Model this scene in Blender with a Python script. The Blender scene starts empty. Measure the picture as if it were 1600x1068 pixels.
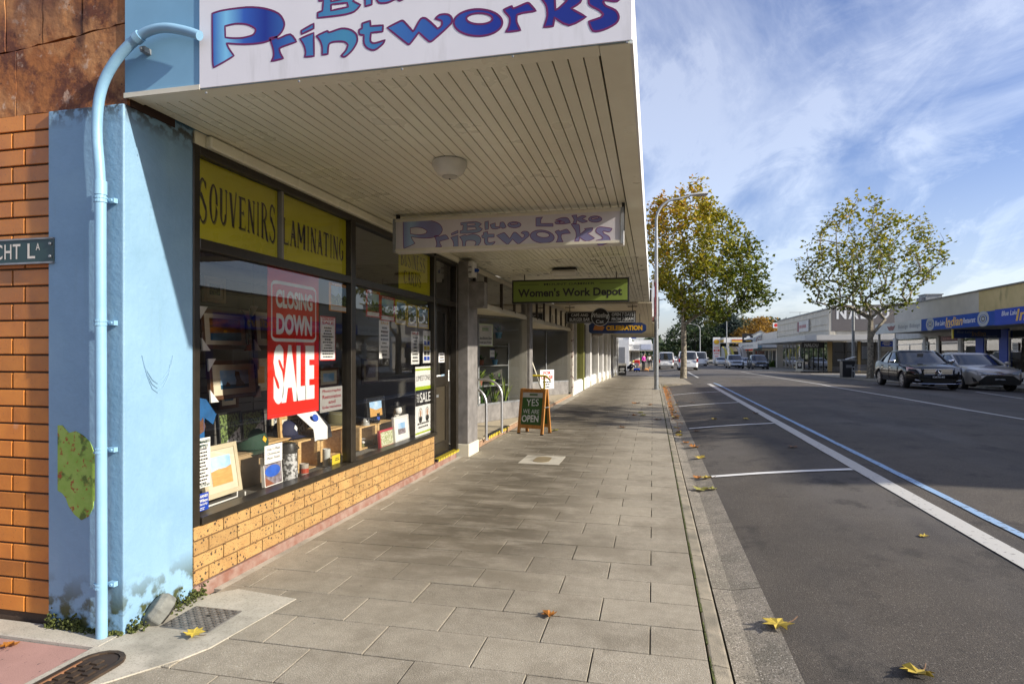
import bpy, bmesh, math, random
from mathutils import Vector, Matrix, Quaternion
from mathutils.geometry import tessellate_polygon
import numpy as np
random.seed(7); rng = np.random.default_rng(7)
S = bpy.context.scene
C = bpy.data.collections.new('street'); S.collection.children.link(C)
# ---------------------------------------------------------------- camera, sky, sun, exposure
FPX, CX, HZ, EYE = 957.0, 800.0, 550.0, 1.35
YAW = math.radians(12.947); cs, sn = math.cos(YAW), math.sin(YAW)
cam = bpy.data.cameras.new('camera'); camo = bpy.data.objects.new('camera', cam); C.objects.link(camo)
cam.sensor_width = 36; cam.lens = FPX/1600*36; cam.shift_y = (HZ-534)/1600; cam.clip_start = .05; cam.clip_end = 6000
camo.location = (0, 0, EYE); camo.rotation_euler = (math.radians(90), 0, YAW)
S.camera = camo
SUNV = Vector((2.38, -.42, 1.2)).normalized()
SUN_EL = math.asin(SUNV.z); SUN_AZ = math.atan2(SUNV.x, SUNV.y)
sun = bpy.data.lights.new('sun', 'SUN'); sun.energy = 3.4; sun.angle = math.radians(.7); sun.color = (1, .93, .82)
suno = bpy.data.objects.new('sun', sun); C.objects.link(suno); suno.location = (20, -5, 30)
suno.rotation_euler = SUNV.to_track_quat('Z', 'Y').to_euler()
W = bpy.data.worlds.new('World'); S.world = W; W.use_nodes = True
S.render.engine = 'CYCLES'
S.view_settings.view_transform = 'Standard'; S.view_settings.look = 'None'
S.view_settings.exposure = 1.2; S.view_settings.gamma = 1; S.view_settings.use_curve_mapping = False
try:
    S.cycles.max_bounces = 8; S.cycles.transparent_max_bounces = 14; S.cycles.glossy_bounces = 4; S.cycles.diffuse_bounces = 4
    S.cycles.caustics_reflective = False; S.cycles.caustics_refractive = False; S.cycles.use_denoising = True
    S.cycles.sample_clamp_indirect = 6
except Exception: pass
def build_world():
    nt = W.node_tree; N = nt.nodes; L = nt.links; N.clear()
    out = N.new('ShaderNodeOutputWorld'); bg = N.new('ShaderNodeBackground')
    sky = N.new('ShaderNodeTexSky'); sky.sky_type = 'NISHITA'; sky.sun_disc = False
    sky.sun_elevation = SUN_EL; sky.sun_rotation = SUN_AZ; sky.air_density = 1.0; sky.dust_density = 1.6; sky.ozone_density = 3.0
    tc = N.new('ShaderNodeTexCoord'); sep = N.new('ShaderNodeSeparateXYZ'); L.new(tc.outputs['Generated'], sep.inputs[0])
    # project the view direction on a cloud layer, so clouds flatten towards the horizon
    mz = N.new('ShaderNodeMath'); mz.operation = 'MAXIMUM'; L.new(sep.outputs[2], mz.inputs[0]); mz.inputs[1].default_value = 0
    ad = N.new('ShaderNodeMath'); ad.operation = 'ADD'; L.new(mz.outputs[0], ad.inputs[0]); ad.inputs[1].default_value = .22
    dx = N.new('ShaderNodeMath'); dx.operation = 'DIVIDE'; L.new(sep.outputs[0], dx.inputs[0]); L.new(ad.outputs[0], dx.inputs[1])
    dy = N.new('ShaderNodeMath'); dy.operation = 'DIVIDE'; L.new(sep.outputs[1], dy.inputs[0]); L.new(ad.outputs[0], dy.inputs[1])
    cb = N.new('ShaderNodeCombineXYZ'); L.new(dx.outputs[0], cb.inputs[0]); L.new(dy.outputs[0], cb.inputs[1])
    def cloud(scale, rot, stretch, detail, rough, dist, lo, hi, seed):
        mp = N.new('ShaderNodeMapping'); mp.inputs['Rotation'].default_value = (0, 0, math.radians(rot)); mp.inputs['Scale'].default_value = (stretch, 1, 1)
        mp.inputs['Location'].default_value = (seed, seed*.7, 0)
        L.new(cb.outputs[0], mp.inputs[0])
        n = N.new('ShaderNodeTexNoise'); n.inputs['Scale'].default_value = scale; n.inputs['Detail'].default_value = detail
        n.inputs['Roughness'].default_value = rough; n.inputs['Distortion'].default_value = dist; L.new(mp.outputs[0], n.inputs['Vector'])
        r = N.new('ShaderNodeMapRange'); r.interpolation_type = 'SMOOTHSTEP'; r.inputs[1].default_value = lo; r.inputs[2].default_value = hi
        L.new(n.outputs[0], r.inputs[0]); return r
    a = cloud(.75, 20, 1.7, 9, .60, .7, .36, .64, 5.3)
    b = cloud(2.4, 12, 1.9, 10, .66, .8, .42, .74, 8.3)
    mx = N.new('ShaderNodeMath'); mx.operation = 'MULTIPLY_ADD'; L.new(b.outputs[0], mx.inputs[0]); mx.inputs[1].default_value = .55; L.new(a.outputs[0], mx.inputs[2]); mx.use_clamp = True
    # haze of thin cloud gathering at the horizon
    hz = N.new('ShaderNodeMapRange'); hz.inputs[1].default_value = 0; hz.inputs[2].default_value = .38; hz.inputs[3].default_value = .55; hz.inputs[4].default_value = 0; hz.interpolation_type = 'SMOOTHSTEP'
    L.new(sep.outputs[2], hz.inputs[0])
    m2 = N.new('ShaderNodeMath'); m2.operation = 'MULTIPLY'; L.new(mx.outputs[0], m2.inputs[0]); m2.inputs[1].default_value = .80
    m3 = N.new('ShaderNodeMath'); m3.operation = 'MAXIMUM'; L.new(m2.outputs[0], m3.inputs[0]); L.new(hz.outputs[0], m3.inputs[1])
    tint = N.new('ShaderNodeMix'); tint.data_type = 'RGBA'; tint.blend_type = 'MULTIPLY'; tint.inputs[0].default_value = 1
    L.new(sky.outputs[0], tint.inputs[6]); tint.inputs[7].default_value = SKYTINT
    mix = N.new('ShaderNodeMix'); mix.data_type = 'RGBA'
    L.new(m3.outputs[0], mix.inputs[0]); L.new(tint.outputs[2], mix.inputs[6])
    sc_ = N.new('ShaderNodeMix'); sc_.data_type = 'RGBA'; sc_.blend_type = 'ADD'; sc_.inputs[0].default_value = .62; sc_.inputs[6].default_value = CLOUD; L.new(sky.outputs[0], sc_.inputs[7]); L.new(sc_.outputs[2], mix.inputs[7])
    L.new(mix.outputs[2], bg.inputs[0]); bg.inputs[1].default_value = SKYS
    L.new(bg.outputs[0], out.inputs[0])
SKYS = .104; SKYTINT = (.58, .60, .76, 1); CLOUD = (2.1, 2.02, 2.15, 1)
build_world()
# ---------------------------------------------------------------- measuring helpers: where a sight line meets a real plane
def atX(px, py, X):
    u = (px-CX)/FPX; z = X/(u*cs-sn); return Vector((X, z*(u*sn+cs), EYE-(py-HZ)/FPX*z))
def atY(px, py, Y):
    u = (px-CX)/FPX; z = Y/(u*sn+cs); return Vector((z*(u*cs-sn), Y, EYE-(py-HZ)/FPX*z))
def atZ(px, py, h):      # h: ground height
    z = (EYE-h)*FPX/(py-HZ); u = (px-CX)/FPX; return Vector((z*(u*cs-sn), z*(u*sn+cs), h))
def atD(px, py, z):
    u = (px-CX)/FPX; return Vector((z*(u*cs-sn), z*(u*sn+cs), EYE-(py-HZ)/FPX*z))
SHADE_H = 7.6
def slope(Y): return 0.0 if Y < 26 else -1.6*(1-math.exp(-(Y-26)/105.0))
ROADP = [(.24, 0), (.35, -.012), (.352, -.115), (.5, -.118), (.63, -.095), (1.4, -.015), (2.3, .045), (4, .09), (6.7, .10), (9, .03), (11.4, -.05), (13.5, -.14), (13.9, -.15)]
def road_h(X):
    for (a, b), (c, d) in zip(ROADP, ROADP[1:]):
        if X <= c: return b+(d-b)*(max(X, a)-a)/(c-a)
    return -.15
def rz(X, Y): return road_h(X)+slope(Y)
# ---------------------------------------------------------------- mesh helpers
WL = {}
def tag(o, label=None, cat=None, group=None, kind=None):
    if label: o['label'] = label
    if cat: o['category'] = cat
    if group: o['group'] = group
    if kind: o['kind'] = kind
    return o
def thing(name, label, cat, loc=(0, 0, 0), rz_=0, group=None, kind=None):
    o = bpy.data.objects.new(name, None); C.objects.link(o); o.location = loc; o.rotation_euler = (0, 0, rz_); o.empty_display_size = .2
    tag(o, label, cat, group, kind); return o
def worldm(o):
    m = Matrix.LocRotScale(o.location, o.rotation_euler, o.scale)
    return worldm(o.parent) @ m if o.parent else m
class MB:
    def __init__(s, local=False): s.v = []; s.f = []; s.mi = []; s.m = 0; s.local = local; s.att = None; s.rec = False
    def add(s, vs, fs):
        b = len(s.v); s.v.extend([tuple(p) for p in vs])
        for f in fs: s.f.append([b+i for i in f]); s.mi.append(s.m)
        return s
    def box(s, x0, x1, y0, y1, z0, z1):
        if x0 > x1: x0, x1 = x1, x0
        if y0 > y1: y0, y1 = y1, y0
        if z0 > z1: z0, z1 = z1, z0
        return s.add([(x0, y0, z0), (x1, y0, z0), (x1, y1, z0), (x0, y1, z0), (x0, y0, z1), (x1, y0, z1), (x1, y1, z1), (x0, y1, z1)],
              [(0, 3, 2, 1), (4, 5, 6, 7), (0, 1, 5, 4), (1, 2, 6, 5), (2, 3, 7, 6), (3, 0, 4, 7)])
    def obox(s, o, a, b, c):    # corner o, three edge vectors
        o, a, b, c = map(Vector, (o, a, b, c)); P = [o, o+a, o+a+b, o+b]; P += [p+c for p in P]
        F = [(0, 3, 2, 1), (4, 5, 6, 7), (0, 1, 5, 4), (1, 2, 6, 5), (2, 3, 7, 6), (3, 0, 4, 7)]
        if a.cross(b).dot(c) < 0: F = [f[::-1] for f in F]
        return s.add(P, F)
    def quad(s, a, b, c, d): return s.add([a, b, c, d], [(0, 1, 2, 3)])
    def tube(s, pts, r, n=10, cap=True):
        s.rec = True
        pts = [Vector(p) for p in pts]; R = r if isinstance(r, (list, tuple)) else [r]*len(pts)
        d0 = (pts[1]-pts[0]).normalized(); up = Vector((0, 0, 1)) if abs(d0.z) < .9 else Vector((1, 0, 0))
        nrm = d0.cross(up).normalized(); vs = []; prev = d0
        for i, p in enumerate(pts):
            d = ((pts[min(i+1, len(pts)-1)]-p).normalized()+(p-pts[max(i-1, 0)]).normalized())
            d = d.normalized() if d.length > 1e-6 else prev
            q = prev.rotation_difference(d); nrm = q @ nrm; nrm = (nrm-d*nrm.dot(d)).normalized(); prev = d
            bn = d.cross(nrm)
            for k in range(n):
                a = 2*math.pi*k/n; vs.append(p+nrm*(math.cos(a)*R[i])+bn*(math.sin(a)*R[i]))
        fs = [(i*n+k, i*n+(k+1) % n, (i+1)*n+(k+1) % n, (i+1)*n+k) for i in range(len(pts)-1) for k in range(n)]
        if cap: fs += [tuple(range(n))[::-1], tuple((len(pts)-1)*n+k for k in range(n))]
        return s.add(vs, fs)
    def lathe(s, prof, c=(0, 0, 0), n=16, ax=2):
        s.rec = True
        vs = []; c = Vector(c)
        for r, h in prof:
            for k in range(n):
                a = 2*math.pi*k/n; p = (r*math.cos(a), r*math.sin(a), h)
                if ax == 0: p = (h, r*math.cos(a), r*math.sin(a))
                if ax == 1: p = (r*math.sin(a), h, r*math.cos(a))
                vs.append(c+Vector(p))
        m = len(prof); fs = [(i*n+k, i*n+(k+1) % n, (i+1)*n+(k+1) % n, (i+1)*n+k) for i in range(m-1) for k in range(n)]
        fs += [tuple(range(n))[::-1], tuple((m-1)*n+k for k in range(n))]
        return s.add(vs, fs)
    def poly(s, loop, O, U, V, th=0, Nn=None, holes=()):   # flat shape with holes; optional thickness backwards
        O, U, V = Vector(O), Vector(U), Vector(V); loops = [loop]+list(holes)
        P = [[Vector((p[0], p[1], 0)) for p in l] for l in loops]
        tr = tessellate_polygon(P); flat = [p for l in P for p in l]
        W3 = [O+U*p.x+V*p.y for p in flat]; nr = U.cross(V).normalized(); T = []
        for t in tr:
            a, b, c = (flat[i] for i in t)
            if (b-a).cross(c-a).z < 0: t = t[::-1]
            T.append(tuple(t))
        s.add(W3, T)
        if th:
            B = [p-nr*th for p in W3]; s.add(B, [t[::-1] for t in T]); k = 0
            for l in P:
                n = len(l)
                s.add(W3[k:k+n]+B[k:k+n], [(i, (i+1) % n, n+(i+1) % n, n+i) for i in range(n)]); k += n
        return s
    def ribbon(s, loop, w, O, U, V, closed=True):
        O, U, V = Vector(O), Vector(U), Vector(V); n = len(loop); A = []; B = []
        for i in range(n):
            p = Vector(loop[i]); a = Vector(loop[i-1]) if (closed or i) else p; b = Vector(loop[(i+1) % n]) if (closed or i < n-1) else p
            d = ((b-p).normalized()+(p-a).normalized()) if (a != p and b != p) else (b-a)
            d = d.normalized() if d.length > 1e-6 else Vector((1, 0)); q = Vector((-d.y, d.x))*w/2
            A.append(p+q); B.append(p-q)
        W3 = [O+U*p.x+V*p.y for p in A+B]
        return s.add(W3, [(i, (i+1) % n, n+(i+1) % n, n+i)[::-1] for i in range(n if closed else n-1)])
    def build(s, name, mat, parent=None, smooth=False, bev=0, label=None, kind=None, seg=1, origin=None):
        me = bpy.data.meshes.new(name); v = s.v
        M4 = None
        if parent is not None and not s.local: M4 = worldm(parent).inverted()
        off = None
        if M4 is None and origin is not None: off = Vector(origin); M4 = Matrix.Translation(-off)
        elif M4 is not None and not s.local and len(v):
            off = M4 @ (sum((Vector(p) for p in v[:8]), Vector())/min(8, len(v))); M4 = Matrix.Translation(-off) @ M4
        if M4 is not None: v = [tuple(M4 @ Vector(p)) for p in v]
        me.from_pydata(v, [], s.f)
        mats = mat if isinstance(mat, (list, tuple)) else [mat]
        for m in mats: me.materials.append(m)
        if len(mats) > 1: me.polygons.foreach_set('material_index', s.mi)
        if s.att is not None:
            at = me.attributes.new('tint', 'FLOAT', 'FACE'); at.data.foreach_set('value', s.att)
        if s.rec and not bev:
            bm = bmesh.new(); bm.from_mesh(me); bmesh.ops.recalc_face_normals(bm, faces=bm.faces); bm.to_mesh(me); bm.free()
        if bev:
            bm = bmesh.new(); bm.from_mesh(me); bmesh.ops.remove_doubles(bm, verts=bm.verts, dist=1e-5)
            ed = [e for e in bm.edges if len(e.link_faces) == 2 and e.calc_face_angle(0) > .5]
            if s.rec: bmesh.ops.recalc_face_normals(bm, faces=bm.faces)
            bmesh.ops.bevel(bm, geom=ed, offset=bev, segments=seg, affect='EDGES', profile=.6, clamp_overlap=True)
            bm.to_mesh(me); bm.free()
        if smooth: me.shade_smooth() if smooth is True else me.polygons.foreach_set('use_smooth', [True]*len(me.polygons))
        if smooth == 'auto':
            try: me.set_sharp_from_angle(angle=math.radians(40))
            except Exception: pass
        o = bpy.data.objects.new(name, me); C.objects.link(o)
        if parent is not None: o.parent = parent
        if off is not None: o.location = off
        if label: o['label'] = label
        if kind: o['kind'] = kind
        return o
def children(o): return [c for c in C.objects if c.parent == o]
def copy_tree(o, parent=None):
    c = o.copy(); C.objects.link(c)
    if parent is not None: c.parent = parent
    for ch in list(o.children): copy_tree(ch, c)
    return c
# ---------------------------------------------------------------- materials
def M(name, col, rough=.6, metal=0, col2=None, var=.25, vs=6, det=4, bump=0, bs=60, bd=.002, rnd=0, spec=.5, coat=0, coords='pos', stretch=(1, 1, 1), extra=None, lo=.35, hi=.65, rvar=0):
    m = bpy.data.materials.new(name); m.use_nodes = True; nt = m.node_tree; N = nt.nodes; L = nt.links; B = N['Principled BSDF']
    col = tuple(col)+(1,) if len(col) == 3 else col
    if col2 is None: col2 = tuple(c*(1-var) for c in col[:3])
    col2 = tuple(col2)+(1,) if len(col2) == 3 else col2
    if coords == 'pos': g = N.new('ShaderNodeNewGeometry'); src = g.outputs['Position']
    else: g = N.new('ShaderNodeTexCoord'); src = g.outputs['Object']
    mp = N.new('ShaderNodeMapping'); mp.inputs['Scale'].default_value = stretch; L.new(src, mp.inputs[0]); src = mp.outputs[0]
    n = N.new('ShaderNodeTexNoise'); n.inputs['Scale'].default_value = vs; n.inputs['Detail'].default_value = det; n.inputs['Roughness'].default_value = .6; L.new(src, n.inputs['Vector'])
    r = N.new('ShaderNodeMapRange'); r.inputs[1].default_value = lo; r.inputs[2].default_value = hi; L.new(n.outputs[0], r.inputs[0])
    mx = N.new('ShaderNodeMix'); mx.data_type = 'RGBA'; L.new(r.outputs[0], mx.inputs[0]); mx.inputs[6].default_value = col; mx.inputs[7].default_value = col2
    cur = mx.outputs[2]
    if extra: cur = extra(N, L, src, cur, B)
    if rnd:
        oi = N.new('ShaderNodeObjectInfo'); rr = N.new('ShaderNodeMapRange'); rr.inputs[3].default_value = 1-rnd; rr.inputs[4].default_value = 1+rnd; L.new(oi.outputs['Random'], rr.inputs[0])
        mm = N.new('ShaderNodeMix'); mm.data_type = 'RGBA'; mm.blend_type = 'MULTIPLY'; mm.inputs[0].default_value = 1; L.new(cur, mm.inputs[6])
        cc = N.new('ShaderNodeCombineColor'); [L.new(rr.outputs[0], cc.inputs[i]) for i in range(3)]; L.new(cc.outputs[0], mm.inputs[7]); cur = mm.outputs[2]
    L.new(cur, B.inputs['Base Color']); B.inputs['Roughness'].default_value = rough; B.inputs['Metallic'].default_value = metal
    B.inputs['Specular IOR Level'].default_value = spec; B.inputs['Coat Weight'].default_value = coat; B.inputs['Coat Roughness'].default_value = .04
    if rvar:
        r2 = N.new('ShaderNodeMapRange'); r2.inputs[3].default_value = max(0, rough-rvar); r2.inputs[4].default_value = min(1, rough+rvar); L.new(n.outputs[0], r2.inputs[0]); L.new(r2.outputs[0], B.inputs['Roughness'])
    if bump:
        nb = N.new('ShaderNodeTexNoise'); nb.inputs['Scale'].default_value = bs; nb.inputs['Detail'].default_value = 3; L.new(src, nb.inputs['Vector'])
        bp = N.new('ShaderNodeBump'); bp.inputs['Strength'].default_value = bump; bp.inputs['Distance'].default_value = bd; L.new(nb.outputs[0], bp.inputs['Height']); L.new(bp.outputs[0], B.inputs['Normal'])
    return m
def nz(N, L, src, scale, det=3, lo=.4, hi=.6, st=None, ro=.55):
    if st: mp = N.new('ShaderNodeMapping'); mp.inputs['Scale'].default_value = st; L.new(src, mp.inputs[0]); src = mp.outputs[0]
    n = N.new('ShaderNodeTexNoise'); n.inputs['Scale'].default_value = scale; n.inputs['Detail'].default_value = det; n.inputs['Roughness'].default_value = ro; L.new(src, n.inputs['Vector'])
    r = N.new('ShaderNodeMapRange'); r.inputs[1].default_value = lo; r.inputs[2].default_value = hi; L.new(n.outputs[0], r.inputs[0]); return r.outputs[0]
def mixc(N, L, fac, a, b, k=1.0):
    mx = N.new('ShaderNodeMix'); mx.data_type = 'RGBA'
    if k != 1.0: ml = N.new('ShaderNodeMath'); ml.operation = 'MULTIPLY'; L.new(fac, ml.inputs[0]); ml.inputs[1].default_value = k; fac = ml.outputs[0]
    L.new(fac, mx.inputs[0]); L.new(a, mx.inputs[6])
    if isinstance(b, tuple): mx.inputs[7].default_value = b if len(b) == 4 else b+(1,)
    else: L.new(b, mx.inputs[7])
    return mx.outputs[2]
def mul(N, L, a, b):
    m = N.new('ShaderNodeMath'); m.operation = 'MULTIPLY'; L.new(a, m.inputs[0]); L.new(b, m.inputs[1]); return m.outputs[0]
def rangez(N, L, axis, lo, hi, src=None):     # 1 at lo falling to 0 at hi along a world axis
    g = N.new('ShaderNodeNewGeometry'); sp = N.new('ShaderNodeSeparateXYZ'); L.new(g.outputs['Position'], sp.inputs[0])
    r = N.new('ShaderNodeMapRange'); r.inputs[1].default_value = lo; r.inputs[2].default_value = hi; r.inputs[3].default_value = 1; r.inputs[4].default_value = 0
    L.new(sp.outputs[axis], r.inputs[0]); return r.outputs[0]
def spots(N, L, src, scale, size, st=None):
    if st: mp = N.new('ShaderNodeMapping'); mp.inputs['Scale'].default_value = st; L.new(src, mp.inputs[0]); src = mp.outputs[0]
    v = N.new('ShaderNodeTexVoronoi'); v.inputs['Scale'].default_value = scale; L.new(src, v.inputs['Vector'])
    nn = N.new('ShaderNodeTexNoise'); nn.inputs['Scale'].default_value = scale*.7; L.new(src, nn.inputs['Vector'])
    a = N.new('ShaderNodeMath'); a.operation = 'MULTIPLY'; L.new(nn.outputs[0], a.inputs[0]); a.inputs[1].default_value = size*2
    r = N.new('ShaderNodeMath'); r.operation = 'LESS_THAN'; L.new(v.outputs['Distance'], r.inputs[0]); L.new(a.outputs[0], r.inputs[1])
    # keep only some of the cells
    sp = N.new('ShaderNodeSeparateColor'); L.new(v.outputs['Color'], sp.inputs[0]); k = N.new('ShaderNodeMath'); k.operation = 'LESS_THAN'; L.new(sp.outputs[0], k.inputs[0]); k.inputs[1].default_value = .45
    return mul(N, L, r.outputs[0], k.outputs[0])
def simple(name, col, rough=.5, metal=0, **k): return M(name, col, rough, metal, var=k.pop('var', .12), **k)
def glassm(name, tint=(1, 1, 1), boost=1.7, rough=0):
    m = bpy.data.materials.new(name); m.use_nodes = True; nt = m.node_tree; N = nt.nodes; L = nt.links; N.clear()
    o = N.new('ShaderNodeOutputMaterial'); t = N.new('ShaderNodeBsdfTransparent'); t.inputs[0].default_value = tuple(tint)+(1,)
    g = N.new('ShaderNodeBsdfGlossy'); g.inputs['Roughness'].default_value = rough
    nf = N.new('ShaderNodeTexNoise'); nf.inputs['Scale'].default_value = 1.2; ge = N.new('ShaderNodeNewGeometry'); L.new(ge.outputs['Position'], nf.inputs['Vector'])
    bp = N.new('ShaderNodeBump'); bp.inputs['Strength'].default_value = .08; bp.inputs['Distance'].default_value = .01; L.new(nf.outputs[0], bp.inputs['Height']); L.new(bp.outputs[0], g.inputs['Normal'])
    f = N.new('ShaderNodeFresnel'); f.inputs[0].default_value = 1.5; k = N.new('ShaderNodeMath'); k.operation = 'MULTIPLY'; k.use_clamp = True; L.new(f.outputs[0], k.inputs[0]); k.inputs[1].default_value = boost
    mx = N.new('ShaderNodeMixShader'); L.new(k.outputs[0], mx.inputs[0]); L.new(t.outputs[0], mx.inputs[1]); L.new(g.outputs[0], mx.inputs[2]); L.new(mx.outputs[0], o.inputs[0]); return m
# stone, brick, concrete
def x_speck(N, L, src, cur, B):
    cur = mixc(N, L, spots(N, L, src, 34, .24), cur, (.022, .015, .01), .92)
    cur = mixc(N, L, spots(N, L, src, 95, .26), cur, (.05, .03, .018), .8)
    return mixc(N, L, nz(N, L, src, 300, 2, .55, .75), cur, (.30, .16, .07), .5)
m_speckbrick = M('speckled_brick', (.385, .235, .082), .75, col2=(.325, .18, .058), vs=9, bump=.5, bs=120, rnd=.10, extra=x_speck)
def x_obrick(N, L, src, cur, B):
    cur = mixc(N, L, nz(N, L, src, 3, 5, .52, .75), cur, (.30, .12, .035), .6)
    cur = mixc(N, L, spots(N, L, src, 60, .10), cur, (.03, .015, .01), .7)
    return mixc(N, L, nz(N, L, src, 5, 6, .66, .74), cur, (.55, .45, .35), .35)
m_obrick = M('orange_glazed_brick', (.56, .205, .032), .42, col2=(.46, .155, .026), vs=5, bump=.35, bs=90, rnd=.2, extra=x_obrick)
m_mortar = M('brick_mortar', (.10, .06, .035), .9, var=.4, bump=.6, bs=150)
m_mortar2 = M('brown_mortar', (.15, .085, .045), .9, var=.3, bump=.6, bs=150)
def x_plaster(N, L, src, cur, B):
    cur = mixc(N, L, nz(N, L, src, 4, 9, .47, .56, None, .75), cur, (.12, .036, .014))
    cur = mixc(N, L, nz(N, L, src, 1.9, 9, .50, .60, None, .75), cur, (.48, .23, .085), .8)
    cur = mixc(N, L, nz(N, L, src, 7, 7, .57, .64, None, .7), cur, (.62, .46, .34), .6)
    cur = mixc(N, L, nz(N, L, src, 6, 6, .58, .70, (1, 1, .35)), cur, (.05, .02, .012), .8)
    top = rangez(N, L, 2, 3.15, 2.8)
    cur = mixc(N, L, mul(N, L, top, nz(N, L, src, 3, 6, .45, .6)), cur, (.09, .03, .02), .75)
    return mixc(N, L, spots(N, L, src, 22, .10), cur, (.05, .02, .01), .8)
m_plaster = M('weathered_orange_stone', (.36, .135, .035), .8, col2=(.27, .09, .024), vs=7, bump=.8, bs=25, bd=.006, extra=x_plaster)
def x_blue(N, L, src, cur, B):
    cur = mixc(N, L, nz(N, L, src, 22, 5, .56, .72, (1, 1, .06)), cur, (.17, .29, .36), .45)
    cur = mixc(N, L, nz(N, L, src, 2.5, 6, .52, .72), cur, (.30, .47, .58), .5)
    low = rangez(N, L, 2, .10, .28)
    cur = mixc(N, L, mul(N, L, low, nz(N, L, src, 9, 7, .46, .54)), cur, (.05, .06, .02))
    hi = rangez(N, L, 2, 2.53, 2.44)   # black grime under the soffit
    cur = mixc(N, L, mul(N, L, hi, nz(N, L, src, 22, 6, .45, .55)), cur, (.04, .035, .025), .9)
    return cur
m_blue = M('light_blue_paint', (.205, .345, .47), .5, col2=(.178, .31, .425), vs=5, bump=.5, bs=38, bd=.005, extra=x_blue)
m_bluesm = M('light_blue_gloss_paint', (.34, .58, .74), .4, col2=(.30, .53, .69), vs=7, bump=.2, bs=14, bd=.003)
m_bluefas = M('blue_metal_fascia', (.20, .40, .56), .45, var=.15, vs=2, bump=.15, bs=4, bd=.006)
m_peel = M('old_green_paint', (.24, .40, .05), .7, col2=(.33, .46, .09), vs=14, bump=.6, bs=60, extra=lambda N, L, s, c, B: mixc(N, L, nz(N, L, s, 26, 6, .57, .63), mixc(N, L, nz(N, L, s, 11, 5, .58, .64), c, (.10, .15, .02)), (.33, .09, .02)))
def x_paver(N, L, src, cur, B):
    cur = mixc(N, L, nz(N, L, src, 190, 3, .54, .68), cur, (.62, .57, .48), .5)
    cur = mixc(N, L, nz(N, L, src, 130, 3, .56, .70), cur, (.12, .105, .08), .55)
    # damp, worn track down the middle of the path
    g = N.new('ShaderNodeNewGeometry'); sp = N.new('ShaderNodeSeparateXYZ'); L.new(g.outputs['Position'], sp.inputs[0])
    d = N.new('ShaderNodeMath'); d.operation = 'ADD'; L.new(sp.outputs[0], d.inputs[0]); d.inputs[1].default_value = 1.35
    ab = N.new('ShaderNodeMath'); ab.operation = 'ABSOLUTE'; L.new(d.outputs[0], ab.inputs[0])
    r = N.new('ShaderNodeMapRange'); r.inputs[1].default_value = .25; r.inputs[2].default_value = 1.25; r.inputs[3].default_value = 1; r.inputs[4].default_value = 0; r.interpolation_type = 'SMOOTHSTEP'; L.new(ab.outputs[0], r.inputs[0])
    y = N.new('ShaderNodeMapRange'); y.inputs[1].default_value = 2.6; y.inputs[2].default_value = 4.2; L.new(sp.outputs[1], y.inputs[0])
    f = mul(N, L, mul(N, L, r.outputs[0], y.outputs[0]), nz(N, L, src, 3.2, 8, .26, .54, (.6, 1.5, 1), .68))
    cur = mixc(N, L, f, cur, (.085, .068, .042), .95)
    cur = mixc(N, L, nz(N, L, src, 1.6, 8, .47, .62, None, .7), cur, (.15, .125, .085), .55)
    return mixc(N, L, spots(N, L, src, 9, .05), cur, (.04, .035, .03), .7)
m_paver = M('grey_stone_paver', (.315, .275, .205), .85, col2=(.265, .23, .17), vs=14, bump=1, bs=170, bd=.004, rnd=.06, extra=x_paver)
m_joint = M('paver_joint_sand', (.03, .026, .02), .95, var=.4, bump=.5, bs=200)
def x_conc(N, L, src, cur, B):
    cur = mixc(N, L, nz(N, L, src, 140, 3, .54, .68), cur, (.14, .12, .095), .55)
    return mixc(N, L, nz(N, L, src, 2.5, 7, .5, .68), cur, (.13, .12, .09), .6)
m_conc = M('pale_concrete', (.46, .42, .34), .85, col2=(.38, .35, .28), vs=8, bump=.6, bs=250, extra=x_conc)
m_kerb = M('kerb_concrete', (.32, .275, .20), .9, col2=(.17, .15, .11), vs=6, bump=1, bs=160, bd=.004, extra=x_conc)
m_gutter = M('exposed_aggregate_gutter', (.33, .29, .23), .9, col2=(.20, .18, .14), vs=5, bump=1, bs=220, bd=.005,
    extra=lambda N, L, s, c, B: mixc(N, L, spots(N, L, s, 75, .28), mixc(N, L, nz(N, L, s, 120, 2, .5, .62), c, (.06, .05, .04), .75), (.52, .47, .40), .8))
def x_asph(N, L, src, cur, B):
    cur = mixc(N, L, spots(N, L, src, 85, .30), cur, (.27, .24, .20), .55)
    cur = mixc(N, L, nz(N, L, src, 150, 3, .50, .62), cur, (.022, .019, .016), .72)
    cur = mixc(N, L, nz(N, L, src, .35, 6, .46, .62, (1.6, .35, 1)), cur, (.115, .105, .095), .55)
    cur = mixc(N, L, nz(N, L, src, .9, 7, .56, .66, (1, .35, 1)), cur, (.032, .030, .030), .65)
    cur = mixc(N, L, nz(N, L, src, 1.5, 9, .54, .62, (1, .7, 1), .72), cur, (.03, .026, .021), .7)
    cur = mixc(N, L, nz(N, L, src, .45, 8, .48, .58, (1, .5, 1), .68), cur, (.058, .05, .041), .6)
    return mixc(N, L, spots(N, L, src, 1.7, .014), cur, (.5, .48, .42), .8)
m_asph = M('asphalt', (.102, .085, .065), .85, col2=(.083, .069, .053), vs=3, bump=1, bs=190, bd=.006, extra=x_asph)
m_whiteline = M('worn_white_road_paint', (.50, .48, .43), .7, col2=(.5, .49, .45), vs=20, bump=.6, bs=180, extra=lambda N, L, s, c, B: mixc(N, L, nz(N, L, s, 30, 8, .62, .66), c, (.12, .11, .1), .8))
m_blueline = M('worn_light_blue_road_paint', (.27, .39, .54), .7, col2=(.24, .38, .58), vs=20, bump=.6, bs=180, extra=lambda N, L, s, c, B: mixc(N, L, nz(N, L, s, 22, 8, .58, .62), c, (.10, .10, .1), .8))
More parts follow.
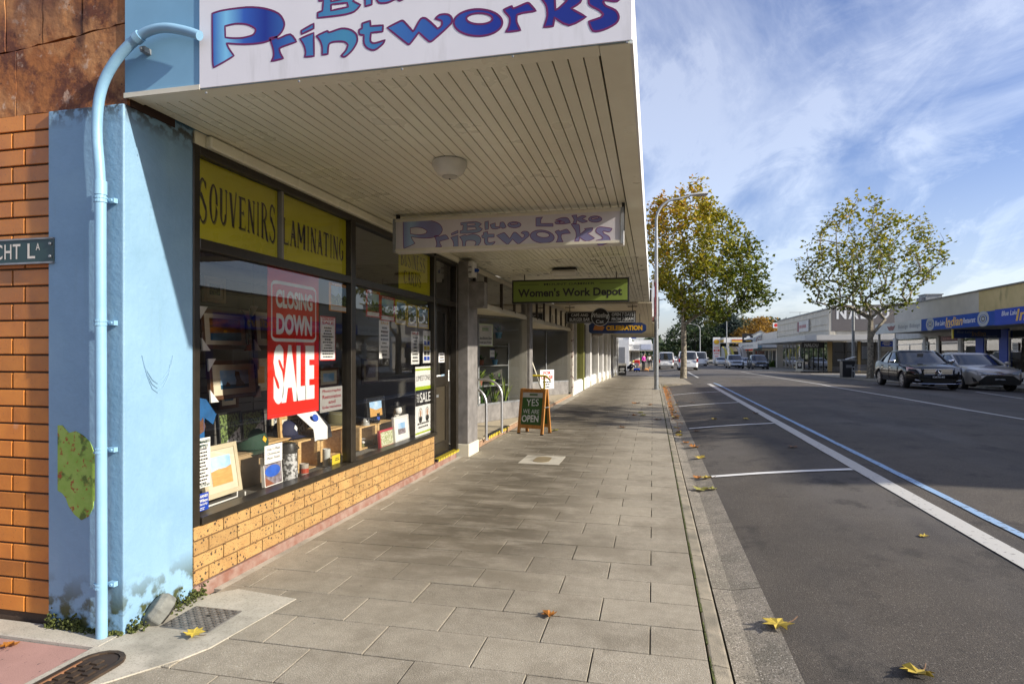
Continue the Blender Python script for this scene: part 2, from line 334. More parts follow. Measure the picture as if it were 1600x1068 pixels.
m_pink = M('pink_concrete_slab', (.40, .23, .19), .85, col2=(.35, .20, .165), vs=5, bump=.6, bs=200, extra=lambda N, L, s, c, B: mixc(N, L, nz(N, L, s, 45, 4, .66, .70, (1, .4, 1)), mixc(N, L, nz(N, L, s, 400, 2, .58, .66), c, (.12, .07, .06), .5), (.05, .04, .035), .8))
m_redbase = M('red_painted_plinth', (.20, .09, .06), .85, col2=(.27, .18, .14), vs=12, bump=.7, bs=80)
m_ground = M('bare_ground', (.16, .15, .12), .95, var=.4, vs=.2)
m_moss = M('moss', (.10, .12, .02), .95, col2=(.035, .04, .01), vs=40, bump=1, bs=90, bd=.01)
# paints, metals
def x_white(N, L, src, cur, B): return mixc(N, L, nz(N, L, src, 16, 6, .56, .75, (1, 1, .18)), cur, (.45, .43, .40), .35)
m_signwhite = M('white_sign_panel', (.78, .755, .76), .35, var=.04, vs=2, bump=.06, bs=5, bd=.01, extra=x_white)
m_soffit = M('cream_soffit_paint', (.82, .79, .62), .30, col2=(.76, .72, .56), vs=2.2, rnd=.03, bump=.08, bs=12, bd=.003, rvar=.12)
m_soffitold = M('peeling_soffit_paint', (.78, .76, .63), .5, col2=(.70, .67, .55), vs=3, rnd=.05, extra=lambda N, L, s, c, B: mixc(N, L, nz(N, L, s, 9, 8, .60, .63, (1, .5, 1)), c, (.17, .15, .11), .8))
m_dark = simple('shadow_gap', (.02, .018, .014), .9)
m_frame = M('dark_bronze_aluminium', (.035, .028, .019), .35, metal=.3, var=.3, vs=12)
m_greypost = M('grey_painted_post', (.22, .205, .19), .6, col2=(.14, .13, .12), vs=7, bump=.3, bs=60)
m_cream = simple('cream_paint', (.62, .58, .46), .6, vs=3); m_white = simple('white_paint', (.72, .71, .68), .5, vs=3)
m_offwhite = simple('off_white_paint', (.60, .58, .53), .6, var=.2, vs=2)
m_steel = M('galvanised_steel', (.30, .31, .31), .5, metal=.5, var=.3, vs=15)
m_alu = M('brushed_rail', (.55, .55, .55), .35, metal=.8, var=.1, vs=15)
m_black = simple('black_plastic', (.012, .012, .012), .4); m_tyre = M('tyre_rubber', (.018, .018, .018), .8, var=.3)
m_yellow = simple('yellow_vinyl', (.86, .80, .03), .35, vs=1.5); m_blacktxt = simple('black_print', (.015, .013, .012), .5)
m_greytxt = simple('grey_print', (.22, .22, .22), .5); m_red = simple('red_print', (.62, .025, .015), .4, vs=2); m_wtxt = simple('white_print', (.80, .80, .78), .5)
m_paper = simple('white_paper', (.80, .79, .76), .7, vs=3); m_purple = simple('purple_print', (.16, .012, .10), .4)
m_blueprint = simple('blue_print', (.04, .10, .45), .4); m_orangeP = simple('orange_print', (.75, .30, .02), .5); m_yel = simple('yellow_paint', (.72, .55, .03), .45)
m_green = simple('green_sign_paint', (.19, .26, .045), .45, vs=2); m_chalk = simple('green_chalkboard', (.035, .10, .02), .6, vs=9); m_wood = M('varnished_pine', (.48, .22, .05), .4, col2=(.36, .14, .03), vs=6, stretch=(8, 8, 1), bump=.2, bs=40)
m_pine = M('raw_pine_slats', (.62, .42, .19), .6, col2=(.45, .27, .10), vs=8, stretch=(6, 1, 6)); m_card = simple('cardboard', (.36, .25, .13), .85, vs=4)
m_navy = simple('navy_paint', (.012, .035, .13), .4); m_royal = simple('royal_blue_panel', (.006, .05, .40), .5, vs=1.5, spec=.25); m_gold = simple('gold_lettering', (.75, .42, .03), .4)
m_glass = glassm('shop_glass', (.97, .97, .95), 1.9); m_farglass = glassm('tinted_shop_glass', (.45, .47, .48), 2.0)
m_interior = simple('dark_interior', (.09, .08, .068), .85, vs=2); m_interior2 = simple('grey_interior_wall', (.34, .32, .27), .85, vs=2); m_carpet = simple('display_base_cloth', (.10, .09, .075), .95)
m_slat = simple('dark_slat_wall', (.12, .112, .10), .6); m_tile = M('cream_entry_tiles', (.45, .38, .26), .5, var=.2, vs=10)
# ---------------------------------------------------------------- lettering
_tc = {}
def tmesh(txt, bold=0.0, shear=0.0):
    k = (txt, bold, shear)
    if k not in _tc:
        cu = bpy.data.curves.new('t', 'FONT'); cu.body = txt; cu.size = 1; cu.resolution_u = 3; cu.offset = bold; cu.shear = shear; cu.fill_mode = 'FRONT' if hasattr(cu, 'fill_mode') else cu.fill_mode
        ob = bpy.data.objects.new('t', cu); me = ob.to_mesh()
        vs = [(v.co.x, v.co.y) for v in me.vertices]; fs = [tuple(p.vertices) for p in me.polygons]
        nz_ = [p.normal.z for p in me.polygons]; fs = [f if z > 0 else f[::-1] for f, z in zip(fs, nz_)]
        ob.to_mesh_clear(); bpy.data.objects.remove(ob); bpy.data.curves.remove(cu)
        xs = [p[0] for p in vs]; ys = [p[1] for p in vs]; x0, x1, y0, y1 = min(xs), max(xs), min(ys), max(ys)
        _tc[k] = ([((x-x0)/(x1-x0), (y-y0)/(y1-y0)) for x, y in vs], fs)
    return _tc[k]
def text(mb, txt, O, U, V, bold=0.0, shear=0.0):   # fills the box O, O+U, O+V
    vs, fs = tmesh(txt, bold, shear); O, U, V = Vector(O), Vector(U), Vector(V)
    mb.add([O+U*x+V*y for x, y in vs], fs); return mb
def el(cx, cy, rx, ry, a0=0, a1=360, n=20): return [(cx+rx*math.cos(math.radians(a0+(a1-a0)*i/n)), cy+ry*math.sin(math.radians(a0+(a1-a0)*i/n))) for i in range(n+(0 if a1-a0 == 360 else 1))]
def arcp(cx, cy, rx, ry, wx, wy, a0, a1, n=12): return el(cx, cy, rx, ry, a0, a1, n)+el(cx, cy, rx-wx, ry-wy, a1, a0, n)
R4 = lambda x0, x1, y0, y1: [(x0, y0), (x1, y0), (x1, y1), (x0, y1)]
DG = lambda xa, ya, xb, yb, w: [(xa-w/2, ya), (xa+w/2, ya), (xb+w/2, yb), (xb-w/2, yb)]
K, TN, SB = .25, .08, .04
SE = lambda x, y, w=.2: R4(x-w, x+w, y-SB/2, y+SB/2)
GLY = {
 'I': [R4(.39, .61, 0, 1), SE(.5, .02), SE(.5, .98)], 'L': [R4(.14, .36, 0, 1), SE(.25, .98), R4(.05, .92, 0, .045), [(.84, .04), (.92, .04), (.92, .2)]],
 'E': [R4(.14, .36, 0, 1), R4(.05, .88, 0, .045), R4(.05, .86, .955, 1), R4(.3, .66, .5, .54), [(.8, .04), (.88, .04), (.9, .2)], [(.78, .96), (.86, .96), (.86, .82)], R4(.62, .68, .44, .6)],
 'N': [R4(.12, .2, 0, 1), R4(.8, .88, 0, 1), DG(.82, 0, .18, 1, K), SE(.16, .02, .14), SE(.84, .98, .14)],
 'M': [R4(.06, .13, 0, 1), R4(.74, .94, 0, 1), DG(.44, .25, .14, 1, .2), DG(.46, .25, .8, 1, .07), SE(.1, .02, .1), SE(.84, .02, .14)],
 'A': [DG(.14, 0, .48, 1, .08), DG(.84, 0, .5, 1, K), R4(.25, .72, .33, .37), SE(.12, .02, .12), SE(.85, .02, .15), el(.45, .45, .12, .05, n=8)],
 'V': [DG(.5, 0, .16, 1, K), DG(.52, 0, .86, 1.08, .08), SE(.16, .98, .16)],
 'U': [R4(.1, .32, .3, 1), R4(.76, .84, .3, 1), arcp(.47, .31, .37, .31, .2, .06, 180, 360), SE(.2, .98, .15), SE(.8, .98, .13)],
 'O': [arcp(.5, .5, .45, .5, .2, .05, 0, 360, 22)], 'C': [arcp(.52, .5, .46, .5, .2, .05, 40, 320, 18), R4(.82, .88, .72, .9)],
 'G': [arcp(.52, .5, .46, .5, .2, .05, 40, 330, 18), R4(.82, .88, .72, .9), R4(.72, .9, .1, .42), SE(.78, .43, .16)],
 'D': [R4(.1, .3, 0, 1), arcp(.28, .5, .66, .5, .2, .05, -90, 90, 14), SE(.2, .02, .15), SE(.2, .98, .15)],
 'B': [R4(.1, .3, 0, 1), arcp(.28, .74, .5, .26, .18, .04, -90, 90, 12), arcp(.28, .26, .6, .26, .2, .04, -90, 90, 12), SE(.2, .02, .15), SE(.2, .98, .15)],
 'R': [R4(.1, .3, 0, 1), arcp(.28, .74, .54, .26, .18, .04, -90, 90, 12), DG(.88, -.04, .5, .5, K), SE(.2, .02, .15), SE(.2, .98, .15), SE(.92, -.03, .1)],
 'S': [arcp(.47, .74, .36, .26, .12, .05, 20, 235, 12), arcp(.5, .25, .4, .26, .14, .05, -155, 50, 12), [(.18, .62), (.36, .68), (.86, .38), (.74, .28)], R4(.74, .8, .78, .95), R4(.08, .14, .05, .24)],
 'T': [R4(.39, .61, 0, 1), R4(.04, .96, .955, 1), R4(.04, .1, .82, .97), R4(.9, .96, .82, .97), SE(.5, .02)], ' ': []}
def serif_text(mb, txt, O, U, V, gap=.12, dy=0.0, grow=0.0):
    O, U, V = Vector(O), Vector(U), Vector(V); wd = [1.35 if c == 'M' else .55 if c == 'I' else .5 if c == ' ' else 1 for c in txt]
    tot = sum(wd)+gap*(len(txt)-1); x = 0
    for i, c in enumerate(txt):
        w = wd[i]; cen = abs((x+w/2)/tot-.5)*2; hh = 1+grow*cen*cen; y0 = -grow*cen*cen*.5
        for pl in GLY[c]:
            mb.poly([(p[0], p[1]) for p in pl], O+U*(x/tot)+V*(dy+y0), U*(w/tot), V*hh)
        x += w+gap
def smooth(pts, n=3):
    m = len(pts); out = []
    for i in range(m):
        p0, p1, p2, p3 = (Vector(pts[(i+k-1) % m]) for k in range(4))
        a = (p1-p0); b = (p2-p1); c = (p3-p2)
        k1 = .9 if a.length and b.length and a.normalized().dot(b.normalized()) > .35 else 0
        k2 = .9 if c.length and b.length and c.normalized().dot(b.normalized()) > .35 else 0
        t1 = (p2-p0)*.5*k1; t2 = (p3-p1)*.5*k2; ml = b.length*1.2
        if t1.length > ml: t1 = t1.normalized()*ml
        if t2.length > ml: t2 = t2.normalized()*ml
        for j in range(n):
            t = j/n; out.append((2*t**3-3*t*t+1)*p1+(t**3-2*t*t+t)*t1+(-2*t**3+3*t*t)*p2+(t**3-t*t)*t2)
    return [(p.x, p.y) for p in out]
def lines(mb, O, U, V, rows, fill=.55, seed=1, w0=.5, w1=.95, centre=True):   # rows of print too small to read
    r = random.Random(seed); O, U, V = Vector(O), Vector(U), Vector(V)
    for i in range(rows):
        w = r.uniform(w0, w1); x0 = (1-w)/2 if centre else 0; y = 1-(i+.5)/rows; h = fill/rows/2; x = x0
        while x < x0+w-.03:
            q = min(r.uniform(.05, .16), x0+w-x); mb.poly(R4(x, x+q, y-h, y+h), O, U, V); x += q+.03
# ================================================================ the setting
XF = -2.46           # shop front plane
def sheet(name, xs, ys, hf, mat, kind='structure', parent=None):
    mb = MB(); n = len(xs)
    mb.v = [(x, y, hf(x, y)) for y in ys for x in xs]
    mb.f = [(j*n+i, j*n+i+1, (j+1)*n+i+1, (j+1)*n+i) for j in range(len(ys)-1) for i in range(n-1)]; mb.mi = [0]*len(mb.f)
    return mb.build(name, mat, parent, kind=kind, smooth=True)
YS = [-25, -10, 0, 5, 10, 15, 20, 26, 28, 30, 33, 36, 40, 45, 50, 56, 62, 70, 80, 90, 105, 120, 140, 170, 210, 260, 330, 420]
sheet('ground', [-3000, -400, -60, -20, -8, 0, 8, 18, 30, 60, 400, 3000], YS+[700, 1500, 5000], lambda x, y: slope(y)-.32, m_ground)
XR = [.63, .9, 1.4, 1.85, 2.3, 3.1, 4, 5.4, 6.7, 8, 9, 10.2, 11.4, 12.5, 13.5, 13.9]
sheet('road', XR, YS, lambda x, y: rz(x, y), m_asph)
sheet('side_road', [13.9, 16, 20, 40, 80], [53.5, 56, 60, 64.5], lambda x, y: rz(13.9, y), m_asph)
sheet('side_road', [-80, -20, -2.2, 0, .64], [44.6, 48, 52, 58, 65], lambda x, y: slope(y)-.095, m_asph)
# gutter and kerb in cast lengths
mg = thing('gutter', None, None, (.5, 10, -.1)); tag(mg, kind='structure'); mk = thing('kerb', None, None, (.3, 10, 0)); tag(mk, kind='structure')
def gut(y0, y1):
    mb = MB(); p = [(.36, -.118), (.47, -.122), (.645, -.09)]
    vs = [(x, y, h+slope(y)) for y in (y0, y1) for x, h in p]; vs += [(x, y, h+slope(y)-.15) for y in (y0, y1) for x, h in p]
    mb.add(vs, [(0, 1, 4, 3), (1, 2, 5, 4), (6, 9, 10, 7), (0, 6, 7, 1), (1, 7, 8, 2), (3, 4, 10, 9), (4, 5, 11, 10), (2, 8, 11, 5)]); return mb
y = 1.0
while y < 26.4:
    gut(y+.006, y+1.494).build('gutter_length', m_gutter, mg); y += 1.5
y = .7; random.seed(3)
while y < 26.6:
    L_ = .62+random.random()*.2; y1 = min(y+L_, 26.9)
    MB().add([(.245, y+.004, -.2), (.35, y+.004, -.2), (.35, y1-.004, -.2), (.245, y1-.004, -.2), (.245, y+.004, -.004), (.325, y+.004, -.012), (.325, y1-.004, -.012), (.245, y1-.004, -.004)],
        [(0, 3, 2, 1), (4, 5, 6, 7), (0, 1, 5, 4), (1, 2, 6, 5), (2, 3, 7, 6), (3, 0, 4, 7)]).build('kerb_stone', m_kerb, mk, bev=.012, seg=2); y = y1
mb = MB()
for i in range(len(YS)-1):
    a, b = YS[i], YS[i+1]
    if b <= 36 or b > 45 and a < 65: continue
    mb.add([(.24, a, slope(a)), (.36, a, slope(a)-.01), (.36, b, slope(b)-.01), (.24, b, slope(b)), (.36, a, slope(a)-.3), (.36, b, slope(b)-.3)], [(0, 1, 2, 3), (1, 4, 5, 2)])
mb.build('kerb', m_kerb, kind='structure')
mb = MB(); [mb.box(.2425, .2425+.004+.007*random.random(), y_, y_+.11, -.06, -.003+.004*random.random()) for y_ in [.7+.12*k for k in range(212)] if random.random() < .75]; mb.build('moss_line_along_kerb', m_moss, kind='stuff')
# footpath: pavers one by one
fp = thing('footpath', None, None, (-1.1, 8, 0)); tag(fp, kind='structure')
MB().box(-2.6, .24, -6, 26.9, -.25, -.022).build('paver_bed', m_joint, fp)
PW, PD = .502, .293; pm = {}
def paver_mesh(w, d):
    k = (round(w, 3), round(d, 3))
    if k not in pm:
        b = MB(local=True); b.box(-w/2+.003, w/2-.003, -d/2+.0038, d/2-.0038, -.05, 0); o = b.build('paver', m_paver, fp, bev=.002); pm[k] = (o, True)
    return k
count = 0; rest = MB(); random.seed(11); row = 0; y = 1.35
covers = [(-2.1, 2.3, -1.9, 3.05), (-1.60, 7.28, -1.10, 7.88)]
while y < 26.6:
    x1 = .238; first = True
    while x1 > -2.36:
        w = PW/2 if (first and row % 2) else PW
        x0 = max(x1-w, -2.40); first = False
        if x1-x0 < .05: break
        cx, cy, cz = (x0+x1)/2, y+PD/2, random.uniform(-.0022, .0012)
        if count < 299:
            k = paver_mesh(x1-x0, PD); o, new = pm[k]
            if new: pm[k] = (o, False)
            else: o = o.copy(); C.objects.link(o)
            o.location = Vector((cx, cy, cz))-fp.location; o.rotation_euler = (random.uniform(-.003, .003), random.uniform(-.003, .003), random.uniform(-.002, .002)); count += 1
        else: rest.box(x0+.003, x1-.003, y+.003, y+PD-.003, -.04, cz)
        x1 = x0
    y += PD; row += 1
rest.build('paver', m_paver, fp, kind='stuff')
mb = MB()
for a, b in [(26.9, 30), (30, 36), (36, 44.6)] : mb.add([(-2.6, a, slope(a)), (.24, a, slope(a)), (.24, b, slope(b)), (-2.6, b, slope(b))], [(0, 1, 2, 3)])
for a, b in zip(YS[YS.index(70)-1:], YS[YS.index(70):]): a = max(a, 65); mb.add([(-2.6, a, slope(a)), (.24, a, slope(a)), (.24, b, slope(b)), (-2.6, b, slope(b))], [(0, 1, 2, 3)])
mb.build('footpath', m_paver, kind='structure')
# kerb build-out with the street tree
def buildout(name, pts, hf, mat=m_paver, kh=.13):
    mb = MB(); n = len(pts); top = [(x, y, hf(x, y)+.0) for x, y in pts]; bot = [(x, y, hf(x, y)-kh-.2) for x, y in pts]
    tr = tessellate_polygon([[Vector((x, y, 0)) for x, y in pts]]); ts = []
    for t in tr:
        a, b, c = (Vector(pts[i]) for i in t); ts.append(tuple(t) if (b-a).cross(c-a) > 0 else tuple(t[::-1]))
    mb.add(top, ts); mb.build(name, mat, kind='structure')
    ks = MB(); c = Vector((sum(p[0] for p in pts)/n, sum(p[1] for p in pts)/n))
    inn = [tuple(Vector(p)+(c-Vector(p)).normalized()*.14) for p in pts]
    ks.add([(x, y, hf(x, y)+.004) for x, y in inn]+[(x, y, hf(x, y)+.004) for x, y in pts]+bot, [(i, n+i, n+(i+1) % n, (i+1) % n) for i in range(n)]+[(n+i, 2*n+i, 2*n+(i+1) % n, n+(i+1) % n) for i in range(n)])
    ks.build('kerb', m_kerb, kind='structure')
buildout('paved_buildout', [(.2, 26.9), (1.0, 27.1), (1.9, 27.6), (2.55, 28.4), (2.8, 29.6), (2.8, 35.5), (2.55, 37), (1.6, 38.4), (.8, 39), (.2, 39.1)], lambda x, y: slope(y)+.002)
# far side: footpath, kerb, build-out
def hfar(x, y): return slope(y)-.02
mb = MB(); prev = None
for a, b in zip(YS, YS[1:]):
    if a >= 50 and b <= 62 or a < 0: continue
    b2 = min(b, 53.4) if a < 53 else b; a2 = max(a, 64.6) if 60 < a < 70 else a
    mb.add([(13.9, a2, hfar(0, a2)), (26, a2, hfar(0, a2)), (26, b2, hfar(0, b2)), (13.9, b2, hfar(0, b2)), (13.9, a2, hfar(0, a2)-.3), (13.9, b2, hfar(0, b2)-.3)], [(0, 1, 2, 3), (4, 0, 3, 5)])
mb.add([(13.9, 50, hfar(0, 50)), (26, 50, hfar(0, 50)), (26, 53.5, hfar(0, 53.5)), (13.9, 53.5, hfar(0, 53.5)), (13.9, 53.5, -.9), (26, 53.5, -.9), (13.9, 50, -.9)], [(0, 1, 2, 3), (3, 2, 5, 4), (6, 0, 3, 4)])
mb.build('footpath', m_conc, kind='structure')
buildout('paved_buildout', [(13.95, 33), (12.6, 33.4), (11.7, 34.4), (11.3, 36), (11.5, 42), (11.7, 50.5), (12.3, 53), (13.95, 54.2)][::-1], lambda x, y: hfar(x, y)+.002)
buildout('paved_buildout', [(13.95, 64), (11.6, 65), (10.4, 67), (10.3, 80), (11.2, 86), (13.95, 88)][::-1], lambda x, y: hfar(x, y)+.002)
# painted lines
def line(pts, w, mat, name='road_line', dz=.006, rag=0):
    mb = MB(); P = [Vector(p) for p in pts]; L_ = []; seg = []
    for a, b in zip(P, P[1:]):
        n = max(1, int((b-a).length/(.12 if rag > .05 and w < .1 and (b-a).length < 4 else .4))); seg += [a.lerp(b, i/n) for i in range(n)]
    seg.append(P[-1]); r = random.Random(5)
    vs = []
    for i, p in enumerate(seg):
        d = (seg[min(i+1, len(seg)-1)]-seg[max(0, i-1)]).normalized(); q = Vector((-d.y, d.x))
        for s_ in (1, .33, -.33, -1):
            t = p+q*w/2*(s_+r.uniform(-rag, rag)); vs.append((t.x, t.y, rz(t.x, t.y)+dz))
    mb.add(vs, [(i*4+k+1, (i+1)*4+k+1, (i+1)*4+k, i*4+k) for i in range(len(seg)-1) for k in range(3)]); return mb.build(name, mat, kind='structure', smooth=True)
def gr(px, py):     # pixel to road surface
    z_ = -.05
    for _ in range(12): p = atZ(px, py, z_); z_ = .5*z_+.5*rz(p.x, p.y)
    return (p.x, p.y)
m_whiteline2 = simple('brightened_road_paint', (.80, .79, .75), .7)  # white raised in the colour so bay dividers read bright in the shade
bx = gr(1600, 877)[0]
line([(bx, 1.5), (bx, 26.6)], .15, m_whiteline, rag=.03)
bx2 = gr(1600, 838)[0]; line([(bx2, 1.5), (bx2, 27.5)], .075, m_blueline, rag=.12)
for a, b in (((1115, 745), (1325, 727)), ((1075, 670), (1208, 657)), ((1062, 635), (1150, 627)), ((1052, 617), (1118, 611))):
    p = gr(*a); line([(.66, p[1]), (bx-.09, p[1]+.12)], .10, m_whiteline2, rag=.055, dz=.010)
line([(5.1, 2), (6.95, 12.0), (6.85, 24), (6.55, 36), (6.4, 42)], .10, m_whiteline)if False else line([gr(1700, 671), gr(1600, 655), gr(1510, 640), gr(1400, 620.5), gr(1300, 604), gr(1200, 587.5), gr(1158, 580.5)], .10, m_whiteline)
line([gr(1130, 575.5), gr(1095, 569)], .12, m_whiteline); line([gr(1091, 590), gr(1075, 581)], .12, m_whiteline)
line([gr(1600, 623), gr(1525, 612)], .10, m_whiteline); line([(14.6, 55.5), (15.6, 60)], .4, m_whiteline)
# near corner ground: pink lane slab, concrete apron, covers
MB().box(-6, -2.50, -6, 2.30, -.25, -.012).build('lane_slab', m_pink, kind='structure')
ap = thing('concrete_apron', None, None, (-2.3, 2.3, 0)); tag(ap, kind='structure')
MB().add([(-2.49, -4, .004), (-2.20, -4, .004), (-2.19, 2.05, .004), (-2.02, 2.30, .004), (-1.97, 2.42, .004), (-1.9, 3.0, .004), (-2.06, 3.02, .004), (-2.30, 3.05, .004), (-2.46, 2.9, .004), (-2.49, 2.40, .004)]+[(-2.49, -4, -.2), (-2.20, -4, -.2), (-2.19, 2.05, -.2), (-2.02, 2.30, -.2), (-1.97, 2.42, -.2), (-1.9, 3.0, -.2), (-2.06, 3.02, -.2), (-2.30, 3.05, -.2), (-2.46, 2.9, -.2), (-2.49, 2.40, -.2)],
    [tuple(range(10))]+[(i, 10+i, 10+(i+1) % 10, (i+1) % 10)[::-1] for i in range(10)]).build('apron_slab', m_conc, ap)
MB().box(-3.7, -2.47, 2.305, 2.44, -.2, .006).build('apron_strip', m_conc, ap, bev=.006)
MB().box(-2.47, -2.31, 3.04, 8.1, -.2, -.004).build('apron_strip', m_conc, ap)
MB().box(-2.62, -2.25, 11.9, 19.2, -.2, .003).build('apron_strip', m_conc, ap)
m_iron = M('rusty_cast_iron', (.10, .065, .04), .6, metal=.5, col2=(.05, .035, .025), vs=18, bump=.5, bs=90)
m_plate = M('grey_steel_plate', (.22, .21, .19), .5, metal=.5, var=.3, vs=14)
dr = thing('drain_cover', 'rusty cast iron drain cover with rounded ends in the concrete by the lane', 'drain cover', (-2.335, 2.0, .004))
def stad(cx, cy, w, l, n=8): return [(cx+w*math.cos(math.pi*i/n), cy+l+w*math.sin(math.pi*i/n)) for i in range(n+1)]+[(cx+w*math.cos(math.pi+math.pi*i/n), cy-l+w*math.sin(math.pi+math.pi*i/n)) for i in range(n+1)]
MB().poly(stad(-2.335, 1.88, .10, .30), (0, 0, .016), (1, 0, 0), (0, 1, 0), th=.02, holes=[stad(-2.335, 1.88, .08, .30)[::-1]]).build('rim', m_iron, dr)
MB().poly(stad(-2.335, 1.88, .078, .30), (0, 0, .010), (1, 0, 0), (0, 1, 0), th=.01).build('plate', simple('dark_rust', (.035, .022, .015), .8), dr)
for k in range(3):
    mb = MB()
    for j in range(11): yy = 1.58+j*.055+(.027 if k % 2 else 0); mb.box(-2.395+k*.043, -2.395+k*.043+.032, yy, yy+.038, .0, .0175)
    mb.build('tread_row', m_iron, dr)
MB().box(-2.36-.046, -2.36-.038, 1.56, 2.16, 0, .019).build('bar', simple('rust', (.24, .11, .05), .8), dr)
cv = thing('access_cover', 'square chequer plate access cover set in concrete below the blue pillar', 'cover', (-2.2, 2.72, .004))
MB().box(-2.36, -2.08, 2.54, 2.79, -.05, .008).build('plate', m_plate, cv, bev=.003)
mb = MB()
for i in range(11):
    for j in range(10):
        cx, cy = -2.343+i*.0245, 2.555+j*.0242; s_ = 1 if (i+j) % 2 else -1
        mb.poly([(cx-.009, cy-.002*s_-.004*s_), (cx, cy-.004), (cx+.009, cy+.006*s_), (cx, cy+.004)], (0, 0, .0115), (1, 0, 0), (0, 1, 0), th=.004)
mb.build('tread_lug', m_plate, cv, kind='stuff')
MB().box(-2.215, -2.195, 2.69, 2.70, .008, .0118).build('lift_slot', m_dark, cv)
cv2 = thing('access_cover', 'small rectangular service cover with pale border in the pavers near the open sandwich board', 'cover', (-1.35, 7.58, .004))
MB().box(-1.60, -1.10, 7.28, 7.88, -.002, .004).build('surround', m_conc, cv2); MB().poly(stad(-1.35, 7.58, .10, .10), (0, 0, .008), (1, 0, 0), (0, 1, 0), th=.006).build('plate', M('ochre_cover', (.22, .17, .09), .8), cv2)
# broken grey cap lump and moss at the pillar foot
r = random.Random(4)
def lumpy(c, rx, ry, rz_, n1=7, n2=5, j=.25, seed=1):
    r = random.Random(seed); mb = MB(); vs = []
    for i in range(n2+1):
        t = math.pi*i/n2
        for k in range(n1):
            a = 2*math.pi*k/n1; q = 1+r.uniform(-j, j); vs.append((c[0]+rx*q*math.sin(t)*math.cos(a), c[1]+ry*q*math.sin(t)*math.sin(a), c[2]+rz_*q*math.cos(t)))
    mb.rec = True; mb.add(vs, [(i*n1+k, (i+1)*n1+k, (i+1)*n1+(k+1) % n1, i*n1+(k+1) % n1) for i in range(n2) for k in range(n1)]); return mb
cap = thing('broken_gully_cap', 'broken grey concrete gully cap leaning at the foot of the blue pillar', 'rubble', (-2.36, 2.66, 0))
mb = MB(); c0 = atZ(282, 952, .005); n = 10
prof = [(.085, 0), (.088, .05), (.07, .075), (.02, .085)]
mb.lathe(prof[:], (0, 0, 0), 9); Mx = Matrix.Translation((-2.40, 2.62, .03)) @ Matrix.Rotation(-.75, 4, 'Y') @ Matrix.Rotation(.5, 4, 'X')
mb.v = [tuple(Mx @ Vector(p)) for p in mb.v]; mb.build('cap_shell', M('weathered_grey_cement', (.22, .22, .19), .9, var=.4, vs=20, bump=.8, bs=60), cap, bev=.004)
mb = MB(); mb.lathe([(.06, -.012), (.062, -.003)], (0, 0, 0), 9); mb.v = [tuple(Mx @ Vector(p)) for p in mb.v]; mb.build('cap_hollow', m_dark, cap)
mb = MB(); r = random.Random(9)
for i in range(1000):
    t = r.random(); 
    if t < .45: px_, py_ = -2.455+abs(r.gauss(0, .03)), r.uniform(2.44, 2.95)
    elif t < .8: px_, py_ = r.uniform(-2.9, -2.7), 2.425-abs(r.gauss(0, .012))
    else: px_, py_ = r.uniform(-2.7, -2.46), 2.43-abs(r.gauss(0, .015))
    s_ = r.uniform(.003, .008); hgt = abs(r.gauss(0, .028)) if t < .8 else r.uniform(0, .02)
    b = lumpy((px_, py_, hgt), s_, s_, s_, 5, 3, .3, i); mb.add(b.v, b.f)
mb.build('moss_at_pillar_foot', m_moss, kind='stuff')

# ================================================================ corner shop (near left building)
shop = thing('corner_shop', 'nearest shop on the left with orange brick lane wall, pale blue pillar and cream awning', 'building', (-2.7, 3, 0))
lw = MB(); lw.box(-6, -2.905, 2.462, 2.75, -.1, 2.53); lw.build('lane_wall', m_mortar, shop)
bw = None; bh = None; lwo = shop.children[-1] if len(shop.children) else None
lane_wall = [o for o in C.objects if o.name.startswith('lane_wall')][0]
def brick_mesh(w, h, mat, name='brick', parent=None):
    b = MB(local=True); b.box(-w/2, w/2, -.012, .03, -h/2, h/2); return b.build(name, mat, parent, bev=.0025)
def lay(parent, w, h, mat, places, flipX=False):
    o = None; base = worldm(parent).translation
    for (x, y, z) in places:
        if o is None: o = brick_mesh(w, h, mat, 'brick', parent); c = o
        else: c = o.copy(); C.objects.link(c)
        c.location = Vector((x, y, z))-base; c.rotation_euler = (0, random.uniform(-.004, .004), math.pi/2 if flipX else 0)
fulls, parts_, tiny = [], [], []
for i in range(29):
    z = .045+i*.0863+.04; x = -2.912
    if i % 2 == 0: w = .158; parts_.append((x-w/2, 2.462, z)); x -= w+.010
    while x > -3.62: fulls.append((x-.118, 2.462, z)); x -= .236+.010
random.seed(5)
lay(lane_wall, .236, .0765, m_obrick, fulls); lay(lane_wall, .158, .0765, m_obrick, parts_)
# weathered stone wall above: blocks with open cracks
st = MB(); st.box(-6, -2.455, 2.47, 2.75, 2.533, 5.2); stw = st.build('stone_wall', simple('crack_shadow', (.03, .012, .006), .9), shop)
def wob(a, b, n, amp, r):
    a, b = Vector(a), Vector(b); d = b-a; q = Vector((-d.y, d.x)).normalized()
    return [tuple(a+d*(i/n)+q*(r.uniform(-amp, amp) if i else 0)) for i in range(n)]
def block(x0, x1, z00, z01, z10, z11, seed):   # z00: bottom left, z01 bottom right, z10 top left, z11 top right
    r = random.Random(seed); g = .003
    pts = wob((x0+g, z00+g), (x1-g, z01+g), 8, .006, r)+wob((x1-g, z01+g), (x1-g, z11-g), 6, .004, r)+wob((x1-g, z11-g), (x0+g, z10-g), 8, .006, r)+wob((x0+g, z10-g), (x0+g, z00+g), 6, .004, r)
    mb = MB(); mb.poly(pts, (0, 2.452+r.uniform(-.003, .003), 0), (1, 0, 0), (0, 0, 1), th=.04); mb.build('stone_block', m_plaster, stw)
block(-3.75, -3.13, 2.535, 2.535, 2.84, 2.87, 1); block(-3.13, -2.458, 2.535, 2.535, 2.87, 2.93, 2)
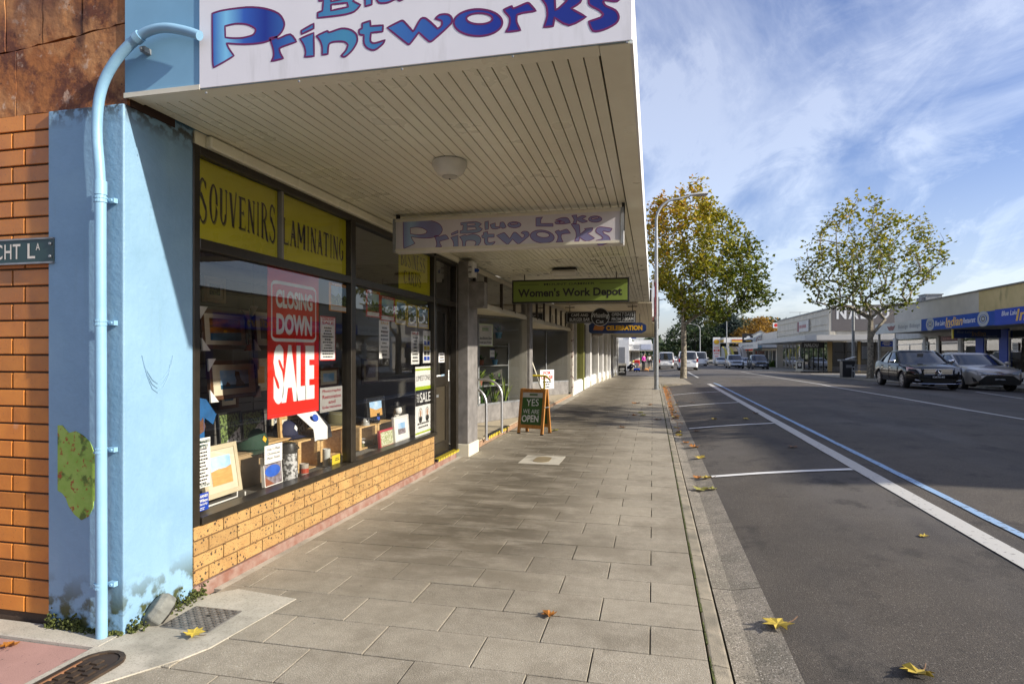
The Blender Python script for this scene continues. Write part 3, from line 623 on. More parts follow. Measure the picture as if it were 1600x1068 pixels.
block(-3.75, -3.20, 2.84, 2.87, 3.25, 3.25, 3); block(-3.20, -2.965, 2.87, 2.885, 3.25, 3.25, 4); block(-2.965, -2.72, 2.885, 2.905, 3.25, 3.25, 5); block(-2.72, -2.458, 2.905, 2.93, 3.25, 3.25, 6)
for k in range(4): block(-3.75+.33*k, -3.75+.33*(k+1)-(0 if k < 3 else .03), 3.25, 3.25, 3.7, 3.7, 10+k)
# blue pillar
pl = MB(); pl.box(-2.905, -2.46, 2.43, 2.885, -.05, 2.537); pl.box(-2.72, -2.4605, 2.475, 2.8845, 2.5, 2.569); pil = pl.build('pillar', m_blue, shop, bev=.008, seg=2)
MB().box(-2.905, -2.70, 2.427, 2.44, .12, 2.30).build('smooth_band', m_bluesm, pil) if False else None
A = [atY(x, y_, 2.427) for x, y_ in [(90, 664), (97, 664), (107, 676), (118, 673), (130, 680), (140, 690), (146, 704), (151, 720), (151, 780), (146, 783), (145, 793), (138, 806), (127, 812), (116, 803), (107, 790), (103, 778), (97, 770), (90, 766)]]
MB().poly([(p.x, p.z) for p in A][::-1], (0, 2.4265, 0), (1, 0, 0), (0, 0, 1), th=.006).build('peeled_patch', m_peel, pil)
# scar in the paint on the street face
for s_ in range(3):
    pts = [atX(246+dx_, 555+dy_+s_*7, XF+.002) for dx_, dy_ in [(-24+s_*2, 0), (-20+s_*2, 18), (-8, 38), (0, 44), (9, 36), (22-s_*2, 16), (24-s_*2, 0)]]
    MB().tube(pts, .0022, 5).build('paint_run', m_blue, pil)
# shop front: brick riser, plinth, frames
ri = MB(); ri.box(-2.60, -2.475, 2.89, 6.742, -.05, .383); riser = ri.build('brick_riser', m_mortar2, shop)
fulls, halves = [], []
for i in range(4):
    z = .385-.0385-i*.0815; yy = 2.892
    if i % 2: halves.append((-2.472, yy+.0575, z)); yy += .1225
    while yy < 6.72:
        if yy+.236 > 6.746: w = 6.744-yy; 
        else: w = .236
        if w > .2: fulls.append((-2.472, yy+.118, z))
        elif w > .05: halves.append((-2.472, min(yy+.0575, 6.744-.0575), z))
        yy += .2455
random.seed(8); lay(riser, .2365, .073, m_speckbrick, fulls, True); lay(riser, .115, .073, m_speckbrick, halves, True)
MB().box(-2.6, -2.452, 2.89, 6.75, -.08, .056).build('plinth', m_redbase, riser, bev=.006)
MB().box(-2.6, -2.462, 6.75, 7.52, -.08, .075).build('plinth', m_redbase, riser, bev=.006)
mb = MB(); Z_ = (-2.66, -2.47)
sf = MB(); sf.box(-2.54, -2.455, 2.885, 2.935, .385, 2.50); front = sf.build('shop_window', m_frame, shop, bev=.004)
for (y0, y1, z0, z1, x1) in [(4.685, 4.765, .43, 2.47, -2.452), (6.68, 6.75, .43, 2.47, -2.452), (2.935, 6.68, 2.45, 2.50, -2.456), (6.75, 7.50, 2.45, 2.50, -2.456), (2.935, 4.685, 1.925, 1.985, -2.456), (4.765, 6.68, 1.925, 1.985, -2.456), (6.75, 7.50, 1.925, 1.985, -2.456), (7.50, 7.57, .08, 2.50, -2.452)]:
    MB().box(-2.54, x1, y0, y1, z0, z1).build('frame_bar', m_frame, front, bev=.004)
MB().box(-2.56, -2.440, 2.937, 6.748, .385, .43).build('sill', m_frame, front, bev=.006)
MB().box(-2.52, -2.47, 3.725, 3.750, 1.985, 2.45).build('glazing_bar', simple('grey_strip', (.2, .19, .17), .4), front)
for (y0, y1, z0, z1) in [(2.935, 4.685, .43, 1.925), (4.765, 6.68, .43, 1.925), (2.935, 3.725, 1.985, 2.45), (3.75, 4.685, 1.985, 2.45), (4.765, 6.68, 1.985, 2.45), (6.75, 7.5, 1.985, 2.45)]:
    MB().quad((-2.497, y0, z0), (-2.497, y1, z0), (-2.497, y1, z1), (-2.497, y0, z1)).build('pane', m_glass, front)
# door
dr_ = MB(); dr_.box(-2.60, -2.56, 6.76, 6.86, .10, 1.92); door = dr_.build('door', m_frame, shop, bev=.003)
for (y0, y1, z0, z1) in [(7.38, 7.49, .10, 1.92), (6.86, 7.38, 1.84, 1.92), (6.86, 7.38, .93, 1.05), (6.86, 7.38, .10, .24)]: MB().box(-2.60, -2.555, y0, y1, z0, z1).build('door_rail', m_frame, door, bev=.003)
MB().box(-2.585, -2.572, 6.86, 7.38, .24, .93).build('door_panel', simple('brown_door_panel', (.05, .04, .025), .35), door)
MB().quad((-2.578, 6.86, 1.05), (-2.578, 7.38, 1.05), (-2.578, 7.38, 1.84), (-2.578, 6.86, 1.84)).build('pane', m_glass, door)
MB().box(-2.556, -2.52, 6.885, 6.905, .95, 1.15).build('door_handle', m_steel, door, bev=.004)
mb = MB(); mb.box(-2.571, -2.567, 7.0, 7.14, .80, .83); mb.build('letter_slot', m_steel, door)
MB().box(-2.62, -2.44, 6.752, 7.56, .075, .10).build('threshold', m_blacktxt, shop, bev=.003)
mb = MB()
for k in range(13): yy = 6.78+k*.061; mb.poly([(yy, .0), (yy+.03, 0), (yy+.055, .028), (yy+.025, .028)], (-2.4375, 0, .070), (0, 1, 0), (0, 0, 1), th=.002); mb.add([(-2.438, yy, .1015), (-2.438, yy+.03, .1015), (-2.50, yy+.05, .1015), (-2.50, yy+.02, .1015)], [(0, 1, 2, 3)])
mb.build('hazard_stripes', m_yel, shop)
# interior shell
MB().box(-6.2, -2.6, 2.90, 2.98, 0, 2.56).build('inner_wall', m_interior, shop); MB().box(-6.2, -6.1, 2.98, 7.9, 0, 2.56).build('inner_wall', m_interior2, shop)
MB().box(-6.2, -2.62, 7.62, 7.74, 0, 2.56).build('inner_wall', m_interior2, shop); MB().box(-6.2, -2.62, 2.9, 7.7, -.1, .08).build('inner_floor', simple('grey_lino', (.20, .19, .17), .5), shop)
MB().box(-6.2, -2.47, 2.9, 7.72, 2.53, 2.56).build('inner_ceiling', simple('white_ceiling', (.5, .5, .47), .8), shop)
MB().box(-3.55, -2.56, 2.99, 6.66, .08, .40).build('display_base', m_carpet, shop)
for k in range(17): MB().box(-3.62, -3.58, 2.99, 4.95, .42+k*.12, .42+k*.12+.112).build('slat', m_slat, shop) if k else MB().box(-3.64, -3.60, 2.99, 4.95, .40, 2.5).build('slat_wall', m_dark, shop)
for k in range(17): MB().box(-3.62, -3.58, 4.96, 5.50, .42+k*.12, .42+k*.12+.112).build('slat', m_slat, shop)
MB().box(-3.60, -3.55, 5.50, 5.56, .4, 2.5).build('partition_edge', m_cream, shop)
mb = MB(); mb.box(-5.3, -4.5, 6.0, 6.9, .08, 1.0); mb.build('counter', simple('grey_counter', (.25, .25, .24), .5), shop)
MB().box(-6.2, -2.475, 2.76, 8.0, 2.57, 5.2).build('upper_wall', m_bluefas, shop)
# grey post between the shops
gp = thing('wall_post', 'grey weathered post between the dark shop door and the recessed entry', 'post', (-2.42, 7.8, 0))
MB().box(-2.62, -2.33, 7.60, 8.04, -.05, 2.53).build('shaft', m_greypost, gp, bev=.006); MB().box(-2.64, -2.315, 7.59, 8.05, -.05, .16).build('foot', m_cream, gp, bev=.006)
# ================================================================ awnings
def awning(parent, Y0, Y1, X0, X1, H, fh, mboard, mfas, pitch=.0655, border=.12, near=.09, seed=1):
    fo = MB(); z0, z1 = slope(Y0), slope(Y1)
    def sl(mb_):   # shear down the hill
        mb_.v = [(x, y, z+z0+(z1-z0)*(y-Y0)/(Y1-Y0)) for x, y, z in mb_.v]; return mb_
    aw = sl(MB().box(X0, X1, Y0, Y1, H+.03, H+fh-.02)).build('awning', m_dark if fh > .2 else m_dark, parent)
    x = X0+.01; n = 0; wid = X1-border-.004-x; pitch = wid/round(wid/pitch)
    while x+pitch < X1-border+.003:
        sl(MB().box(x, x+pitch-.0065, Y0+near, Y1-.02, H+.004, H+.029)).build('soffit_board', mboard, aw); x += pitch; n += 1
    sl(MB().box(X0, X1-border-.003, Y0, Y0+near-.004, H, H+.029)).build('soffit_trim', mboard, aw)
    sl(MB().box(X1-border, X1, Y0, Y1, H-.004, H+.029)).build('soffit_trim', mboard, aw)
    sl(MB().box(X1, X1+.012, Y0-.0, Y1, H-.006, H+fh)).build('fascia', mfas, aw)
    sl(MB().box(X0, X1+.012, Y0, Y1, H+fh-.02, H+fh)).build('roof_sheet', m_steel, aw)
    return aw, sl
a1, _ = awning(shop, 2.455, 7.98, XF, -.088, 2.57, .30, m_soffit, m_white)
MB().box(XF, -.090, 2.440, 2.4545, 2.572, 3.52).build('end_fascia', m_bluefas, a1)
MB().box(XF, -2.04, 2.432, 2.4395, 2.562, 2.585).build('end_trim', m_cream, a1)
MB().box(-2.462, -2.42, 2.98, 7.5, 2.50, 2.567).build('wall_moulding', m_soffit, a1, bev=.008)
MB().box(-2.475, -2.462, 2.9, 7.98, 2.50, 2.575).build('wall_strip', m_soffit, a1)
# ================================================================ print shop artwork (lettering traced as outlines)
def c2(l): return [(300+x/3.56, y/3.56) for x, y in l]
def c3(l): return [(600+x/3.236, y/3.236) for x, y in l]
def c4(l): return [(610+x/4.21, 310+y/4.21) for x, y in l]
BIG = [  # outer, holes, colour position
 (c2([(110, 75), (165, 58), (300, 40), (400, 46), (480, 75), (512, 125), (503, 168), (470, 205), (400, 235), (320, 245), (250, 245), (190, 240), (204, 270), (232, 310), (180, 342), (118, 376), (113, 340)]), [c2([(182, 145), (240, 132), (300, 135), (345, 155), (352, 172), (335, 195), (280, 210), (225, 212), (184, 208)])]),
 (c2([(430, 212), (468, 205), (478, 215), (545, 190), (580, 232), (500, 260), (484, 270), (490, 295), (507, 325), (440, 341), (452, 312), (450, 275), (436, 228)]), []),
 (c2([(606, 170), (676, 130), (676, 158), (608, 190)]), []), (c2([(598, 215), (676, 182), (678, 312), (625, 317), (630, 290), (620, 250)]), []),
 (c2([(690, 200), (750, 172), (762, 180), (830, 158), (880, 165), (912, 190), (918, 230), (890, 280), (850, 315), (828, 310), (855, 280), (866, 250), (845, 232), (790, 232), (760, 247), (755, 300), (722, 305), (722, 260), (710, 225)]), []),
 (c2([(945, 130), (990, 115), (993, 145), (1062, 140), (1060, 175), (995, 182), (992, 228), (1015, 240), (1072, 222), (1060, 245), (1015, 278), (975, 268), (955, 240), (955, 195), (930, 190), (928, 165), (945, 158)]), []),
 (c3([(15, 140), (85, 105), (100, 108), (145, 158), (152, 152), (185, 95), (215, 95), (270, 145), (290, 130), (290, 105), (258, 95), (280, 75), (320, 72), (342, 90), (338, 120), (245, 205), (225, 208), (175, 163), (130, 222), (115, 220)]), []),
 (c3(el(475, 114, 123, 68, n=18)), [c3(el(482, 94, 66, 28, n=14))]),
 (c3([(605, 48), (645, 30), (655, 42), (720, 15), (735, 18), (768, 55), (700, 65), (672, 75), (670, 110), (690, 153), (615, 162), (632, 130), (635, 90), (612, 62)]), []),
 (c3([(770, -45), (850, -48), (862, -20), (866, 50), (885, 40), (925, 2), (910, -8), (1000, -25), (992, 12), (945, 42), (1022, 85), (935, 128), (862, 88), (855, 132), (808, 137), (825, 80), (820, 30), (800, -2)]), []),
 (c3([(1090, -42), (1210, -35), (1180, 6), (1120, 0), (1108, 8), (1120, 28), (1170, 52), (1187, 85), (1172, 118), (1110, 150), (1056, 156), (1035, 108), (1095, 88), (1108, 72), (1085, 50), (1040, 25), (1035, -5), (1050, -28)]), [])]
TOP = [
 (c4([(462, 160), (560, 152), (600, 168), (580, 185), (606, 200), (585, 220), (540, 228), (458, 230), (458, 213), (475, 208), (478, 175), (463, 175)]), [c4([(505, 165), (555, 164), (558, 174), (505, 180)]), c4([(505, 190), (560, 189), (564, 203), (505, 210)])]),
 (c4([(620, 155), (645, 148), (645, 202), (622, 206)]), []), (c4([(655, 172), (690, 160), (690, 186), (718, 186), (722, 158), (745, 156), (762, 188), (740, 198), (727, 191), (700, 200), (668, 198)]), []),
 (c4(el(815, 173, 44, 20, n=14)), [c4([(790, 166), (835, 160), (835, 167), (795, 173)])]),
 (c4([(957, 127), (1002, 122), (990, 140), (990, 165), (1070, 164), (1070, 184), (957, 183)]), []),
 (c4([(1082, 145), (1120, 128), (1165, 128), (1185, 160), (1150, 167), (1090, 168), (1080, 155), (1130, 148)]), [c4(el(1128, 157, 18, 4, n=8))]),
 (c4([(1192, 112), (1225, 108), (1228, 128), (1262, 112), (1290, 118), (1262, 134), (1300, 150), (1262, 160), (1228, 143), (1222, 165), (1198, 166), (1208, 140)]), []),
 (c4(el(1347, 136, 44, 21, n=14)), [c4([(1322, 130), (1368, 122), (1368, 129), (1328, 137)])])]
def pl_(l, Y): return [(p.x, p.z) for p in (atY(x, y, Y) for x, y in l)]
YB, YH = 2.431, 5.06
big = [(pl_(o, YB), [pl_(h, YB) for h in hs]) for o, hs in BIG]
# the upper words are only legible on the hanging sign: bring them to the same artwork frame
b0, b1 = atY(330.9, 105, YB), atY(968, 40, YB); h0, h1 = atY(629.7, 388, YH), atY(954, 368, YH)
SC = (b1.x-b0.x)/(h1.x-h0.x)
def h2b(p, s=1.0): return (b0.x+(p[0]-h0.x)*SC, b0.z+(p[1]-h0.z)*SC+LIFT)
LIFT = 0
top = [([h2b(p) for p in pl_(o, YH)], [[h2b(p) for p in pl_(h, YH)] for h in hs]) for o, hs in TOP]
ART = [([(x-b0.x, z-b0.z) for x, z in o], [[(x-b0.x, z-b0.z) for x, z in h] for h in hs]) for o, hs in big+top]
def grad_mat(name, x0, x1, fade=0):
    m = bpy.data.materials.new(name); m.use_nodes = True; N = m.node_tree.nodes; L = m.node_tree.links; B = N['Principled BSDF']
    g = N.new('ShaderNodeNewGeometry'); sp = N.new('ShaderNodeSeparateXYZ'); L.new(g.outputs['Position'], sp.inputs[0])
    r = N.new('ShaderNodeMapRange'); r.inputs[1].default_value = x0; r.inputs[2].default_value = x1; L.new(sp.outputs[0], r.inputs[0])
    cr = N.new('ShaderNodeValToRGB'); e = cr.color_ramp.elements; e[0].position = 0; e[1].position = 1; E0, E1 = e[0], e[1]; E1.color = (.008, .02, .22, 1); E0.color = (.02, .10, .42, 1)
    for p, c in ((0, (.02, .10, .42, 1)), (.04, (.22, .56, .80, 1)), (.09, (.03, .11, .45, 1)), (.15, (.008, .025, .25, 1)), (.22, (.04, .15, .42, 1)), (.36, (.06, .26, .42, 1)), (.50, (.04, .15, .42, 1)), (.60, (.025, .09, .36, 1)), (.72, (.01, .028, .27, 1)), (1, (.008, .02, .22, 1))):
        if 0 < p < 1: k = e.new(p); k.color = c
    L.new(r.outputs[0], cr.inputs[0]); c_ = mixc(N, L, nz(N, L, g.outputs['Position'], 3, 2, 0, .01), cr.outputs[0], (.34, .31, .40), fade) if fade else cr.outputs[0]; L.new(c_, B.inputs['Base Color']); B.inputs['Roughness'].default_value = .35; return m
def artwork(parent, ox, oz, Y, s, wline, name, lift=0):
    A = MB(); Bm = MB(); F = MB()
    for i_, (o, hs) in enumerate(ART):
        if i_ >= len(big) and lift: o = [(x, z+lift) for x, z in o]; hs = [[(x, z+lift) for x, z in h] for h in hs]
        oo = smooth(o, 3); hh = [smooth(h, 3) for h in hs]
        F.poly(oo, (ox, Y-.0004, oz), (s, 0, 0), (0, 0, s), holes=hh)
        for l in [oo]+hh: Bm.ribbon(l, wline/s, (ox, Y-.0008, oz), (s, 0, 0), (0, 0, s))
    F.build('letter_fill', grad_mat('gradient_blue_print_'+name, ox, ox+(b1.x-b0.x)*s, .55 if name == 'small' else 0), parent); Bm.build('letter_outline', m_purple, parent)
fs_ = thing('fascia_sign', 'big white awning end sign reading Printworks in swelling blue letters', 'sign', (-1.06, 2.435, 3.0))
MB().box(-2.042, -.078, 2.4335, 2.4395, 2.567, 3.60).build('panel', m_signwhite, fs_, bev=.0015)
artwork(fs_, b0.x, b0.z, 2.4334, 1.0, .0085, 'big', .05)
sc_ = MB()
for px_, py_ in [(322, 145), (467, 127), (628, 108), (801, 88), (980, 66)]:
    p = atY(px_, py_, 2.432); MB().lathe([(.004, 2.4305), (.0055, 2.4333)], (p.x, 0, p.z), 8, 1).build('screw', m_steel, fs_)
hs_ = thing('hanging_sign', 'white light box sign reading Blue Lake Printworks hung under the nearest awning', 'sign', (-1.24, 5.1, 2.53))
MB().box(-2.245, -.232, 5.066, 5.19, 2.235, 2.532).build('box', simple('ivory_sign_case', (.62, .60, .56), .5), hs_, bev=.004)
MB().box(-2.215, -.262, 5.062, 5.067, 2.262, 2.505).build('panel', M('aged_sign_face', (.56, .53, .55), .4, var=.1, vs=5, extra=x_white), hs_)
for z_ in (2.253, 2.512): MB().box(-2.245, -.232, 5.056, 5.068, z_-.012, z_+.010).build('trim', m_cream, hs_)
for x_ in (-2.235, -.243): MB().box(x_-.012, x_+.012, 5.054, 5.068, 2.235, 2.53).build('trim', m_steel, hs_)
for x_ in (-2.22, -.235): MB().box(x_-.012, x_+.012, 5.09, 5.13, 2.35, 2.61).build('hanger', m_dark, hs_)
artwork(hs_, h0.x, h0.z, 5.0618, 1/SC, .005, 'small')
# bulkhead lamps under the awnings
def lamp(x, y, h, R, label, col=m_white):
    t = thing('soffit_lamp', label, 'lamp', (x, y, h)); m_ = simple('lamp_casing', (.62, .60, .52), .45)
    b = MB(); b.lathe([(R*.93, .0), (R*.93, -.008)], (x, y, h+.002), 24); b.build('backing', m_dark, t)
    b = MB(); b.lathe([(R, -.006), (R*1.0, -.03), (R*.9, -.05), (R*.88, -.058), (R*.70, -.085), (R*.48, -.098)], (x, y, h), 28); b.build('casing', m_, t, smooth='auto')
    b = MB(); b.lathe([(R*.46, -.092), (R*.44, -.104), (R*.2, -.112), (.004, -.114)], (x, y, h), 24); b.build('lens', simple('frosted_lens', (.42, .40, .34), .3), t, smooth='auto')
    b = MB(); b.lathe([(R*.06, -.112), (R*.04, -.12)], (x, y, h), 8); b.build('screw', m_dark, t); return t
lamp(-1.27, 3.74, 2.575, .112, 'round cream lamp on the soffit above the near pavement')
t = thing('soffit_lamp', 'pale rectangular lamp on the peeling second soffit', 'lamp', (-1.25, 8.95, 2.57))
MB().box(-1.43, -1.09, 8.85, 9.05, 2.55, 2.576).build('backing', m_dark, t); MB().box(-1.46, -1.06, 8.83, 9.07, 2.47, 2.552).build('casing', m_offwhite, t, bev=.03)
# outdoor speaker and meter box on the grey post
t = thing('siren_box', 'white louvred siren box with blue strobe above the grey post', 'alarm', (-2.4, 7.5, 2.4))
a = atX(722, 408, -2.38); MB().box(-2.45, -2.27, 7.62, 7.80, 2.32, 2.53).build('case', m_white, t, bev=.006)
for k in range(5): MB().box(-2.43, -2.29, 7.606, 7.621, 2.345+k*.033, 2.362+k*.033).build('louvre', m_greytxt if k % 2 else m_white, t)
b = MB(); b.lathe([(.025, 0), (.025, .04), (.012, .055)], (-2.27, 7.71, 2.42), 10, 0); b.build('strobe', simple('blue_strobe_lens', (.01, .06, .35), .2), t)
t = thing('meter_box', 'grey metal meter box fixed high on the grey post', 'box', (-2.3, 7.8, 2.1))
MB().box(-2.45, -2.14, 7.64, 7.86, 1.93, 2.27).build('case', m_greypost, t, bev=.005); MB().box(-2.44, -2.12, 7.62, 7.645, 1.95, 2.25).build('lid', m_greypost, t, bev=.004); MB().box(-2.3, -2.27, 7.7, 7.75, 2.27, 2.33).build('conduit', m_dark, t)

# ================================================================ downpipe and street name plate
dp = thing('downpipe', 'pale blue painted downpipe running up the corner pillar and curving over the awning end', 'pipe', (-2.68, 2.39, 0))
m_pipe = M('pipe_blue_paint', (.25, .44, .58), .4, col2=(.21, .38, .52), vs=6, bump=.15, bs=30)
YP = 2.385
v0 = atY(159, 990, YP); v1 = atY(157, 400, YP); v2 = atY(157, 298, YP)
MB().tube([(v0.x, YP, .0), (v1.x, YP, v1.z), (v2.x, YP, v2.z)], .0245, 20).build('lower_pipe', m_pipe, dp, smooth='auto')
cur = [atY(x, y_, YP) for x, y_ in [(157, 310), (156, 270), (152, 220), (152, 185), (156, 150), (165, 122), (180, 96), (196, 77), (212, 62), (228, 51), (246, 45), (264, 44), (282, 47), (298, 51), (312, 56)]]
sm = []
for i in range(len(cur)-1):
    p0, p1, p2, p3 = cur[max(i-1, 0)], cur[i], cur[i+1], cur[min(i+2, len(cur)-1)]
    for j in range(4): t_ = j/4; sm.append(.5*((2*p1)+(-p0+p2)*t_+(2*p0-5*p1+4*p2-p3)*t_*t_+(-p0+3*p1-3*p2+p3)*t_**3))
sm.append(cur[-1]); q1 = int(len(sm)*.40); q2 = int(len(sm)*.60)
MB().tube(sm[:q1], .0228, 16).build('bend', m_pipe, dp, smooth='auto'); MB().tube(sm[q1-1:q2], .0225, 16).build('bend', m_pipe, dp, smooth='auto'); MB().tube(sm[q2-1:], .0215, 16).build('spout', m_pipe, dp, smooth='auto')
MB().tube([sm[q2-2], sm[q2]], .027, 16).build('collar', m_pipe, dp, smooth='auto'); MB().tube([(v2.x, YP, v2.z-.02), (v2.x, YP, v2.z+.045)], .0275, 16).build('collar', m_pipe, dp, smooth='auto')
for py_ in (312, 504, 703, 914):
    b = MB(); p = atY(157, py_, YP)
    b.tube([(p.x, YP, p.z-.013), (p.x, YP, p.z-.005)], .0285, 16); b.tube([(p.x, YP, p.z+.005), (p.x, YP, p.z+.013)], .0285, 16); b.tube([(p.x, YP, p.z-.006), (p.x, YP, p.z+.006)], .0262, 16)
    b.box(p.x+.02, p.x+.055, YP+.02, 2.428, p.z-.011, p.z+.011); b.lathe([(.007, YP+.012), (.007, YP+.022)], (p.x+.042, 0, p.z), 8, 1); b.build('bracket', m_pipe, dp, bev=0)
b = MB(); p = atY(216, 74, YP); b.box(p.x-.005, p.x+.02, YP+.015, 2.44, p.z-.012, p.z+.012); b.lathe([(.007, YP+.0), (.007, YP+.02)], (p.x+.01, 0, p.z-.004), 8, 1); b.build('bracket', m_steel, dp)
sp_ = thing('street_sign', 'dark green street name plate on the orange brick lane wall', 'sign', (-3.1, 2.43, 1.9))
a = atY(0, 376, 2.425); b = atY(84, 372, 2.425); c = atY(0, 413, 2.425); XR_ = b.x; zt = b.z; zb = atY(84, 409, 2.425).z
MB().box(-3.62, XR_, 2.424, 2.436, zb, zt).build('plate', simple('dark_green_enamel', (.018, .045, .04), .35), sp_, bev=.003)
MB().box(-3.62, XR_, 2.419, 2.436, zb-.006, zb+.003).build('rim', m_steel, sp_); MB().box(-3.62, XR_, 2.419, 2.436, zt-.003, zt+.005).build('rim', m_steel, sp_)
mt = MB()
def tb(x0, x1, yt, yb, s, bold=0): 
    p = atY(x0, yb, 2.423); q = atY(x1, yb, 2.423); r_ = atY(x0, yt, 2.423); text(mt, s, (p.x, 2.4225, p.z), (q.x-p.x, 0, 0), (0, 0, r_.z-p.z), bold)
hgt = (zt-zb)
zb2 = zb+hgt*.22
def tz(x0, x1, f0, f1, s, bold=.01): p = atY(x0, 400, 2.423); q = atY(x1, 400, 2.423); text(mt, s, (p.x, 2.4225, zb+hgt*f0), (q.x-p.x, 0, 0), (0, 0, hgt*(f1-f0)), bold)
tz(-7, 4, .18, .82, 'C'); tz(7, 18, .18, .82, 'H'); tz(20, 32, .18, .82, 'T'); tz(43, 55, .18, .82, 'L'); tz(56, 62.5, .52, .82, 'A')
mt.build('lettering', simple('cream_letters', (.62, .58, .50), .5), sp_)
for f in (.24, .78): b = MB(); b.lathe([(.006, 2.416), (.008, 2.424)], (XR_-.018, 0, zb+hgt*f), 8, 1); b.build('screw', m_steel, sp_)

# ================================================================ posters on the shop glass
XG = -2.503
def rect(x0, x1, yt, yb, X): a = atX(x0, yt, X); b = atX(x0, yb, X); c = atX(x1, yt, X); return a.y, c.y, b.z, a.z
def sticker(name, label, cat, px, X=XG, mat=None, group=None, th=.003):
    y0, y1, z0, z1 = rect(*px, X); t = thing(name, label, cat, (X, (y0+y1)/2, z0), group=group)
    MB().box(X-th, X, y0, y1, z0, z1).build('sheet', mat or m_paper, t)
    def P(u, v, e=1): return (X+.0012*e, y0+(y1-y0)*u, z0+(z1-z0)*v)
    U = Vector((0, y1-y0, 0)); V = Vector((0, 0, z1-z0)); return t, P, U, V
def put(t, name, mat, fn): b = MB(); fn(b); return b.build(name, mat, t)
t, P, U, V = sticker('sale_poster', 'tall red poster in the first window reading closing down sale', 'poster', (418, 498, 415, 655), mat=m_red)
def rrect(x0, x1, y0, y1, r, n=4):
    o = []
    for cx, cy, a in ((x1-r, y1-r*.35, 0), (x0+r, y1-r*.35, 90), (x0+r, y0+r*.35, 180), (x1-r, y0+r*.35, 270)): o += [(cx+r*math.cos(math.radians(a+90*i/n)), cy+r*.35*math.sin(math.radians(a+90*i/n))) for i in range(n+1)]
    return o
put(t, 'border', m_wtxt, lambda b: b.ribbon([(x, y) for x, y in rrect(.07, .93, .52, .905, .08)], .022, P(0, 0), U, V))
def f(b): text(b, 'CLOSING', P(.14, .735), U*.72, V*.125, .045); text(b, 'DOWN', P(.15, .555), U*.70, V*.145, .05); text(b, 'SALE', P(.10, .09), U*.80, V*.40, .06)
put(t, 'lettering', m_wtxt, f)
for k, (txt, px) in enumerate((('SOUVENIRS', (302.5, 441, 232, 372)), ('LAMINATING', (447, 542, 302, 413)))):
    y0, y1, z0, z1 = ((2.937, 3.722, 1.987, 2.448), (3.753, 4.683, 1.987, 2.448))[k]
    t = thing('window_sign', ('yellow sign reading souvenirs above the first window', 'yellow sign reading laminating above the first window')[k], 'sign', (XG, y0, z0))
    MB().box(XG-.004, XG, y0, y1, z0, z1).build('sheet', m_yellow, t)
    O = Vector((XG+.0015, y0+(y1-y0)*(.045 if k == 0 else .025), z0+(.13, .12)[k])); UU = Vector((0, (y1-y0)*.93, 0)); VV = Vector((0, 0, (.20, .18)[k]))
    b = MB(); serif_text(b, txt, O+Vector((-.0004, .006, -.008)), UU, VV, .14, 0, .35 if k == 0 else 0); b.build('letter_shadow', simple('olive_print', (.30, .28, .02), .4), t)
    b = MB(); serif_text(b, txt, O, UU, VV, .14, 0, .35 if k == 0 else 0); b.build('lettering', m_blacktxt, t)
y0, y1 = atX(623, 400, XG).y, atX(671.5, 400, XG).y
t = thing('window_sign', 'yellow sign reading business cards beside the shop door', 'sign', (XG, y0, 2)); MB().box(XG-.004, XG, y0, min(y1, 6.675), 1.987, 2.448).build('sheet', m_yellow, t)
UU = Vector((0, (y1-y0), 0)); b = MB(); serif_text(b, 'BUSINESS', (XG+.0015, y0+.05, 2.24), UU*.78, (0, 0, .16), .14); serif_text(b, 'CARDS', (XG+.0015, y0+.12, 2.06), UU*.56, (0, 0, .14), .14); b.build('lettering', m_blacktxt, t)
def listposter(name, label, px, rows, head=None, headcol=m_red, seed=1, edge=None, X=XG, body=m_blacktxt):
    t, P, U, V = sticker(name, label, 'poster', px, X)
    if head: put(t, 'heading', headcol, lambda b: [text(b, h, P(.12, .99-.0-(i+1)*.085), U*.76, V*.065, .03) for i, h in enumerate(head)])
    hh = .9-(.09*len(head) if head else 0); put(t, 'print', body, lambda b: lines(b, P(.1, .05), U*.8, V*(hh), rows, .5, seed))
    if edge:
        put(t, 'border', edge, lambda b: b.ribbon(R4(.02, .98, .01, .99), .035, P(0, 0), U, V))
    return t, P, U, V
listposter('notice', 'white sale notice with a red edge right of the red poster', (500, 524, 493, 563), 11, ['CLOSING DOWN', 'SALE'], edge=m_red, seed=3)
listposter('notice', 'long white list taped high in the second window', (592.5, 608.5, 500, 560), 8, ['SALE'], m_gold, 4)
listposter('notice', 'narrow white notice with red heading in the second window', (642.5, 655, 517, 569), 8, ['SALE'], m_red, 5, edge=None)
t, P, U, V = sticker('notice', 'picture notice in a grid of small photos beside the window edge', 'poster', (661, 673, 516, 567))
for i in range(5): put(t, 'photo', (m_royal, m_blacktxt, m_yel, m_royal, m_green)[i], lambda b: [b.poly(R4(.12+.4*j, .44+.4*j, .08+.16*i, .2+.16*i), P(0, 0), U, V) for j in range(2)])
listposter('gift_list', 'white list poster of personalised gifts low beside the blue pillar', (301, 328.5, 687, 766), 13, None, seed=9)
t = [o for o in C.objects if o.get('label', '').startswith('white list poster of pers')][0]; X_ = XG
y0, y1, z0, z1 = rect(301, 328.5, 687, 766, XG); b = MB(); U = Vector((0, y1-y0, 0)); V = Vector((0, 0, z1-z0)); P = lambda u, v: (XG+.0014, y0+(y1-y0)*u, z0+(z1-z0)*v)
text(b, 'PERSONALISED', P(.03, .90), U*.94, V*.06, .02); text(b, 'GIFTS!!', P(.25, .80), U*.6, V*.07, .02); text(b, 'WE WILL DO THE REST', P(.03, .02), U*.94, V*.045, .02); b.build('heading', simple('dark_green_print', (.01, .06, .04), .5), t)
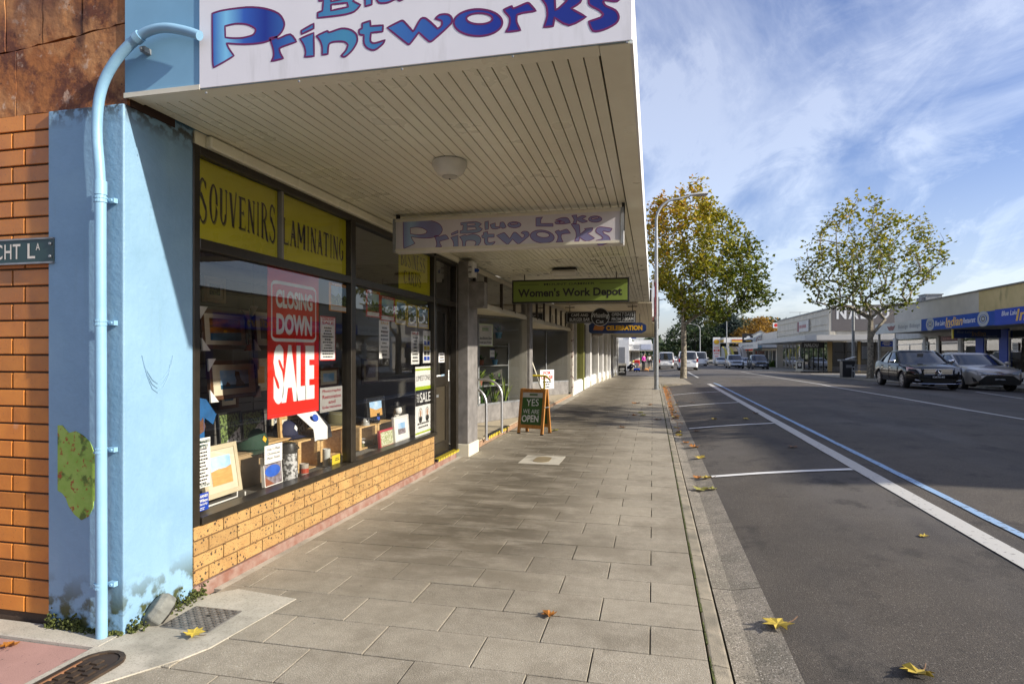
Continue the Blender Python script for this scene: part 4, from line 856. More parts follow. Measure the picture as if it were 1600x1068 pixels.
t, P, U, V = sticker('security_sticker', 'blue security warning sticker at the bottom corner of the first window', 'sticker', (301, 326, 775, 803), mat=m_royal)
put(t, 'lettering', m_wtxt, lambda b: (text(b, 'BE WARNED', P(.08, .76), U*.86, V*.15, .03), text(b, 'Wilson', P(.42, .5), U*.5, V*.18, .03), text(b, 'Security', P(.42, .28), U*.5, V*.18, .02), b.ribbon(el(.22, .42, .16, .2), .03, P(0, 0), U, V), text(b, 'W', P(.13, .34), U*.18, V*.16, .02), lines(b, P(.1, .04), U*.8, V*.18, 2, .5, 3)))
t, P, U, V = sticker('realtor_banner', 'tall white and green for sale banner at the right end of the second window', 'banner', (649, 673, 573, 686))
put(t, 'green_band', simple('lime_print', (.40, .52, .02), .4), lambda b: [b.poly(R4(0, 1, a, c), P(0, 0), U, V) for a, c in ((.945, .97), (.67, .72), (.055, .08))])
put(t, 'dark_panel', m_blacktxt, lambda b: b.poly(R4(0, 1, .45, .67), P(0, 0), U, V))
put(t, 'lettering', m_blacktxt, lambda b: (text(b, 'LIMESTONE', P(.06, .80), U*.88, V*.075), lines(b, P(.1, .12), U*.8, V*.1, 2, .5, 2)))
put(t, 'white_lettering', m_wtxt, lambda b: (text(b, 'SALE', P(.28, .49, 2), U*.68, V*.14, .01), text(b, 'FOR', P(.08, .5, 2), U*.16, V*.12)))
for k, cx in enumerate((.32, .76)): put(t, 'portrait_oval', m_greytxt, lambda b: b.ribbon(el(cx, .31, .13, .10), .015, P(0, 0), U, V)); put(t, 'portrait', m_blacktxt, lambda b: b.poly(el(cx, .26, .10, .05), P(0, 0), U, V)); put(t, 'portrait_face', simple('skin_print', (.5, .3, .2), .6), lambda b: b.poly(el(cx, .34, .06, .05), P(0, 0, 1.5), U, V))
listposter('notice', 'small white notice taped inside the shop door glass', (685.5, 695, 551, 566), 3, X=-2.577, seed=12)
for k, (px_, lb) in enumerate((((682.5, 688.5, 586, 597), 'small white card low on the shop door glass'), ((689.5, 696, 585, 594), 'small pale blue card low on the shop door glass'), ((700.5, 705, 578, 595), 'narrow white opening hours strip on the door edge'))):
    t, P, U, V = sticker('door_card', lb, 'sticker', px_, X=-2.577 if k < 2 else -2.554, mat=(m_paper, simple('pale_blue_card', (.4, .55, .68), .5), m_paper)[k]); put(t, 'print', m_greytxt, lambda b: lines(b, P(.1, .1), U*.8, V*.8, 4, .5, k))
# bordered scratch-card style posters at the top of both windows
m_sky = M('photo_sky', (.20, .42, .70), .4, col2=(.55, .68, .80), vs=5); m_sea = M('photo_sea', (.03, .12, .22), .4, var=.4, vs=20); m_sand = M('photo_sand', (.62, .36, .12), .5, col2=(.50, .27, .08), vs=12, stretch=(1, 1, 5)); m_rock = M('photo_rock', (.13, .08, .05), .6, var=.5, vs=30)
m_leafpic = M('photo_foliage', (.16, .22, .07), .5, col2=(.02, .03, .015), vs=60, det=6, lo=.45, hi=.55); m_rockpic = M('photo_white_rocks', (.50, .50, .50), .5, col2=(.06, .06, .06), vs=45, det=6, lo=.45, hi=.55)
m_sunset = M('photo_sunset', (.55, .20, .01), .4, col2=(.12, .05, .02), vs=7, stretch=(1, 1, 4)); m_crater = M('photo_lake', (.02, .12, .60), .35, var=.3, vs=9); m_land = M('photo_land', (.30, .26, .30), .5, col2=(.12, .09, .09), vs=40)
for k, (px_, col, lb) in enumerate((((514, 546, 440, 485), m_orangeP, 'red edged photo poster at the top right of the first window'), ((572, 594, 452, 494), m_red, 'red edged tree poster nearest the middle mullion'), ((594, 617, 461, 500), m_red, 'second red edged tree poster in the second window'),
      ((618, 635, 467, 506), m_yel, 'first of three yellow edged posters, nearest the red ones'), ((636, 652, 474, 510), m_yel, 'middle one of three yellow edged posters'), ((653, 670, 478, 512), m_yel, 'yellow edged poster nearest the door'))):
    t, P, U, V = sticker('photo_poster', lb, 'poster', px_, X=XG-.004*(k % 2), mat=col)
    put(t, 'photo', m_sky, lambda b: b.poly(R4(.1, .9, .25, .9), P(0, 0, .6), U, V)); put(t, 'treeline', m_leafpic, lambda b: b.poly([(.1, .22), (.9, .22), (.9, .5), (.75, .62), (.6, .5), (.45, .66), (.3, .52), (.1, .6)], P(0, 0, 1.2), U, V))
    put(t, 'footer', m_wtxt, lambda b: b.poly(R4(.08, .92, .04, .19), P(0, 0, .8), U, V)); put(t, 'print', m_wtxt, lambda b: lines(b, P(.1, .92), U*.8, V*.06, 1, .6, k))
# ================================================================ window display
def easel(label, px, X, frame_mat, mat_mat, pics, lean=.08, mat_w=.16, fw=.03, corners=False, cat='picture', name='framed_picture', depth=.02, rot=0):
    y0, y1, z0, z1 = rect(*px, X); w, h = y1-y0, z1-z0; t = thing(name, label, cat, (X, y0+w/2, z0)); t.rotation_euler = (rot, -lean, 0)
    def bx(n, m, a, b, c, d, x0, x1, bev=.002): q = MB(local=True); q.box(x0, x1, -w/2+w*a, -w/2+w*b, h*c, h*d); return q.build(n, m, t, bev=bev)
    f_ = fw/w; g_ = fw/h
    bx('frame_side', frame_mat, 0, f_, 0, 1, -depth, .008); bx('frame_side', frame_mat, 1-f_, 1, 0, 1, -depth, .008); bx('frame_side', frame_mat, f_, 1-f_, 1-g_, 1, -depth, .008); bx('frame_side', frame_mat, f_, 1-f_, 0, g_, -depth, .008)
    bx('mount', mat_mat, f_, 1-f_, g_, 1-g_, -depth, .001, 0)
    for i, (nm, m, pts) in enumerate(pics):
        q = MB(local=True); q.poly([(-w/2+w*(f_+mat_w+(1-2*f_-2*mat_w)*u), h*(g_+mat_w+(1-2*g_-2*mat_w)*v)) for u, v in pts], (.0022+.0009*i, 0, 0), (0, 1, 0), (0, 0, 1)); q.build(nm, m, t)
    if corners:
        for sy, sz in ((0, 0), (1, 0), (0, 1), (1, 1)):
            q = MB(local=True); yy = -w/2+w*sy+(.012 if sy else -.012); zz = h*sz+(.012 if sz else -.012); dy = -.075 if sy else .075; dz = -.085 if sz else .085
            q.poly([(yy, zz), (yy+dy, zz), (yy, zz+dz)] if dy*dz > 0 else [(yy, zz), (yy, zz+dz), (yy+dy, zz)], (.014, 0, 0), (0, 1, 0), (0, 0, 1), th=.012); q.build('corner_protector', m_paper, t)
    return t
FULL = [(0, 0), (1, 0), (1, 1), (0, 1)]
m_fcream = simple('cream_frame', (.55, .47, .32), .5); m_mount = simple('cream_mount', (.60, .54, .40), .7); m_fbrown = simple('brown_frame', (.10, .045, .02), .4); m_fblack = simple('black_frame', (.015, .015, .015), .4)
easel('framed sunset photograph upper left in the first window', (316, 389, 481, 545), -2.95, m_fbrown, m_mount, [('sky', m_sunset, FULL), ('sun', simple('photo_sun', (.9, .45, .02), .4), el(.48, .42, .06, .08)), ('sea', m_sea, [(0, 0), (1, 0), (1, .40), (0, .32)])], mat_w=.11, corners=True)
easel('framed photograph of a sea stack standing in the first window', (329, 404, 563, 626), -2.9, m_fbrown, m_mount, [('sky', m_sky, FULL), ('sea', m_sea, [(0, 0), (1, 0), (1, .22), (0, .22)]), ('rock', m_rock, [(.5, .1), (.86, .1), (.8, .3), (.72, .42), (.66, .9), (.52, .95), (.5, .7), (.55, .45)]), ('islet', m_rock, [(.14, .14), (.34, .14), (.28, .3), (.22, .38), (.18, .28)])], mat_w=.15, corners=True)
easel('dark framed print half hidden behind the red sale poster', (398, 440, 480, 545), -3.05, m_fbrown, m_mount, [('photo', m_rock, FULL)], corners=True)
easel('black framed forest photograph with leafy top', (343, 378, 646, 698), -2.85, m_fblack, m_leafpic, [('rocks', m_rockpic, [(.2, 0), (1, 0), (1, .5), (.6, .3)])], mat_w=.0, fw=.012)
easel('black framed forest photograph with white rocks', (379, 414, 643, 688), -2.85, m_fblack, m_leafpic, [('rocks', m_rockpic, [(.3, 0), (1, 0), (1, .6), (.7, .45)])], mat_w=.0, fw=.012)
easel('large cream framed photograph of dunes under blue sky in the near corner', (322, 378, 700, 783), -2.66, m_fcream, m_mount, [('sky', m_sky, FULL), ('dune', m_sand, [(0, 0), (1, 0), (1, .62), (.7, .55), (.35, .56), (0, .50)])], mat_w=.13, corners=False, lean=.16)
easel('picture in a pale wooden frame leaning behind the crates', (438, 480, 650, 690), -2.9, m_pine, m_mount, [('photo', m_rockpic, FULL)], mat_w=.08)
easel('metal lake photo panel leaning on the sill of the first window', (413, 441, 716, 762), -2.58, m_paper, m_paper, [('ground', m_land, FULL), ('lake', m_crater, el(.5, .5, .45, .22)), ('bank', simple('photo_red_bank', (.25, .08, .04), .6), [(0, 0), (.55, 0), (0, .35)])], mat_w=0, fw=.006, name='lake_print')
t, P, U, V = sticker('notice', 'white print to metal card on the lake photo panel', 'card', (413.5, 441, 697, 726), X=-2.565); put(t, 'lettering', m_blacktxt, lambda b: [text(b, s_, P(.15, .70-.24*i), U*.7, V*.14) for i, s_ in enumerate(('Print To Metal', 'ChromaLuxe', 'Photo Panels'))])
easel('dark framed dune photograph on the crate in the second window', (574, 602, 622, 660), -2.75, m_fblack, m_fblack, [('sky', m_sky, FULL), ('dune', m_sand, [(0, 0), (1, 0), (1, .5), (.5, .42), (0, .65)])], mat_w=.14, fw=.012)
easel('white framed seascape leaning on the second window sill', (617, 640, 652, 692), -2.58, m_white, m_paper, [('sky', m_sky, FULL), ('town', m_land, [(0, 0), (1, 0), (1, .45), (0, .5)])], mat_w=.2, fw=.02)
easel('seed pack style print with red edges in front of the crate', (594, 617, 673, 702), -2.6, simple('crimson', (.45, .02, .05), .4), m_leafpic, [('daisies', M('photo_daisies', (.7, .7, .55), .5, col2=(.2, .25, .06), vs=70, lo=.45, hi=.55), FULL)], mat_w=0, fw=.02)
t, P, U, V = sticker('shop_sign', 'grey photographic restoration sign leaning in the first window', 'sign', (500, 536, 606, 645), X=-2.95, mat=simple('grey_card', (.30, .29, .28), .6)); put(t, 'lettering', simple('maroon_print', (.2, .01, .02), .5), lambda b: [text(b, s_, P(.1+.25*(i == 2), .76-.22*i), U*(.8-.5*(i == 2)), V*.15, .02) for i, s_ in enumerate(('Photographic', 'Restoration', 'and', 'Enlargements'))])
for k, (lb, px_, X_, mf, pm_) in enumerate((('dark framed print on the back wall above the green cap', (342, 372, 590, 640), -3.5, m_fbrown, m_sea), ('pale framed print on the back wall left of the red poster', (392, 420, 560, 612), -3.5, m_fcream, m_sand),
      ('framed harbour print on the back wall right of the red poster', (498, 528, 575, 606), -3.5, m_fbrown, m_sky), ('small black framed print behind the navy cap', (420, 448, 640, 676), -3.2, m_fblack, m_rockpic), ('brown framed print on the slat wall in the second window', (566, 592, 560, 600), -3.5, m_fbrown, m_land), ('cream framed print high on the back wall near the pillar', (318, 352, 430, 470), -3.5, m_fcream, m_leafpic), ('dark framed print high on the back wall behind the red poster', (430, 470, 440, 480), -3.5, m_fblack, m_sunset))):
    easel(lb, px_, X_, mf, m_mount, [('photo', pm_, FULL)], mat_w=.14, lean=0)
def folded(lb, px_, X_, cols, sh_h):
    y0, y1, z0, z1 = rect(*px_, X_); t = thing('folded_shirts', lb, 'shirts', (X_, y0, sh_h))
    for i, c_ in enumerate(cols): MB().box(X_-.24, X_+.004*(i % 2), y0+.005*i, y1-.004*i, sh_h+.03*i+.001, sh_h+.03*i+.028).build('shirt', c_, t, bev=.009)
folded('stack of folded shirts inside the left pine crate', (422, 455, 700, 740), -2.86, [simple('teal_cotton', (.05, .2, .22), .9), simple('red_cotton', (.35, .03, .03), .9), simple('grey_cotton', (.25, .25, .25), .9)], .415)
folded('stack of folded shirts inside the crate beside the mullion', (567, 586, 676, 700), -2.78, [simple('olive_cotton', (.15, .15, .05), .9), simple('white_cotton2', (.6, .6, .58), .9)], .415)
# crates
def crate(label, px, X, dep=.26):
    y0, y1, z0, z1 = rect(*px, X); t = thing('wooden_crate', label, 'crate', (X-dep/2, (y0+y1)/2, z0), group='pine crates in the window display'); th = .012
    MB().box(X-dep, X, y0, y0+th, z0, z1).build('side_board', m_pine, t, bev=.001); MB().box(X-dep, X, y1-th, y1, z0, z1).build('side_board', m_pine, t, bev=.001)
    for n_, (a, b_) in (('top_slat', (z1-th, z1)), ('bottom_slat', (z0, z0+th))):
        for k in range(3): MB().box(X-dep+k*dep/3+.006, X-dep+(k+1)*dep/3-.004, y0+th, y1-th, a, b_).build(n_, m_pine, t)
    for k in range(3): w_ = (y1-y0-2*th)/3; MB().box(X-dep, X-dep+th, y0+th+k*w_+.015, y0+th+(k+1)*w_-.015, z0+th, z1-th).build('back_slat', m_pine, t)
    for yy in (y0+th, y1-th-.03): MB().box(X-.03, X, yy, yy+.03, z0+th, z1-th).build('corner_batten', m_pine, t)
crate('open pine crate left of the hanging white cloth in the first window', (415, 462, 693, 742), -2.82); crate('open pine crate in the middle of the first window', (466, 500, 690, 740), -2.72); crate('open pine crate at the right end of the first window', (501, 541, 675, 722), -2.72)
crate('open pine crate beside the mullion in the second window', (562, 589, 668, 704), -2.74); crate('open pine crate behind the red edged print in the second window', (590, 616, 662, 696), -2.74)
# carton, caps, bottle, shirt, cloth, mugs
y0, y1, z0, z1 = rect(372, 410, 714, 762, -2.78); t = thing('carton', 'brown cardboard carton under the green cap in the first window', 'box', (-2.9, (y0+y1)/2, z0)); MB().box(-3.1, -2.78, y0, y1, .40, z1).build('body', m_card, t, bev=.003); MB().box(-3.08, -2.80, y0+.01, (y0+y1)/2-.003, z1, z1+.004).build('flap', m_card, t); MB().box(-3.08, -2.80, (y0+y1)/2+.003, y1-.01, z1, z1+.004).build('flap', m_card, t); ctop = z1+.004
def capo(label, px_, py_, X, R, mat, h0, badge):
    p = atX(px_, py_, X); t = thing('cap', label, 'cap', (X, p.y, h0)); b = MB(local=True); b.lathe([(R, 0), (R*1.02, R*.35), (R*.85, R*.85), (R*.5, R*1.12), (R*.06, R*1.2)], (0, 0, 0), 18); b.build('crown', mat, t, smooth='auto')
    b = MB(local=True); n = 10; vs = []
    for i in range(n+1):
        a = -1.15+2.3*i/n
        for rr, hh in ((R*.95, .004), (R*1.75-.35*R*abs(a)**2*.5, -.012)): vs.append((rr*math.cos(a), rr*math.sin(a), hh-.012*abs(a)))
    b.add(vs, [(2*i, 2*i+1, 2*i+3, 2*i+2) for i in range(n)]); b.add([(x, y, z-.004) for x, y, z in vs], [(2*i+2, 2*i+3, 2*i+1, 2*i) for i in range(n)]); b.build('peak', mat, t, smooth=True)
    b = MB(local=True); b.lathe([(.008, 0), (.006, .006)], (0, 0, R*1.19), 8); b.build('button', mat, t)
    b = MB(local=True); b.poly([(0, -.025), (.025, 0), (0, .025), (-.025, 0)], (R*.97, 0, R*.55), (0, 1, 0), (-.25, 0, 1), th=.003); b.build('badge', badge, t); return t
capo('dark green cap on the cardboard carton', 391, 712, -2.9, .125, simple('green_felt', (.012, .045, .025), .8), ctop+.012, m_gold); 
q = atX(446, 690, -2.9); capo('navy cap on the left pine crate', 446, 690, -2.93, .10, simple('navy_cotton', (.012, .015, .05), .8), rect(415, 462, 693, 742, -2.82)[3]+.012, m_wtxt)
p0_ = atX(455, 755, -2.60); t = thing('drink_bottle', 'black topped bottle holder printed with bare trees on the window sill', 'bottle', (-2.62, p0_.y, .40)); zt_ = atX(455, 690, -2.6).z
b = MB(local=True); H_ = zt_-.40; b.lathe([(.062, 0), (.064, H_*.2), (.058, H_*.72)], (0, 0, 0), 16); b.build('body', m_rockpic, t, smooth='auto'); b = MB(local=True); b.lathe([(.059, H_*.72), (.062, H_*.8), (.05, H_*.96), (.02, H_)], (0, 0, 0), 16); b.build('cap', m_fblack, t, smooth='auto'); b = MB(local=True); b.tube([(.05, -.02, H_*.8), (.085, 0, H_*.86), (.05, .02, H_*.92)], .006, 6); b.build('loop', m_fblack, t)
t = thing('t_shirt', 'blue t-shirt with a brown map print hanging beside the blue pillar', 'shirt', (-2.75, 3.05, .7)); ys0, ys1, zz0, zz1 = rect(304, 331, 620, 712, -2.78); ys0 -= .22; w = ys1-ys0
sh = [(0, 0), (1, 0), (.98, .55), (1.0, .62), (1.25, .50), (1.34, .66), (1.05, .93), (.68, 1), (.6, .93), (.4, .93), (.32, 1), (-.05, .93)]
MB().poly(sh, (-2.78, ys0, zz0), (0, w*.82, 0), (0, 0, zz1-zz0), th=.025).build('shirt', M('blue_cotton', (.015, .12, .33), .9, var=.4, vs=6), t, bev=.004)
mp_ = [(.42, .38), (.5, .33), (.62, .35), (.74, .30), (.86, .34), (.9, .42), (.86, .50), (.82, .58), (.76, .52), (.70, .56), (.62, .54), (.5, .50)]; MB().poly(mp_, (-2.7785, ys0+.04, zz0+.02), (0, w*.82, 0), (0, 0, zz1-zz0)).build('map_print', simple('brown_print', (.14, .06, .03), .7), t)
t = thing('tea_towel', 'white cloth with a blue oval print draped over the pine crate', 'cloth', (-2.7, 4.4, .8)); 
ya, yb, za, zb_ = rect(479, 517, 640, 692, -2.70); b = MB(); n = 8; vs = []
for i in range(n+1):
    v = i/n
    for j in range(7): u = j/6; vs.append((-2.86+.17*min(1, v*1.6)+.006*math.sin(u*9+v*3), ya+(yb-ya)*(.08+.25*(1-(1-v))*0+u*.75+.2*v), zb_-(zb_-za)*v+.004*math.sin(u*7)))
b.add(vs, [(i*7+j, (i+1)*7+j, (i+1)*7+j+1, i*7+j+1) for i in range(n) for j in range(6)]); b.add([(x-.006, y, z) for x, y, z in vs], [(i*7+j, i*7+j+1, (i+1)*7+j+1, (i+1)*7+j) for i in range(n) for j in range(6)]); b.build('cloth', M('white_cotton', (.78, .78, .77), .9, var=.1), t, smooth=True)
MB().poly(el(0, 0, .045, .03), (-2.745, ya+(yb-ya)*.55, zb_-(zb_-za)*.32), (0, 1, 0), (-.35, 0, 1)).build('blue_print', m_blueprint, t)
def mug(label, px_, py_, X, h0, R, H, mat, band=None, handle=True):
    p = atX(px_, py_, X); t = thing('mug', label, 'mug', (X, p.y, h0)); b = MB(local=True); b.lathe([(R*.9, 0), (R, .01), (R, H), (R*.9, H), (R*.88, .01)], (0, 0, 0), 16); b.build('body', mat, t, smooth='auto')
    if band: b = MB(local=True); b.lathe([(R*1.01, H*.3), (R*1.01, H*.65)], (0, 0, 0), 16); b.build('band', band, t)
    if handle: b = MB(local=True); b.tube([(0, R*.95, H*.8), (0, R*1.55, H*.72), (0, R*1.6, H*.4), (0, R*.95, H*.22)], .006, 6); b.build('handle', mat, t)
mug('dark mug with a blue band on the crate in the second window', 587, 656, -2.78, rect(562, 589, 668, 704, -2.74)[3], .042, .10, m_fblack, m_blueprint)
mug('small tinted glass jar at the crate corner in the first window', 475, 735, -2.60, .40, .035, .10, simple('printed_jar', (.4, .35, .3), .2), simple('red_fruit_print', (.4, .05, .02), .5), False)
mug('tall clear glass on the crate shelf in the first window', 510, 720, -2.64, .40, .032, .15, simple('pale_glass', (.5, .52, .5), .15), None, False)
t = thing('snow_globe', 'clear glass dome on the crate beside the mullion', 'ornament', (-2.78, atX(571, 662, -2.78).y, rect(562, 589, 668, 704, -2.74)[3])); b = MB(local=True); b.lathe([(.045, 0), (.045, .012), (.038, .014), (.04, .03), (.03, .06), (.012, .075), (.002, .077)], (0, 0, 0), 14); b.build('dome', simple('glassy_grey', (.4, .4, .38), .1), t, smooth='auto')
t = thing('cat_ornament', 'small spotted animal ornament with a black hat in the second window', 'ornament', (-2.72, atX(619, 655, -2.72).y, .40)); 
b = lumpy((0, 0, .16), .05, .055, .16, 8, 6, .12, 3); b.local = True; b.build('body', M('spotted_fur', (.6, .58, .52), .8, col2=(.05, .05, .05), vs=40, lo=.5, hi=.54, coords='obj'), t, smooth=True); b = lumpy((.02, 0, .32), .045, .05, .05, 8, 6, .1, 4); b.local = True; b.build('head', m_paper, t, smooth=True); b = MB(local=True); b.lathe([(.07, .36), (.07, .368), (.04, .37), (.035, .41), (.01, .42)], (0, 0, 0), 12); b.build('hat', m_fblack, t)
t, P, U, V = sticker('price_star', 'bright yellow price card lying on the sill of the first window', 'card', (519, 534, 712, 726), X=-2.56, mat=m_yel); put(t, 'print', m_blacktxt, lambda b: lines(b, P(.2, .3), U*.6, V*.4, 2, .5, 1))
t = thing('plate_stand', 'white wire display stand under the dune picture', 'stand', (-2.64, 3.2, .40)); ya = atX(331, 790, -2.6).y; yb = atX(383, 790, -2.6).y; b = MB(); b.tube([(-2.6, ya, .405), (-2.6, yb, .405), (-2.6, yb, .44)], .006, 6); b.tube([(-2.66, ya, .405), (-2.66, yb, .405), (-2.66, yb, .46)], .006, 6); b.build('wire', m_white, t)
t = thing('hat', 'felt hat at the back of the first window beside the white cloth', 'hat', (-2.9, atX(525, 668, -2.9).y, rect(501, 541, 675, 722, -2.72)[3])); b = MB(local=True); b.lathe([(.17, 0), (.172, .008), (.10, .012), (.098, .07), (.07, .11), (.02, .115)], (0, 0, 0), 18); b.build('felt', simple('olive_felt', (.10, .09, .04), .9), t, smooth='auto')
# ================================================================ recessed shops along the left row
def recess_shop(t, Y0, Y1, back, glass0, glass1, hsof=2.03, floor=.07, riser=.38):
    MB().poly([(XF, Y0), (XF, Y1), (glass1[0], glass1[1]), (glass0[0], glass0[1]), (back, Y0)], (0, 0, floor), (1, 0, 0), (0, 1, 0), th=.2).build('entry_floor', m_tile, t)
    MB().box(-2.50, -2.44, Y0, Y1, -.1, .055).build('step_edge', M('red_worn_step', (.36, .22, .13), .8, var=.4, vs=20), t)
    MB().poly([(XF-.02, Y0), (back, Y0), (glass0[0], glass0[1]), (glass1[0]-.02, glass1[1]), (XF-.02, Y1)], (0, 0, hsof), (1, 0, 0), (0, 1, 0), th=-.06).build('entry_soffit', m_cream, t)
    MB().box(XF-.06, XF, Y0, Y1, hsof-.03, hsof+.03).build('head_rail', m_cream, t)
    n = int((Y1-Y0)/.85)
    for i in range(n): a, b = Y0+(Y1-Y0)*i/n, Y0+(Y1-Y0)*(i+1)/n; MB().quad((XF-.03, a, hsof+.03), (XF-.03, b, hsof+.03), (XF-.03, b, 2.50), (XF-.03, a, 2.50)).build('highlight_pane', m_glass, t); MB().box(XF-.05, XF-.005, a-.015, a+.015, hsof+.03, 2.50).build('glazing_bar', simple('bar_brown', (.10, .08, .06), .5), t)
    MB().box(XF-.05, XF, Y0, Y1, 2.50, 2.57).build('top_rail', m_cream, t)
    g0, g1 = Vector(glass0+(0,)), Vector(glass1+(0,)); d = (g1-g0); L_ = d.length; d.normalize(); q = Vector((d.y, -d.x, 0))
    up = Vector((0, 0, 1))
    MB().obox(g0+up*floor, d*L_, -q*.12, up*(riser-floor)).build('stall_riser', m_greypost, t, bev=.004)
    k = 2; 
    for i in range(k):
        a, b = g0+d*(L_*i/k+.02), g0+d*(L_*(i+1)/k-.02)
        MB().quad(a+up*riser-q*.03, b+up*riser-q*.03, b+up*(hsof-.03)-q*.03, a+up*(hsof-.03)-q*.03).build('pane', m_glass, t)
        MB().obox(a-d*.04+up*riser, d*.03, -q*.05, up*(hsof-riser)).build('glazing_bar', m_steel, t)
    MB().obox(g0+up*riser, d*L_, -q*.06, up*.03).build('sill', m_steel, t); MB().obox(g0+up*(hsof-.04), d*L_, -q*.06, up*.04).build('head', m_steel, t)
    # door in the back of the recess
    MB().box(back-.05, back, Y0, glass0[1], floor, hsof).build('back_frame', m_frame, t); MB().quad((back+.01, Y0+.15, .3), (back+.01, glass0[1]-.15, .3), (back+.01, glass0[1]-.15, 1.95), (back+.01, Y0+.15, 1.95)).build('door_pane', m_farglass, t)
    MB().box(-6.5, XF-.08, Y0-.05, Y0, -.1, 2.57).build('party_wall', m_interior2, t); MB().box(-6.5, XF, Y1, Y1+.05, -.1, 2.57).build('party_wall', m_interior2, t); MB().box(-6.5, -6.4, Y0, Y1, 0, 2.57).build('rear_wall', simple('cream_interior', (.42, .39, .29), .8), t)
    MB().box(-6.4, XF-.1, Y0, Y1, -.1, floor-.01).build('shop_floor', m_interior2, t); MB().box(-6.4, XF-.1, Y0, Y1, 2.54, 2.57).build('shop_ceiling', m_cream, t)
    MB().box(-6.5, XF-.0, Y0, Y1, 2.90, 4.6).build('upper_wall', m_offwhite, t)
    return g0, g1, d, q, up
s2 = thing('plant_shop', 'second shop on the left with a splayed window full of potted plants behind grey posts', 'shop', (-2.6, 10, 0))
g0, g1, d, q, up = recess_shop(s2, 8.05, 12.02, -3.65, (-3.6, 9.3), (-2.52, 12.0))
awning(s2, 8.0, 15.4, XF, -.088, 2.585, .30, m_soffitold, m_white, seed=2)
def gpost(y0, y1, label, mat=m_greypost, h=2.57):
    t = thing('wall_post', label, 'post', (-2.45, (y0+y1)/2, 0)); MB().box(-2.62, -2.40, y0, y1, -.1, h).build('shaft', mat, t, bev=.006); MB().box(-2.625, -2.39, y0-.01, y1+.01, -.1, .12).build('foot', m_cream, t); return t
gpost(12.03, 12.33, 'grey post between the plant shop and the shop for lease')
# window notices of the plant shop
def wsign(name, label, cat, t0, t1, z0, z1, g, mat, off=.03, frame=None):
    g0, g1, d, q, up = g; L_ = (g1-g0).length; a = g0+d*(L_*t0)-q*off; w = L_*(t1-t0); t = thing(name, label, cat, a+up*z0)
    MB().obox(a+up*z0, d*w, -q*.006, up*(z1-z0)).build('sheet', mat, t)
    if frame: MB().ribbon(R4(0, w, 0, z1-z0), .025, a+up*z0+q*.0015, d, up).build('border', frame, t)
    return t, a+q*.002, d*w, up
G2 = (g0, g1, d, q, up)
t, a, u, v = wsign('window_notice', 'white cakes and pickles notice in a pale green frame in the plant shop window', 'notice', .50, .655, 1.47, 1.86, G2, m_paper, frame=simple('pale_green_edge', (.42, .50, .25), .5))
b = MB(); text(b, 'Cakes Biscuits Slices', a+u*.06+v*1.585, u*.88, v*.05, .02); text(b, 'Sweets Jams Pickles', a+u*.08+v*1.50, u*.84, v*.05, .02); b.build('lettering', m_blacktxt, t); b = MB(); b.poly(R4(.28, .72, 1.74, 1.80), a, u, v); b.build('badge', simple('sage_print', (.2, .25, .15), .5), t)
t, a, u, v = wsign('window_notice', 'small blue and white wash notice on the plant rack', 'notice', .66, .71, 1.23, 1.42, G2, m_paper, off=.10); b = MB(); b.poly(R4(0, 1, 1.39, 1.42), a, u, v); b.poly(R4(0, 1, 1.23, 1.26), a, u, v); b.build('band', m_navy, t); b = MB(); text(b, 'WASH', a+u*.12+v*1.31, u*.76, v*.04); b.build('lettering', m_greytxt, t)
t, a, u, v = wsign('window_notice', 'little white card low in the corner of the plant shop window', 'notice', .49, .525, .42, .55, G2, m_paper); b = MB(); lines(b, a+u*.1+v*.43, u*.8, v*.1, 3, .5, 4); b.build('print', m_blacktxt, t)
# plant rack
rk = thing('plant_rack', 'grey wire rack of shelves inside the plant shop window', 'shelf', g0+d*1.9-q*.35)
rb = g0+d*1.45-q*.30
for s_ in (0, 1.35):
    for o_ in (0, .38): MB().tube([rb+d*s_-q*o_+up*.1, rb+d*s_-q*o_+up*1.52], .014, 6).build('upright', m_steel, rk)
SH = (.36, .71, 1.10, 1.48)
for h in SH: MB().obox(rb+up*(h-.02), d*1.35, -q*.38, up*.018).build('shelf', m_steel, rk)
m_leaf = M('houseplant_leaf', (.09, .20, .03), .5, col2=(.05, .11, .02), vs=20); m_leaf2 = M('yellow_green_leaf', (.26, .32, .04), .5, col2=(.12, .2, .03), vs=20); m_terra = simple('terracotta', (.28, .10, .05), .8); m_potb = simple('blue_pot', (.10, .28, .42), .5)
def plant(p, R, H, n, kind, potm, leafm, label, potr=.06, poth=.10, seed=1):
    r = random.Random(seed); t = thing('potted_plant', label, 'plant', p); b = MB(local=True); b.lathe([(potr*.75, 0), (potr, poth), (potr*1.08, poth), (potr*1.08, poth*.86)], (0, 0, 0), 12); b.build('pot', potm, t); b = MB(local=True)
    for i in range(n):
        a = r.uniform(0, 6.28); e = r.uniform(.2, 1.2) if kind == 'spiky' else r.uniform(.1, 1.3); L_ = H*r.uniform(.6, 1.1); w = (.012 if kind == 'spiky' else .03)*(1+R)
        dx, dy = math.cos(a), math.sin(a); P = []
        for k in range(4):
            s_ = k/3; P.append(Vector((dx*R*s_*math.sin(e)*1.2, dy*R*s_*math.sin(e)*1.2, poth+L_*(s_*(1.15-.45*s_*math.sin(e))))))
        sd = Vector((-dy, dx, 0))*w; vs = [P[0]-sd*.4, P[0]+sd*.4, P[1]-sd, P[1]+sd, P[2]-sd*.9, P[2]+sd*.9, P[3]]
        b.add(vs, [(0, 1, 3, 2), (2, 3, 5, 4), (4, 5, 6)])
    b.build('leaves', leafm, t); return t
plant(rb+d*.25-q*.15+up*SH[2], .12, .18, 16, 'leafy', m_terra, m_leaf, 'plant in a terracotta pot at the left of the middle rack shelf', seed=1)
